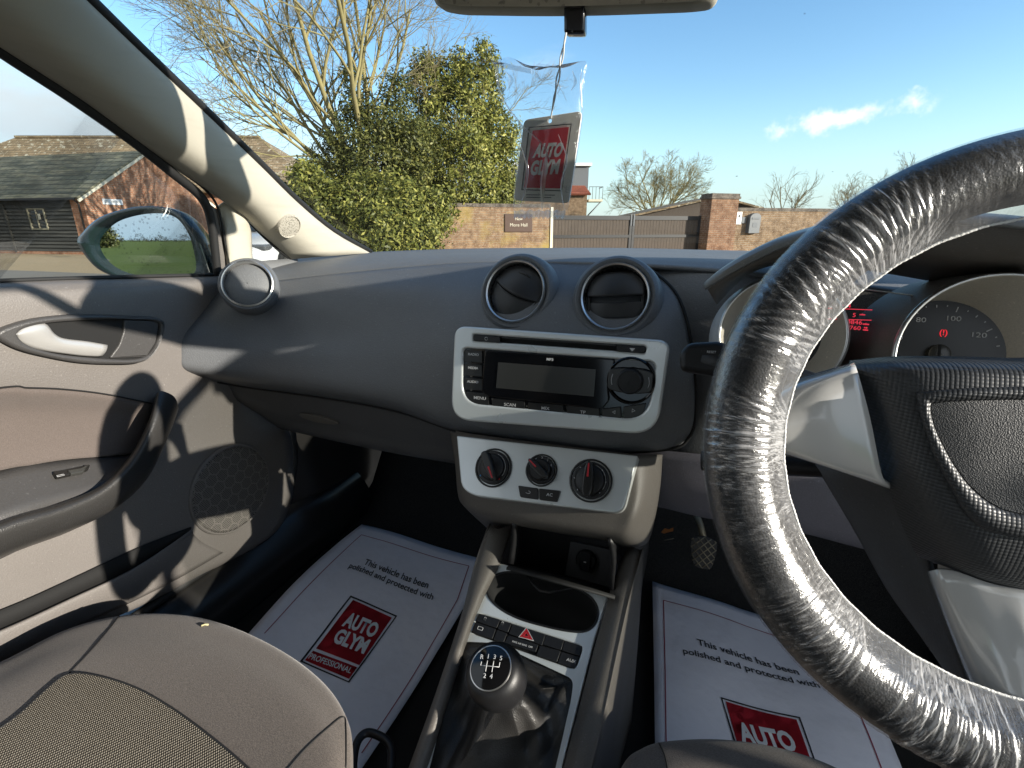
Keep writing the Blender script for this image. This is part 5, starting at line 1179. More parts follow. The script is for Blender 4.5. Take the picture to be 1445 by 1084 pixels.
# window: glass, frame upright and run seal
sl0 = [on(a, b, X=-.878) for a, b in ((-180, 404), (0, 396.5), (150, 391.5), (312, 387.5))]
gw = [on(0 - 250, 403, X=-.90), on(0, 399, X=-.90), on(312, 390, X=-.90), on(297, 300, X=-.85), on(270, 258, X=-.835), on(180, 190, X=-.80), on(0, 66, X=-.745), on(-200, -60, X=-.70)]
finish('window_glass', pymesh('window_glass', gw, [(0, 1, 6, 7), (1, 2, 5, 6), (2, 3, 4, 5)]), M['glass'], door, smooth=False, solid=.004)
run = cr([tuple(on(a, b, X=x)) for a, b, x in ((-140, -30, -.70), (0, 71, -.733), (100, 137, -.757), (190, 201, -.786), (247, 247, -.806), (278, 272, -.818), (292, 292, -.827), (299, 318, -.836), (303, 350, -.846), (307, 388, -.858))], 5)
tube('window_run_seal', run, .0075, M['rubber'], door, 8)
tube('window_sill_seal', cr([tuple(p) for p in sl0], 4), .0035, M['rubber'], door, 6)
fu = [[(296, 292, -.836), (303, 294, -.832), (312, 296, -.836)], [(302, 320, -.845), (309, 320, -.84), (318, 322, -.845)], [(306, 352, -.853), (314, 352, -.848), (323, 354, -.853)], [(309, 390, -.865), (318, 390, -.86), (330, 390, -.865)]]
loft('window_frame', fu, M['door'], door, 'X', 4, 3, .008)
tube('frame_seal', cr([tuple(on(a, b, X=x)) for a, b, x in ((262, 246, -.806), (290, 268, -.818), (306, 290, -.828), (314, 320, -.835), (319, 350, -.842), (328, 388, -.852))], 5), .0022, M['rubber'], door, 6)
# cloth insert
In = [[(-240, 585, -.848), (0, 547, -.848), (40, 547, -.848), (90, 549, -.849), (150, 556, -.852), (214, 569, -.858)],
      [(-240, 592, -.848), (0, 556, -.846), (40, 556, -.846), (90, 558, -.848), (150, 564, -.852), (214, 576, -.860)],
      [(-240, 620, -.868), (0, 585, -.866), (40, 584, -.866), (90, 584, -.866), (150, 585, -.867), (212, 592, -.870)],
      [(-240, 690, -.872), (0, 635, -.871), (40, 630, -.871), (90, 625, -.871), (150, 622, -.871), (205, 615, -.872)],
      [(-240, 720, -.866), (0, 664, -.867), (40, 657, -.867), (90, 649, -.867), (150, 644, -.868), (200, 640, -.870)]]
loft('cloth_insert', In, M['inserts'], door, 'X', 5, 5, .006)
tube('insert_seam', pts(In[0], 'X') and [Vector(q) for q in cr([tuple(on(a, b + .5, X=x + .001)) for a, b, x in In[0]], 6)], .0014, M['void'], door, 6)
# armrest top with the window switch
ar = [[(-240, 735, -.872), (0, 662, -.872), (75, 649, -.872), (155, 642, -.873), (200, 640, -.874)], [(-240, 840, -.812), (0, 738, -.812), (80, 712, -.815), (140, 690, -.82), (186, 650, -.835)]]
arf = Frame.by3(on(0, 738, X=-.812), on(140, 690, X=-.82), on(75, 649, X=-.872))
loft('armrest_top', ar, M['door_dark'], door, 'X', 4, 5, .006)
AF = Frame.by3(on(60, 690, X=-.83), on(130, 668, X=-.84), on(95, 655, X=-.862))
sw_ = plate('window_switch', AF, rounded([AF.uv(*p) for p in ((74, 668), (92, 665), (126, 658), (124, 664), (110, 669), (80, 676))], .002), .006, M['satin'], door, top=.004, bev=.001, px=False)
plate('switch_paddle', AF, rounded([AF.uv(*p, .004) for p in ((95, 666), (112, 663), (124, 657.5), (117, 668), (100, 671))], .001), .006, M['lcd'], sw_, top=.0075, bev=.001, px=False)
letters('switch_mark', AF, [('\u25ad', 85, 670.5, 4.4, {'to': (100, 667)})], M['mark'], sw_, .0045)
# pull handle
Pl = [[(226, 556, -.868), (214, 590, -.866), (186, 640, -.862), (145, 682, -.858), (85, 708, -.856), (0, 733, -.856), (-240, 830, -.856)],
      [(221, 556, -.83), (209, 596, -.818), (182, 647, -.808), (142, 687, -.802), (82, 712, -.80), (0, 737, -.80), (-240, 836, -.80)],
      [(229, 552, -.822), (217, 597, -.802), (191, 649, -.792), (150, 691, -.786), (86, 721, -.784), (0, 748, -.784), (-240, 850, -.784)],
      [(246, 560, -.822), (232, 604, -.806), (203, 662, -.796), (160, 706, -.79), (96, 737, -.788), (0, 772, -.788), (-240, 880, -.788)],
      [(252, 576, -.835), (238, 614, -.826), (208, 674, -.816), (164, 716, -.81), (100, 748, -.808), (0, 786, -.808), (-240, 900, -.808)],
      [(250, 578, -.868), (236, 616, -.868), (206, 676, -.868), (162, 716, -.868), (99, 750, -.868), (0, 788, -.868), (-240, 900, -.868)]]
G = np.array([[tuple(on(a, b, X=x)) for a, b, x in r] for r in Pl])
G = cr(cr(G, 4).transpose(1, 0, 2), 6).transpose(1, 0, 2)
me = gridmesh('door_pull', G); bm = bmesh.new(); bm.from_mesh(me); bmesh.ops.holes_fill(bm, edges=[e for e in bm.edges if e.is_boundary]); bm.to_mesh(me); bm.free()
o_ = finish('door_pull', me, M['pull'], door)
try: me.set_sharp_from_angle(angle=R_(60))
except Exception: pass
# latch recess
HFm = Frame.by3(on(20, 480, X=-.842), on(215, 475, X=-.846), on(120, 440, X=-.842))
hu = lambda L, w=0.0: [HFm.uv(p[0], p[1], w) for p in L]
outer = smoothout(hu([(-12, 470), (10, 458), (50, 448), (110, 443), (174, 445), (214, 447), (227, 455), (225, 473), (212, 498), (192, 511), (150, 513), (100, 510), (37, 497), (4, 484)]), 6)
inner = smoothout(hu([(20, 471), (34, 461), (65, 455), (120, 451), (172, 450), (208, 452), (220, 459), (217, 480), (205, 499), (184, 506), (140, 505), (75, 498), (34, 486)]), 6)
lr = plate('latch_surround', HFm, outer, .014, M['door_dark'], door, top=.011, bev=.004, holes=[inner], px=False)
plate('latch_recess', HFm, [(a, b) for a, b in inner], .004, M['void'], lr, top=.0035, px=False)
G = []
tip = [(22, 471), (24, 468), (37, 461), (66, 456)]
upp = hu([(22, 470), (36, 461), (64, 456.5), (78, 471), (92, 478), (124, 482), (153, 487)], .010); dwn = hu([(23, 474), (30, 483), (46, 491), (70, 496.5), (94, 500), (120, 503), (144, 504)], .010)
up_, dn_ = cr(np.array(upp), 4), cr(np.array(dwn), 4)
for q in np.linspace(0, 1, 9):
    bulge = .006 + .006 * math.sin(math.pi * (.12 + .76 * q))
    G.append([tuple(HFm.pt(*(up_[i] * (1 - q) + dn_[i] * q), bulge)) for i in range(len(up_))])
finish('latch_lever', gridmesh('latch_lever', np.array(G)), plain('handle_silver', (.46, .45, .43), .3, metal=.4), lr, solid=.003)
plate('latch_block', HFm, rounded(hu([(171, 451), (221, 453), (216, 483), (203, 503), (150, 505), (164, 486), (170, 468)]), .004), .012, M['door_dark'], lr, top=.007, bev=.002, px=False)
# speaker grille: punched holes in hexagon cells
SPK = Frame(on(328, 690, X=-.866), Vector((0, 1, 0)), Vector((1, 0, .03)))
t = NT('speaker_mesh'); v = t.obj(); hx = t.node('ShaderNodeTexVoronoi', feature='DISTANCE_TO_EDGE'); 
sx = t.node('ShaderNodeSeparateXYZ'); t.l.new(v, sx.inputs[0]); cb = t.node('ShaderNodeCombineXYZ'); t.l.new(sx.outputs[1], cb.inputs[0]); t.l.new(sx.outputs[2], cb.inputs[1])
def hexmap(scale):
    """distance to the edge of a regular hexagon grid"""
    q = t.node('ShaderNodeVectorMath', operation='MULTIPLY'); q.inputs[1].default_value = (scale, scale / 1.7320508, 0); t.l.new(cb.outputs[0], q.inputs[0])
    res = []
    for off in (0.0, 0.5):
        a = t.node('ShaderNodeVectorMath', operation='ADD'); a.inputs[1].default_value = (off, off, 0); t.l.new(q.outputs[0], a.inputs[0])
        f = t.node('ShaderNodeVectorMath', operation='FRACTION'); t.l.new(a.outputs[0], f.inputs[0])
        s_ = t.node('ShaderNodeVectorMath', operation='SUBTRACT'); s_.inputs[1].default_value = (.5, .5, 0); t.l.new(f.outputs[0], s_.inputs[0])
        m = t.node('ShaderNodeVectorMath', operation='MULTIPLY'); m.inputs[1].default_value = (1, 1.7320508, 0); t.l.new(s_.outputs[0], m.inputs[0])
        ab = t.node('ShaderNodeVectorMath', operation='ABSOLUTE'); t.l.new(m.outputs[0], ab.inputs[0])
        d = t.node('ShaderNodeVectorMath', operation='DOT_PRODUCT'); d.inputs[1].default_value = (.5, .8660254, 0); t.l.new(ab.outputs[0], d.inputs[0])
        xx = t.node('ShaderNodeSeparateXYZ'); t.l.new(ab.outputs[0], xx.inputs[0]); res.append(t.math('MAXIMUM', d.outputs['Value'], xx.outputs[0]))
    return t.math('MINIMUM', res[0], res[1])
cell = t.math('LESS_THAN', hexmap(42), .445); hole_ = t.math('LESS_THAN', hexmap(300), .30)
f = t.math('MULTIPLY', cell, hole_)
t.P(col=t.mix(f, (.17, .155, .14), (.006, .006, .006)), rough=.55); M['spk'] = t.mat
me = bpy.data.meshes.new('x')
lathe('speaker_grille', SPK, (0, 0), [(.089, -.004), (.0885, .002), (.087, .0035), (.0855, .001), (.084, .0025), (.05, .0045), (.001, .005)], M['spk'], door, 56, cap1=False)
lathe('speaker_ring', SPK, (0, 0), [(.093, -.003), (.0925, .001), (.090, .0032), (.0882, .0028), (.0875, -.001)], M['door'], door, 56, cap1=False)
# map pocket: a dark slot under a raised lip
Pk = [[(-240, 950, -.866), (0, 857, -.866), (100, 815, -.866), (180, 780, -.866), (235, 757, -.866), (268, 745, -.867)],
      [(-240, 966, -.852), (0, 866, -.852), (100, 822, -.852), (180, 785, -.854), (235, 760, -.860), (268, 746, -.866)],
      [(-240, 985, -.852), (0, 878, -.852), (100, 832, -.852), (180, 793, -.854), (235, 765, -.860), (268, 748, -.866)]]
loft('pocket_mouth', [[(-240, 950, -.862), (0, 862, -.862), (100, 818, -.862), (180, 780, -.862), (235, 757, -.863), (270, 744, -.864)], [(-240, 1000, -.862), (0, 893, -.862), (100, 848, -.862), (180, 810, -.862), (235, 775, -.863), (270, 747, -.864)]], M['void'], door, 'X', 2, 4, .002)
lip = [[(-240, 985, -.862), (0, 888, -.862), (100, 843, -.862), (180, 806, -.862), (235, 772, -.864), (270, 748, -.866)],
       [(-240, 990, -.850), (0, 893, -.850), (100, 847, -.850), (180, 809, -.851), (235, 774, -.857), (270, 750, -.864)],
       [(-240, 1010, -.852), (0, 915, -.852), (100, 866, -.852), (180, 826, -.853), (240, 790, -.858), (285, 765, -.866)],
       [(-240, 1050, -.870), (0, 935, -.870), (100, 888, -.870), (190, 848, -.870), (260, 812, -.872), (315, 780, -.876)]]
loft('pocket_lip', lip, M['door'], door, 'X', 5, 5, .006)
# ---- door mirror
mo = [(112, 343), (120, 327), (138, 310), (163, 299), (196, 292), (229, 292), (252, 299), (270, 316), (286, 340), (298, 376), (300, 396), (250, 402), (195, 398), (160, 389), (134, 374)]
mgl = [(141, 346), (147, 330), (168, 312), (200, 302.5), (230, 301), (251, 308), (266, 328), (274, 352), (277, 382), (262, 391), (228, 394), (194, 389), (168, 380), (150, 365)]
WM = Frame(on(205, 350, X=-1.0), Vector((.94, .36, 0)), Vector((.375, -.93, .012)))
t = NT('dark_green_paint'); t.P(col=(.012, .03, .032), rough=.25, coat=.7); M['carpaint'] = t.mat
mu = np.array(smoothout([WM.uv(*p) for p in mo], 5)); gu = np.array(smoothout([WM.uv(*p) for p in mgl], 5)); cu_ = mu.mean(0); k_ = len(mu)
gi = gu[[int(i * len(gu) / k_) for i in range(k_)]]
rings = [gi * .98 + gu.mean(0) * .02, gi * .35 + mu * .65, mu]; wv = [.0, .009, .004]
for s, w in ((.99, -.015), (.93, -.04), (.78, -.075), (.5, -.10), (.05, -.112)): rings.append(cu_ + (mu - cu_) * s); wv.append(w)
G = np.array([[tuple(WM.pt(a, b, w)) for a, b in r] for r, w in zip(rings, wv)])
hm = finish('door_mirror', gridmesh('door_mirror', G, closed_v=True, face_eye=False), M['carpaint'], door)
bm = bmesh.new(); bm.from_mesh(hm.data); bmesh.ops.recalc_face_normals(bm, faces=bm.faces); bm.to_mesh(hm.data); bm.free()
plate('mirror_glass', WM, [tuple(p) for p in gu], .002, M['mirror'], hm, top=.0005, px=False)
loft3('mirror_arm', [[tuple(WM.pt(*WM.uv(285, 345), -.05)), tuple(WM.pt(*WM.uv(290, 398), -.05))], [tuple(on(300, 345, X=-.90)), tuple(on(310, 392, X=-.90))]], M['black'], hm, 3, 3, .02)
# ================================================================== SEATS
from mathutils.bvhtree import BVHTree
def bvh_of(o):
    me = o.data; m = ROOTM[o]; return BVHTree.FromPolygons([m @ v.co for v in me.vertices], [tuple(p.vertices) for p in me.polygons])
def drape(bv, px, py, off=.0015):
    d = D(px, py).normalized(); h, n, i, t_ = bv.ray_cast(EYE, d)
    if h is None: return None
    if n.dot(d) > 0: n = -n
    return h + n * off
t = NT('tweed_insert'); v = t.obj((1, 1, 1), (0, 0, .12))
sx = t.node('ShaderNodeSeparateXYZ'); t.l.new(v, sx.inputs[0])
def sn(x, k, ph=0.0): return t.math('SINE', t.math('ADD', t.math('MULTIPLY', x, k), ph))
jit = t.math('MULTIPLY', t.noise(v, 300, 3), 1.6)
xx = t.math('ADD', sx.outputs[0], t.math('MULTIPLY', sx.outputs[1], .5))
wv_ = t.math('MULTIPLY', sn(xx, 1800, jit), sn(t.math('ADD', sx.outputs[1], t.math('MULTIPLY', sx.outputs[2], .5)), 1800, jit))
wv_ = t.math('ADD', wv_, t.math('MULTIPLY', t.math('SUBTRACT', t.noise(v, 700, 2), .5), .8))
t.P(col=t.ramp(t.math('ADD', t.math('MULTIPLY', wv_, .5), .5), [(.32, (.03, .025, .02)), (.58, (.14, .118, .09)), (.85, (.42, .375, .30))]), rough=.95, spec=.1)
t.bump(wv_, .6, .0012); M['tweed'] = t.mat
def seat(label, E_, inner, insert, seams, Zs, cx, nm='x'):
    s = thing('passenger_seat' if nm == 'p' else 'driver_seat', label, 'car seat', (cx, .1, .3))
    ctr = np.array((inner[0] + inner[2]) * .5 if False else ((inner[0][0] + inner[-1][0]) / 2, (inner[0][1] + inner[-1][1]) / 2))
    def ring(f, z): return [tuple(on(a + (c_ - a) * f, b + (d_ - b) * f, Z=z)) for (a, b), (c_, d_) in zip(E_, inner)]
    e = np.array(ring(0, Zs)); cen = e.mean(0)
    def low(dz, k): q = e.copy(); q[:, :2] = q[:, :2] + (cen[:2] - q[:, :2]) * k; q[:, 2] -= dz; return q
    G = [low(.20, .10), low(.12, .06), low(.035, .012), e, np.array(ring(.05, Zs + .014)), np.array(ring(.14, Zs + .025)), np.array(ring(.35, Zs + .028)), np.array(ring(.65, Zs + .020)), np.array(ring(1, Zs + .005))]
    cu = loft3('cushion', G, M['seat'], s, 5, 6, 0)
    bv = bvh_of(cu)
    if insert:
        T_, B_ = insert; T_ = cr(np.array(T_, float), 6); B_ = np.array([(B_[0][0] + (B_[1][0] - B_[0][0]) * k / (len(T_) - 1), B_[0][1]) for k in range(len(T_))])
        G = []
        for q in np.linspace(0, 1, 26):
            row = [drape(bv, *(T_[k] * (1 - q) + B_[k] * q), .0016) for k in range(len(T_))]
            if any(p is None for p in row): break
            G.append([tuple(p) for p in row])
        finish('cushion_insert', gridmesh('cushion_insert', np.array(G)), M['tweed'], s)
        P_ = [p for p in (drape(bv, *q, .0012) for q in T_) if p]
        tube('insert_piping', P_, .0013, M['rubber'], s, 6)
    for q in seams:
        P_ = [p for p in (drape(bv, *k, .0002) for k in cr(np.array(q, float), 8)) if p]
        if len(P_) > 2: tube('seam', P_, .0009, M['rubber'], s, 5)
    # backrest and headrest behind the camera
    bk = []
    for z, y, hw, th in ((.5, -.22, .22, .05), (.62, -.27, .25, .09), (.85, -.33, .26, .10), (1.0, -.37, .24, .09), (1.08, -.40, .20, .07), (1.10, -.41, .05, .02)):
        bk.append([(cx + hw * math.cos(a) * (1 if abs(math.cos(a)) > .2 else 1), y - .05 + th * math.sin(a), z) for a in np.linspace(0, 2 * math.pi, 17)[:-1]])
    bk = cr(np.array(bk), 4); finish('backrest', gridmesh('backrest', bk, closed_v=True, face_eye=False), M['seat'], s)
    hr = []
    for z, w in ((1.12, .02), (1.14, .10), (1.22, .125), (1.29, .115), (1.31, .02)):
        hr.append([(cx + w * math.cos(a), -.44 + .45 * w * math.sin(a), z) for a in np.linspace(0, 2 * math.pi, 17)[:-1]])
    finish('headrest', gridmesh('headrest', cr(np.array(hr), 4), closed_v=True, face_eye=False), M['seat'], s)
    for k in (-.06, .06): tube('headrest_post', [(cx + k, -.43, 1.06), (cx + k, -.44, 1.16)], .006, M['chrome'], s)
    return s, bv
E_p = [(-260, 1040), (-120, 985), (0, 935), (95, 888), (178, 868), (260, 868), (330, 886), (400, 920), (455, 962), (487, 1008), (497, 1060), (490, 1180), (470, 1300)]
inn = [(-200 + 45 * k, 1330) for k in range(13)]
ps, pbv = seat('taupe cloth front passenger seat with a woven tweed centre panel, sunlit', E_p, inn,
          ([(-160, 1130), (-60, 1065), (0, 1029), (30, 1007), (66, 974), (94, 954), (128, 953), (183, 968), (228, 991), (283, 1029), (349, 1084), (400, 1140)], [(-200, 1300), (400, 1300)]),
          [[(168, 870), (150, 893), (122, 925), (94, 954)], [(404, 1088), (430, 1058), (462, 1028), (484, 1012), (488, 1030), (488, 1084)]], .565, CX - .36, 'p')
E_d = [(835, 1300), (850, 1150), (880, 1078), (903, 1058), (935, 1047), (1000, 1043), (1060, 1048), (1120, 1061), (1180, 1084), (1250, 1125), (1320, 1180), (1400, 1280)]
inn = [(900 + 38 * k, 1450) for k in range(12)]
ds, dbv = seat("front edge of the driver's taupe cloth seat below the steering wheel", E_d, inn, None, [[(930, 1049), (938, 1066), (943, 1090), (946, 1120)]], .56, CX + .37, 'd')
sl_ = thing('seat_lever', 'black plastic loop of the seat adjuster beside the gear console', 'lever', on(525, 1060, Z=.47))
tube('loop', cr([tuple(on(a, b, Z=.47)) for a, b in ((498, 1130), (498, 1085), (501, 1058), (508, 1041), (520, 1034), (538, 1040), (549, 1050), (553, 1066), (550, 1110))], 5), .0052, M['black'], sl_, 10)
bt = thing('straw_fragment', 'tiny yellow straw crumb on the front of the passenger seat', 'crumb', drape(pbv, 290, 884, .001))
tube('straw', [drape(pbv, a, b, .0018) for a, b in ((284, 885), (289, 883), (294, 883.5))], .0013, plain('straw_yellow', (.5, .45, .25), .8), bt, 6)

# ================================================================== STEERING WHEEL
HC = Vector((.1988, .3519, .9732)); ta_, tb__ = .299, .0586
WN = Vector((math.sin(tb__) * math.cos(ta_), -math.cos(tb__) * math.cos(ta_), math.sin(ta_))).normalized()
u_ = UZ.cross(WN); u_ = u_ if u_.x > 0 else -u_
WF = Frame(HC, u_, WN)
Rr, rr = .1702, .0210
wheel = thing('steering_wheel', 'black leather steering wheel with silver spokes and a textured centre pad', 'steering wheel', HC)
def torus(R, r, na, nb, fn=None, a0=0, a1=2 * math.pi):
    G = []
    for i in range(na):
        f = 2 * math.pi * i / na
        row = []
        for j in range(nb):
            a = a0 + (a1 - a0) * j / nb
            q = r + (fn(f, a) if fn else 0)
            rad = R + q * math.cos(a); row.append(tuple(WF.pt(rad * math.cos(f), rad * math.sin(f), q * math.sin(a))))
        G.append(row)
    return G
t = NT('rim_leather'); v = t.obj(); t.P(col=(.018, .018, .019), rough=.5, spec=.35)
t.bump(t.math('ADD', t.voro(v, 700), t.math('MULTIPLY', t.noise(v, 90, 5), 1.6)), .3, .0007); M['rim'] = t.mat
G = np.array(torus(Rr, rr, 160, 28)); G = np.concatenate([G, G[:1]])
finish('rim', gridmesh('rim', G, closed_v=True, face_eye=False), M['rim'], wheel)
t = NT('pad_texture'); v = t.obj(); vv = t.obj((1, 1, 1), (-.30, 0, 0)); sx = t.node('ShaderNodeSeparateXYZ'); t.l.new(vv, sx.inputs[0])
k_ = 2 * math.pi / .0023
pyr = t.math('ADD', t.math('ABSOLUTE', t.math('SINE', t.math('MULTIPLY', sx.outputs[0], k_ / 2))), t.math('ABSOLUTE', t.math('SINE', t.math('MULTIPLY', t.math('ADD', sx.outputs[2], t.math('MULTIPLY', sx.outputs[1], .3)), k_ / 2))))
t.P(col=(.035, .037, .04), rough=.40, spec=.5); t.bump(pyr, .5, .0004); M['pad'] = t.mat
# centre pad: left half traced, mirrored
Hp = [[(1199, 509, -.045), (1262, 503, -.04), (1345, 503, -.035), (1430, 505, -.035), (1502, 507, -.035)],
      [(1199, 520, -.025), (1262, 516, -.008), (1345, 516, -.002), (1430, 518, -.001), (1502, 520, -.001)],
      [(1207, 552, -.022), (1268, 550, -.002), (1345, 551, .005), (1430, 553, .006), (1502, 555, .006)],
      [(1225, 600, -.022), (1285, 612, -.001), (1352, 620, .006), (1430, 624, .008), (1502, 626, .008)],
      [(1243, 655, -.022), (1302, 680, -.001), (1362, 696, .006), (1430, 704, .007), (1502, 708, .007)],
      [(1268, 730, -.024), (1326, 748, -.004), (1380, 764, .003), (1436, 774, .004), (1502, 780, .004)],
      [(1292, 780, -.030), (1340, 797, -.018), (1388, 815, -.012), (1440, 829, -.012), (1502, 836, -.012)],
      [(1296, 785, -.05), (1342, 803, -.05), (1390, 823, -.05), (1442, 838, -.05), (1502, 846, -.05)]]
def wl3(rows, su=6, sv=6):
    G = np.array([[(*WF.uv(a, b, w), w) for a, b, w in r] for r in rows]); u0 = G[:, -1:, 0].copy()
    G[:, -1, 0] = 0.0
    Mr = G[:, :-1][:, ::-1].copy(); Mr[..., 0] *= -1
    G = np.concatenate([G, Mr], 1); G = cr(cr(G, su).transpose(1, 0, 2), sv).transpose(1, 0, 2)
    return np.array([[tuple(WF.pt(*p)) for p in r] for r in G])
pad_g = wl3(Hp); pad = finish('centre_pad', gridmesh('centre_pad', pad_g), M['pad'], wheel)
pbv2 = bvh_of(pad)
def onpad(px, py, off): return drape(pbv2, px, py, off)
# raised border and grained shield inside it
b_out = [(1500, 545), (1430, 546), (1360, 548), (1300, 553), (1293, 558), (1298, 585), (1306, 611), (1316, 640), (1330, 668), (1345, 697), (1360, 722), (1385, 745), (1430, 758), (1500, 766)]
b_in = [(1500, 566), (1430, 565), (1370, 566), (1322, 569), (1314, 574), (1316, 592), (1322, 610), (1332, 630), (1343, 650), (1358, 672), (1374, 690), (1398, 709), (1430, 722), (1500, 732)]
bo, bi = cr(np.array(b_out, float), 5), cr(np.array(b_in, float), 5)
def mirw(P):
    q = WF.m.inverted() @ Vector(P); return tuple(WF.pt(-q.x, q.y, q.z))
rows = []
for s, off in ((0, .0005), (.12, .0035), (.5, .0042), (.85, .0026), (1, -.0005)):
    L = [tuple(onpad(*(bo[k] * (1 - s) + bi[k] * s), off)) for k in range(len(bo))]
    rows.append(L)
finish('pad_border', gridmesh('pad_border', np.array(rows)), M['pad'], pad)
t = NT('grained_shield'); v = t.obj(); t.P(col=(.05, .051, .053), rough=.55); t.bump(t.voro(v, 1300), .55, .0006); M['shield'] = t.mat
rows = [[tuple(onpad(*(bi[k] * (1 - s) + np.array((1500, 640)) * s), .0008)) for k in range(len(bi))] for s in np.linspace(0, .98, 12)]
finish('pad_shield', gridmesh('pad_shield', np.array(rows)), M['shield'], pad)
# silver spokes
t = NT('spoke_silver'); v = t.obj(); t.P(col=(.60, .595, .575), rough=.22, coat=.8, metal=.12); M['spoke'] = t.mat
Sp = [[(1085, 560, -.035), (1118, 538, -.034), (1160, 524, -.032), (1205, 512, -.03)],
      [(1085, 572, -.016), (1118, 550, -.014), (1160, 536, -.011), (1210, 524, -.010)],
      [(1085, 600, -.010), (1118, 588, -.008), (1165, 580, -.006), (1228, 590, -.008)],
      [(1085, 630, -.012), (1118, 634, -.011), (1172, 650, -.011), (1244, 668, -.012)],
      [(1085, 636, -.024), (1116, 644, -.022), (1180, 664, -.021), (1256, 690, -.022)],
      [(1085, 630, -.05), (1116, 640, -.05), (1180, 660, -.05), (1256, 686, -.05)]]
for k, sm in enumerate((0, 1)):
    G = np.array([[tuple(WF.px(a, b, w)) for a, b, w in r] for r in Sp])
    if sm: G = np.array([[mirw(p) for p in r] for r in G])
    loft3('spoke', G, M['spoke'], wheel, 5, 5, .003)
Sl = [[(1309, 812, -.06), (1350, 920, -.055), (1384, 1010, -.045)], [(1312, 806, -.028), (1358, 925, -.026), (1398, 1012, -.016)], [(1345, 806, -.020), (1390, 905, -.016), (1424, 1000, -.006)], [(1400, 824, -.016), (1428, 905, -.012), (1450, 1000, -.003)], [(1502, 842, -.014), (1502, 915, -.010), (1502, 1005, -.002)]]
G = np.array([[(*WF.uv(a, b, w), w) for a, b, w in r] for r in Sl]); G[-1, :, 0] = 0
Mr = G[:-1][::-1].copy(); Mr[..., 0] *= -1; G = np.concatenate([G, Mr])
loft3('lower_spoke', np.array([[tuple(WF.pt(*p)) for p in r] for r in G]), M['spoke'], wheel, 5, 5, .003)
bk_ = [[(1215, 640, -.05), (1262, 690, -.05), (1300, 770, -.05), (1325, 850, -.055), (1372, 985, -.05)], [(1160, 660, -.085), (1225, 740, -.085), (1270, 820, -.085), (1310, 890, -.08), (1352, 965, -.06)], [(1140, 640, -.12), (1200, 740, -.13), (1250, 830, -.12), (1300, 900, -.10), (1345, 965, -.075)]]
G = np.array([[tuple(WF.px(a, b, w)) for a, b, w in r] for r in bk_]); loft3('spoke_backing', G, M['under'], wheel, 4, 4, .004)
# ---- clear film cover gathered over the rim
film = thing('film_cover', 'crinkled clear plastic film stretched over the steering wheel rim with an elastic hem', 'plastic cover', HC)
rg = np.random.default_rng(42); NA, NB = 1700, 44
f = np.arange(NA) * 2 * math.pi / NA
def pnoise(n, k0, k1, p=1.0):
    s = np.zeros(n); x = np.arange(n) * 2 * math.pi / n
    for k in range(k0, k1): s += rg.normal() * np.cos(k * x + rg.random() * 6.28) / k ** p
    return s / s.std()
prof = np.linspace(0, 1, NB)                                   # 0 outer back .. .72 inner front .. 1 hem
def ridged(x): return np.exp(-np.abs(x) * 2.6)
Rem = Rr - rr - .0075
def layer(k0, k1, slope, sharp):
    """one family of creases: ridges that run across the rim at a slant, present only in patches"""
    b0, b1 = pnoise(NA, k0, k1, .3), pnoise(NA, k0, k1, .3); win = np.clip(pnoise(NA, 2, 26, .3) * .7 + .45, 0, 1.6); out = np.zeros((NA, NB))
    wob = pnoise(NB * 4, 1, 6, .8)[:NB] * 2.0
    for j, s in enumerate(prof):
        q = .5 - .5 * math.cos(math.pi * min(1, max(0, (s - .2) / .7))); c = np.roll(b0 * (1 - q) + b1 * q, int(round(slope * (s - .6) * 60 + wob[j])))
        out[:, j] = np.exp(-np.abs(c) * sharp) * win
    return out
L1, L2, L3, L4, L5 = layer(60, 190, .12, 2.8), layer(40, 150, -.9, 3.6), layer(40, 140, 1.2, 3.8), layer(150, 420, .1, 2.4), layer(30, 80, -.2, 4.5)
fam = L1 * .6 + L2 * 1.0 + L3 * 1.0 + L4 * .45 + L5 * 1.35
shift = pnoise(NA, 3, 20, .6)
V = np.zeros((NA, NB, 3))
ampj = np.array([(.00022 + .0012 * max(0, (s - .30) / .70) ** 1.1) * (max(.3, (1 - s) / .07) if s > .93 else 1) for s in prof])
disp = fam * ampj[None] * (1 + .45 * np.clip(shift, -1.5, 1.5))[:, None]
for j, s in enumerate(prof):
    if s < .74:
        a = R_(-95) + s / .74 * R_(235); r_ = rr + .0010 + disp[:, j]; rad = Rr + r_ * math.cos(a); w = r_ * math.sin(a)
    else:
        q = (s - .74) / .26; a = R_(140); r0 = Rr + (rr + .001) * math.cos(a); w0 = (rr + .001) * math.sin(a)
        rad = r0 + (Rem - r0) * q + disp[:, j] * .4; w = w0 + (-.004 - w0) * q + disp[:, j] * 1.1
        rad = np.full(NA, 1.0) * rad; w = np.full(NA, 1.0) * w
    V[:, j, 0] = rad * np.cos(f); V[:, j, 1] = rad * np.sin(f); V[:, j, 2] = w
mm = np.array(WF.m); Wd = V @ mm[:3, :3].T + mm[:3, 3]
Wd = np.concatenate([Wd, Wd[:1]])
me = gridmesh('film', Wd, face_eye=False)
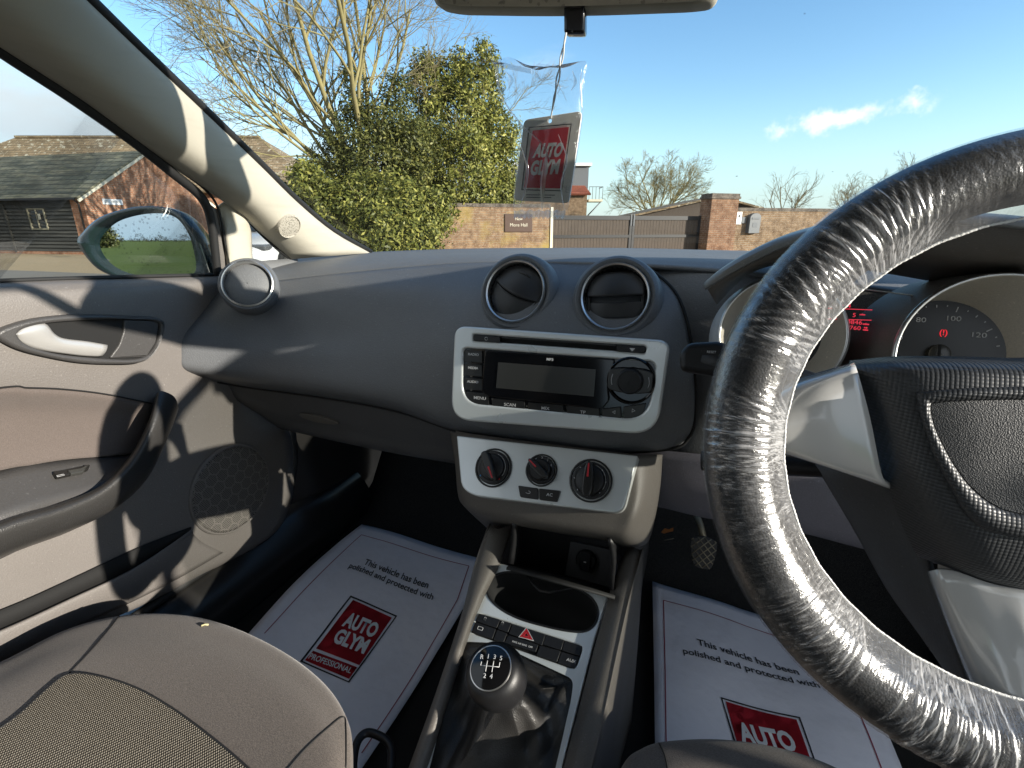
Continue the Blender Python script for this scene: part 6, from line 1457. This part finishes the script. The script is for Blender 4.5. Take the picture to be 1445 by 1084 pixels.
# how bunched the film is: stored so the material can be milkier along a gather
att = me.attributes.new('bunch', 'FLOAT', 'POINT'); dd_ = np.concatenate([disp, disp[:1]])
grad = np.abs(np.gradient(dd_, axis=0)) ; val = np.clip(grad / .00042, 0, 1) ** 1.5 * np.clip((prof - .22) / .3, .12, 1)[None]
hemz = np.clip((prof - .74) / .26, 0, 1)[None] * .20 + np.clip((prof - .5) / .3, 0, 1)[None] * .03
att.data.foreach_set('value', np.clip(val + hemz, 0, 1).astype(np.float32).ravel())
t = NT('clear_film'); t.n.remove(t.b); v = t.obj()
at = t.node('ShaderNodeAttribute', attribute_name='bunch')
tr = t.node('ShaderNodeBsdfTransparent'); tr.inputs[0].default_value = (.97, .97, .97, 1)
gl = t.node('ShaderNodeBsdfGlossy'); gl.inputs['Roughness'].default_value = .26; gl.inputs[0].default_value = (.95, .95, .95, 1)
df = t.node('ShaderNodeBsdfDiffuse'); df.inputs[0].default_value = (.75, .75, .76, 1); tl = t.node('ShaderNodeBsdfTranslucent'); tl.inputs[0].default_value = (.75, .75, .76, 1)
bp = t.node('ShaderNodeBump'); bp.inputs['Strength'].default_value = .55; bp.inputs['Distance'].default_value = .0008
t.l.new(t.math('ADD', t.noise(v, 210, 5, .65, .8), t.noise(v, 60, 3)), bp.inputs['Height'])
for n_ in (gl, df, tl): t.l.new(bp.outputs[0], n_.inputs['Normal'])
fr_ = t.node('ShaderNodeFresnel'); fr_.inputs[0].default_value = 1.5; t.l.new(bp.outputs[0], fr_.inputs['Normal'])
m0 = t.node('ShaderNodeMixShader'); m0.inputs[0].default_value = .4; t.l.new(df.outputs[0], m0.inputs[1]); t.l.new(tl.outputs[0], m0.inputs[2])
m1 = t.node('ShaderNodeMixShader'); t.set(m1.inputs[0], t.math('ADD', t.math('MULTIPLY', at.outputs['Fac'], .8), t.math('MULTIPLY', t.ramp(t.noise(v, 38, 6, .65, .6), [(.50, (0, 0, 0)), (.74, (1, 1, 1))]), .12))); t.l.new(tr.outputs[0], m1.inputs[1]); t.l.new(m0.outputs[0], m1.inputs[2])
m2 = t.node('ShaderNodeMixShader'); t.set(m2.inputs[0], t.math('ADD', t.math('MULTIPLY', fr_.outputs[0], .23), t.math('MULTIPLY', at.outputs['Fac'], .02), True)); t.l.new(m1.outputs[0], m2.inputs[1]); t.l.new(gl.outputs[0], m2.inputs[2])
t.l.new(m2.outputs[0], t.out.inputs[0]); M['film'] = t.mat
finish('film', me, M['film'], film)
hem = [WF.pt((Rem + .0002 * math.sin(37 * a)) * math.cos(a), (Rem + .0002 * math.sin(37 * a)) * math.sin(a), -.004) for a in np.linspace(0, 2 * math.pi, 700)[:-1]]
t = NT('elastic_hem'); v = t.obj(); t.P(col=(.72, .72, .70), rough=.45); t.bump(t.noise(v, 500, 3), .8, .001)
finish('elastic_hem', tube_mesh('hem', hem, [.0007 + .0004 * abs(math.sin(i * 1.9)) for i in range(len(hem))], 6, True), t.mat, film)
# column shroud and stalks
colm = thing('steering_column', 'dark steering column shroud with a black wiper and light stalk behind the rim', 'steering column', HC - WN * .12)
Gc = []
for d_, ru, rv in ((.06, .050, .052), (.09, .062, .062), (.15, .064, .070), (.24, .060, .075)):
    Gc.append([tuple(WF.pt(ru * math.cos(a), rv * math.sin(a) - .018, -d_)) for a in np.linspace(0, 2 * math.pi, 25)[:-1]])
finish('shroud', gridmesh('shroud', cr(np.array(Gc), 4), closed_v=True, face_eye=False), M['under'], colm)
e_ = on(990, 507, Y=.462); c0 = WF.pt(-.03, .012, -.105)
ps_ = [c0 + (e_ - c0) * q + Vector((0, 0, .006 * math.sin(math.pi * q))) for q in np.linspace(0, 1, 8)]
tube('stalk', ps_, [.008, .0085, .009, .0095, .011, .0125, .0135, .0125], M['black'], colm, 14)
SF = Frame(e_, Vector((1, .2, -.03)), Vector((.0, -.95, .3)))
plate('stalk_end', SF, rounded([(-.017, -.012), (.024, -.016), (.026, .010), (.014, .016), (-.012, .013), (-.019, .004)], .005), .022, M['black'], colm, top=.012, bev=.005, px=False)
letters('stalk_lettering', SF, [('RESET', 1004, 497, 3.2, {})], M['mark'], colm, .0128)
e2 = on(990, 650, Y=.46); c0 = WF.pt(-.03, -.03, -.11)
tube('lower_stalk', [c0 + (e2 - c0) * q for q in np.linspace(0, 1, 6)], [.006, .007, .008, .009, .010, .009], M['black'], colm, 12)

# ================================================================== PAPER MATS
def paper(label, corners, z, lift):
    cx, cy = sum(c[0] for c in corners) / 4, sum(c[1] for c in corners) / 4
    o = thing('paper_mat', label, 'paper mat', on(cx, cy, Z=z), group='printed paper floor mats')
    c = [np.array(on(a, b, Z=z)) for a, b in corners]; N = 24; G = []
    for i in range(N + 1):
        for_row = []
        for j in range(N + 1):
            u, v_ = j / N, i / N; p = (c[0] * (1 - u) + c[1] * u) * (1 - v_) + (c[3] * (1 - u) + c[2] * u) * v_
            for_row.append(tuple(p + np.array((0, 0, lift(u, v_)))))
        G.append(for_row)
    sh = finish('sheet', gridmesh('sheet', np.array(G)), M['paper'], o, solid=.0006)
    return o, sh, bvh_of(sh)
class Draped:
    """prints things on a sheet: flat shapes in the paper's plane are dropped onto its surface"""
    def __init__(s, o, sh, bv, z): s.o, s.sh, s.bv, s.fr = o, sh, bv, Frame(Vector((0, 0, z)), Vector((1, 0, 0)), Vector((0, 0, 1)))
    def drop(s, me, off):
        bm = bmesh.new(); bm.from_mesh(me); bmesh.ops.triangulate(bm, faces=bm.faces)
        for _ in range(3):
            L = [e for e in bm.edges if e.calc_length() > .02]
            if not L: break
            bmesh.ops.subdivide_edges(bm, edges=L, cuts=1, use_grid_fill=False)
            bmesh.ops.triangulate(bm, faces=[f_ for f_ in bm.faces if len(f_.verts) > 3])
        for v_ in bm.verts:
            h, n, i, q = s.bv.ray_cast(v_.co + Vector((0, 0, .3)), Vector((0, 0, -1)))
            if h is not None: v_.co.z = h.z + off
        bm.to_mesh(me); bm.free(); return me
    def shape(s, name, L, mat, off, holes=()):
        me = plate_mesh([[s.fr.uv(*p) for p in L]] + [[s.fr.uv(*p) for p in h] for h in holes], .0)
        me.transform(s.fr.m); return finish(name, s.drop(me, off), mat, s.o, smooth=False)
    def line(s, name, P_, wd, mat, off):
        ms = []
        for a, b in zip(P_[:-1], P_[1:]):
            p, q = s.fr.px(*a), s.fr.px(*b); n_ = max(2, int((q - p).length / .02)); k = (q - p).cross(UZ).normalized() * wd / 2
            V_ = []; F_2 = []
            for i in range(n_ + 1): r_ = p + (q - p) * i / n_; V_ += [r_ - k, r_ + k]
            for i in range(n_): F_2.append((2 * i, 2 * i + 1, 2 * i + 3, 2 * i + 2))
            ms.append(pymesh('l', V_, F_2))
        return finish(name, s.drop(merge(name, ms), off), mat, s.o, smooth=False)
    def quadtext(s, name, items, mat, off):
        """items: text, the four photo corners (bl, br, tl) that its box should fill, options"""
        ms = []
        for tx, bl, br, tl, k in items:
            me = text_mesh(tx, 1.0, depth=0, align='LEFT', **k)
            co = np.array([v_.co[:] for v_ in me.vertices]); mn, mx = co.min(0), co.max(0)
            a, b, c_ = s.fr.px(*bl), s.fr.px(*br), s.fr.px(*tl)
            for v_ in me.vertices:
                u, w = (v_.co.x - mn[0]) / (mx[0] - mn[0]), (v_.co.y - mn[1]) / (mx[1] - mn[1]); v_.co = a + (b - a) * u + (c_ - a) * w
            ms.append(me)
        return finish(name, s.drop(merge(name, ms), off), mat, s.o, smooth=False)
zf = .303
o1, s1, b1_ = paper('white printed paper mat with a whole red logo in the passenger footwell', [(511, 749), (692, 804), (499, 1116), (268, 985)], zf, lambda u, v: .012 + .008 * math.sin(3.1 * u + 1) ** 2 + .012 * max(0, .25 - v) * 2 + .007 * math.sin(5 * v + 2 * u) + .004 * math.sin(9 * u - 6 * v) * v - .006 * abs(v - .52) ** .6 + .018 * max(0, .18 - u) * 4 * abs(math.sin(4 * v)))
d1 = Draped(o1, s1, b1_, zf + .008)
d1.line('border_line', [(374, 899), (511, 763.5), (662, 806), (646, 849), (600, 925), (511, 1068)], .0018, M['wine_ink'], .0012)
d1.shape('logo_frame', [(495.6, 847), (560.5, 869.5), (492.4, 963), (423, 932.6)], M['ink'], .0012, [[(496, 849.4), (558, 870.6), (491.4, 960.6), (427, 932)]])
d1.shape('logo_panel', [(499, 852.6), (553, 872.3), (507, 938), (446, 915.5)], M['red_ink'], .0012)
d1.shape('logo_strip', [(442, 918.5), (504, 941), (492.5, 957.5), (430, 931)], M['red_ink'], .0012)
d1.quadtext('logo_lettering', [('AUTO', (482, 887), (527, 902), (494, 868.5), {'bold': .045}), ('GLYM', (468, 908), (513, 923.5), (480, 889.5), {'bold': .045}), ('PROFESSIONAL', (434.5, 929.2), (494, 950.5), (439.5, 922), {'bold': .015})], M['white_ink'], .0022)
d1.quadtext('message', [('This vehicle has been', (513.5, 805), (603, 833), (518.5, 797.5), {'bold': .012}), ('polished and protected with', (491, 812), (609, 851), (497, 803), {'bold': .012})], M['ink'], .0014)
o2, s2, b2_ = paper("white printed paper mat half under the steering wheel in the driver's footwell", [(919, 836), (1185, 905), (1300, 1180), (925, 1190)], zf, lambda u, v: .004 + .012 * max(0, .3 - v) * max(0, .5 - u) * 8 + .008 * math.sin(4 * u + 2 * v) ** 2 + .006 * math.sin(6 * v - 3 * u) - .006 * abs(v - .48) ** .6 + .016)
d2 = Draped(o2, s2, b2_, zf + .008)
d2.line('border_line', [(940, 1110), (935, 859), (1130, 909.5), (1178, 945), (1240, 1100)], .0018, M['wine_ink'], .0012)
d2.shape('logo_frame', [(1015, 996), (1126, 1025), (1170, 1150), (1060, 1130)], M['ink'], .0012, [[(1017.5, 998.5), (1124.5, 1026.5), (1167, 1147), (1062.5, 1127.5)]])
d2.shape('logo_panel', [(1022, 1001.5), (1121, 1028), (1152, 1115), (1050, 1090)], M['red_ink'], .0012)
d2.shape('logo_strip', [(1053, 1095), (1154, 1119), (1163, 1144), (1063, 1124)], M['red_ink'], .0012)
d2.quadtext('logo_lettering', [('AUTO', (1046, 1055), (1125, 1074), (1036, 1027), {'bold': .045}), ('GLYM', (1056, 1083), (1135, 1102), (1047, 1059), {'bold': .045}), ('PROFESSIONAL', (1060, 1115), (1155, 1136), (1057, 1102), {'bold': .015})], M['white_ink'], .0022)
d2.quadtext('message', [('This vehicle has been', (983, 925), (1127, 961), (981, 915.5), {'bold': .012}), ('polished and protected with', (963, 940), (1157, 986), (961, 928.5), {'bold': .012})], M['ink'], .0014)

# ================================================================== FOOTWELL
rm = thing('rubber_mat', 'dark ribbed heel mat on the carpet under the brake pedal', 'floor mat', on(990, 815, Z=.305))
c4 = [on(a, b, Z=.306) for a, b in ((946, 791), (1040, 800), (1085, 905), (935, 880))]
FR = Frame(Vector((0, 0, .306)), Vector((1, 0, 0)), UZ)
plate('mat', FR, rounded([(p.x, p.y) for p in c4], .012), .004, M['rubber'], rm, top=.001, bev=.001, px=False)
bp_ = thing('brake_pedal', 'worn metal edged brake pedal with a diamond pattern pad beside the steering wheel', 'pedal', on(992, 778, Y=.97))
BF = Frame(on(992, 778, Y=.965), Vector((1, .05, 0)), Vector((0, -.86, .5)))
BU = [BF.uv(*p) for p in ((976, 761), (994, 757), (1010, 765), (1011, 778), (1004, 801), (993, 803), (979, 797), (975, 780))]
plate('pad', BF, smoothout(BU, 4), .010, plain('pedal_rubber', (.055, .05, .045), .7), bp_, top=.0, bev=.002, px=False)
t = NT('worn_brass'); v = t.obj(); t.P(col=t.mix(t.noise(v, 200, 4), (.28, .23, .15), (.42, .36, .25)), rough=.45, metal=.6); M['worn'] = t.mat
bx0, bx1 = min(p[0] for p in BU), max(p[0] for p in BU); by0, by1 = min(p[1] for p in BU), max(p[1] for p in BU)
sk = []
from mathutils.geometry import intersect_point_tri_2d
def inpoly(p, L):
    c = False
    for i in range(len(L)):
        (x1, y1), (x2, y2) = L[i - 1], L[i]
        if (y1 > p[1]) != (y2 > p[1]) and p[0] < (x2 - x1) * (p[1] - y1) / (y2 - y1) + x1: c = not c
    return c
Lp = smoothout(BU, 4)
for k in range(-8, 9):
    for sg_ in (1, -1):
        run_ = [(x, sg_ * x * 1.0 + k * .0155 + (by0 + by1) / 2 - sg_ * (bx0 + bx1) / 2) for x in np.linspace(bx0, bx1, 40)]
        run_ = [p for p in run_ if inpoly(p, Lp)]
        if len(run_) > 3: sk.append(tube_mesh('d', [BF.pt(p[0], p[1], .0008) for p in run_[::max(1, len(run_) - 1)]] if False else [BF.pt(*run_[0], .0008), BF.pt(*run_[-1], .0008)], .0011, 5))
o = finish('diamond_pattern', merge('diamond_pattern', sk), M['worn'], bp_)
tube('pedal_arm', [on(994, 765, Y=.985), on(988, 740, Y=1.02), on(978, 715, Y=1.05)], .0075, M['worn'], bp_, 8)
lf_ = thing('dead_leaf', 'curled orange dead leaf on the dark carpet beside the brake pedal', 'leaf', on(947, 748, Z=.36))
LP = [on(a, b, Y=1.075) for a, b in ((933, 751), (938, 745.5), (944, 747), (950, 744.5), (950, 749.5), (943, 751), (937, 753))]
finish('leaf_blade', pymesh('leaf_blade', LP, [tuple(range(7))]), plain('dead_leaf_orange', (.42, .15, .04), .8), lf_, smooth=False, solid=.0008)
tw_ = thing('dry_twig', 'short pale dry twig lying on the carpet under the dead leaf', 'twig', on(944, 761, Z=.35))
tube('twig', [on(937, 762.5, Y=1.07), on(944, 761.3, Y=1.068), on(951, 760, Y=1.07)], .0007, M['worn'], tw_, 5)

# ================================================================== AIR FRESHENER
tg0 = thing('hanging_card', 'grey air freshener card with a red panel hanging on a string from the mirror', 'air freshener', on(775, 225, Y=.56))
TF = Frame.by3(on(739, 169, Y=.583), on(821, 157, Y=.580), on(764, 285, Y=.585))
cq = rounded([TF.uv(*p) for p in ((739.5, 169), (821.5, 156.5), (803, 287), (724.5, 283))], .006)
cm = plain('card_grey', (.80, .77, .71), .6)
plate('card', TF, cq, .0022, cm, tg0, top=.0, bev=.0005, holes=[circ(TF.uv(776, 170.5), .0022, 14)], px=False)
def qd(L): return [TF.uv(*p) for p in L]
plate('frame_line', TF, qd([(746, 179.5), (807, 174.5), (793.5, 270), (736, 268.5)]), .0006, M['ink'], tg0, top=.0009, holes=[qd([(747.3, 181), (805.6, 176), (792.6, 268.8), (737.4, 267.2)])], px=False)
plate('red_panel', TF, qd([(752, 184.5), (803, 179.5), (791, 266), (739.5, 265)]), .0006, plain('card_red', (.55, .03, .05), .55), tg0, top=.0009, px=False)
def tagtext(tx, bl, br, tl, k):
    me = text_mesh(tx, 1.0, depth=0, align='LEFT', **k); co = np.array([v_.co[:] for v_ in me.vertices]); mn, mx = co.min(0), co.max(0)
    a, b, c_ = TF.px(*bl, .0014), TF.px(*br, .0014), TF.px(*tl, .0014)
    for v_ in me.vertices:
        u, w = (v_.co.x - mn[0]) / (mx[0] - mn[0]), (v_.co.y - mn[1]) / (mx[1] - mn[1]); v_.co = a + (b - a) * u + (c_ - a) * w
    return me
for q in (('AUTO', (751, 223), (791, 222), (757, 202)), ('GLYM', (747, 248), (787, 246), (751, 226.5))): finish('logo_word', tagtext(*q, {'bold': .05}), M['white_ink'], tg0, smooth=False)
plate('small_print', TF, qd([(742.5, 274.5), (783, 275), (783, 276), (742.5, 275.5)]), .0005, M['ink'], tg0, top=.0006, px=False)
plate('small_print', TF, qd([(742.5, 278), (778, 278.5), (778, 279.5), (742.5, 279)]), .0005, M['ink'], tg0, top=.0006, px=False)
sA, sB = on(799, 46, Y=.565), TF.px(777, 168, .001)
for ph_ in (0, math.pi):
    P_ = [sA + (sB - sA) * q + (RV * math.cos(ph_ + 12 * q) + HV * math.sin(ph_ + 12 * q)) * .0016 * math.sin(math.pi * min(1, q * 1.15)) for q in np.linspace(0, 1, 40)]
    tube('string', P_, .0009, plain('string_white', (.9, .9, .88), .6, trans=.35), tg0, 6)
bag = thing('plastic_bag', 'clear torn cellophane wrapper round the hanging card', 'plastic bag', on(765, 190, Y=.56))
Lb = [(692, 78), (697, 92), (700, 112), (704, 132), (716, 152), (733, 178), (730, 215), (727, 250), (724, 285), (725, 306)]
Rb = [(760, 92), (795, 96), (826, 86), (826, 112), (823, 138), (822, 158), (815, 200), (809, 245), (802, 285), (797, 307)]
Lb, Rb = cr(np.array(Lb, float), 4), cr(np.array(Rb, float), 4)
def sheet(off, seed, amp):
    rg = np.random.default_rng(seed); n1, n2 = len(Lb), 48; G = np.zeros((n1, n2, 3))
    ks = [(rg.normal(0, 9), rg.normal(0, 6), rg.random() * 6.28, rg.random()) for _ in range(14)]
    for i in range(n1):
        for j in range(n2):
            u = j / (n2 - 1); a, b = Lb[i] * (1 - u) + Rb[i] * u
            if i < 3: b += 5 * math.sin(9 * u + 1) + 8 * u * (1 - u)
            w = off * math.sin(math.pi * u) ** .5 * (.35 + .65 * math.sin(math.pi * min(1, (i + 2) / n1)))
            w += amp * sum(abs(math.sin(k1 * u + k2 * i / n1 * 2 + p)) * q for k1, k2, p, q in ks) / 6 * math.sin(math.pi * (.04 + .92 * u))
            G[i, j] = TF.px(a, b, w)
    return G
t = NT('cellophane'); t.n.remove(t.b); v = t.obj()
tr = t.node('ShaderNodeBsdfTransparent'); tr.inputs[0].default_value = (.96, .97, .98, 1); gl = t.node('ShaderNodeBsdfGlossy'); gl.inputs['Roughness'].default_value = .12
df = t.node('ShaderNodeBsdfTranslucent'); df.inputs[0].default_value = (.85, .86, .88, 1)
bp = t.node('ShaderNodeBump'); bp.inputs['Strength'].default_value = .9; bp.inputs['Distance'].default_value = .004
t.l.new(t.noise(v, 38, 5, .6, 1.2), bp.inputs['Height']); t.l.new(bp.outputs[0], gl.inputs['Normal'])
fr_ = t.node('ShaderNodeFresnel'); fr_.inputs[0].default_value = 1.5; t.l.new(bp.outputs[0], fr_.inputs['Normal'])
m1 = t.node('ShaderNodeMixShader'); t.set(m1.inputs[0], t.math('ADD', t.math('MULTIPLY', t.math('GREATER_THAN', t.noise(v, 55, 4, .6, 2.0), .65), .22), .035)); t.l.new(tr.outputs[0], m1.inputs[1]); t.l.new(df.outputs[0], m1.inputs[2])
m2 = t.node('ShaderNodeMixShader'); t.set(m2.inputs[0], t.math('MULTIPLY', fr_.outputs[0], .95, True)); t.l.new(m1.outputs[0], m2.inputs[1]); t.l.new(gl.outputs[0], m2.inputs[2]); t.l.new(m2.outputs[0], t.out.inputs[0]); M['cello'] = t.mat
finish('front_sheet', gridmesh('front_sheet', sheet(.008, 3, .010)), M['cello'], bag)
finish('back_sheet', gridmesh('back_sheet', sheet(-.007, 4, -.007)), M['cello'], bag)
t = NT('fold_and_glint'); t.n.remove(t.b); v = t.obj()  # whitish film for the folds, and for glints modelled as strips
a_ = t.node('ShaderNodeBsdfTransparent'); b_ = t.node('ShaderNodeBsdfTranslucent'); b_.inputs[0].default_value = (.95, .96, .97, 1); c_ = t.node('ShaderNodeBsdfGlossy'); c_.inputs['Roughness'].default_value = .15
q1 = t.node('ShaderNodeMixShader'); t.set(q1.inputs[0], t.math('ADD', t.math('MULTIPLY', t.noise(v, 120, 4), .5), .12)); t.l.new(a_.outputs[0], q1.inputs[1]); t.l.new(b_.outputs[0], q1.inputs[2])
q2 = t.node('ShaderNodeMixShader'); q2.inputs[0].default_value = .10; t.l.new(q1.outputs[0], q2.inputs[1]); t.l.new(c_.outputs[0], q2.inputs[2]); t.l.new(q2.outputs[0], t.out.inputs[0]); M['fold'] = t.mat
def fold_glint_strip(P_, wd, w):
    P_ = cr(np.array(P_, float), 6); G = []
    for k, (a, b) in enumerate(P_):
        q = wd * (.25 + math.sin(math.pi * k / (len(P_) - 1))); G.append([tuple(TF.px(a - q, b, w)), tuple(TF.px(a, b, w + .0012)), tuple(TF.px(a + q, b, w))])
    return gridmesh('fold', np.array(G))
finish('fold_and_glint', merge('fold_and_glint', [fold_glint_strip([(703, 132), (716, 151), (737, 178), (756, 194), (768, 208), (776, 226)], 1.6, .012)]), M['fold'], bag)
finish('fold_and_glint', merge('fold_and_glint', [fold_glint_strip([(772, 215), (768, 240), (766, 262), (765, 296)], 3.5, .011)]), M['fold'], bag)
finish('fold_and_glint', merge('fold_and_glint', [fold_glint_strip([(722, 134), (752, 132), (780, 130), (798, 133)], 1.2, .010)]), M['fold'], bag)
for P_, wd in (([(701, 92), (703, 112), (707, 134), (718, 154), (735, 178), (732, 215), (728, 255)], .9), ([(821, 98), (819, 118), (820, 140), (822, 156)], 1.1), ([(824, 150), (816, 205), (808, 255), (800, 300)], .9), ([(735, 205), (744, 235), (742, 262), (734, 292)], 1.4), ([(788, 190), (800, 225), (792, 262), (796, 296)], 1.2), ([(712, 100), (722, 112), (716, 128)], 2.2), ([(757, 102), (762, 112), (772, 108)], 1.8), ([(808, 100), (812, 116), (806, 128)], 1.8), ([(736, 150), (756, 143), (790, 146)], .9), ([(782, 112), (790, 122), (786, 134)], 1.3)):  # edges and folds; the short strips near the top are modelled white glints
    finish('fold_and_glint', fold_glint_strip(P_, wd, .013), M['fold'], bag)
zr = [[tuple(TF.px(704 + k * 1.15, 86 + .28 * k + (1.0 if k % 2 else 0), .006 + (.0012 if k % 2 else 0))) for k in range(41)], [tuple(TF.px(705 + k * 1.13, 96 + .22 * k - (1.0 if k % 2 else 0), .006 + (.0012 if k % 2 else 0))) for k in range(41)]]
finish('crimped_edge', gridmesh('crimped_edge', np.array(zr)), M['fold'], bag)
finish('sealed_hem', gridmesh('sealed_hem', np.array([[tuple(TF.px(726 + k * 1.8, 297 + 1.2 * math.sin(k * .9), .004)) for k in range(41)], [tuple(TF.px(725.5 + k * 1.8, 303 + 1.2 * math.sin(k * .9 + .6), .004 + .0015 * math.sin(k * 2.3))) for k in range(41)], [tuple(TF.px(725 + k * 1.8, 307.5 + 1.5 * math.sin(k * 1.7), .004)) for k in range(41)]])), M['fold'], bag)
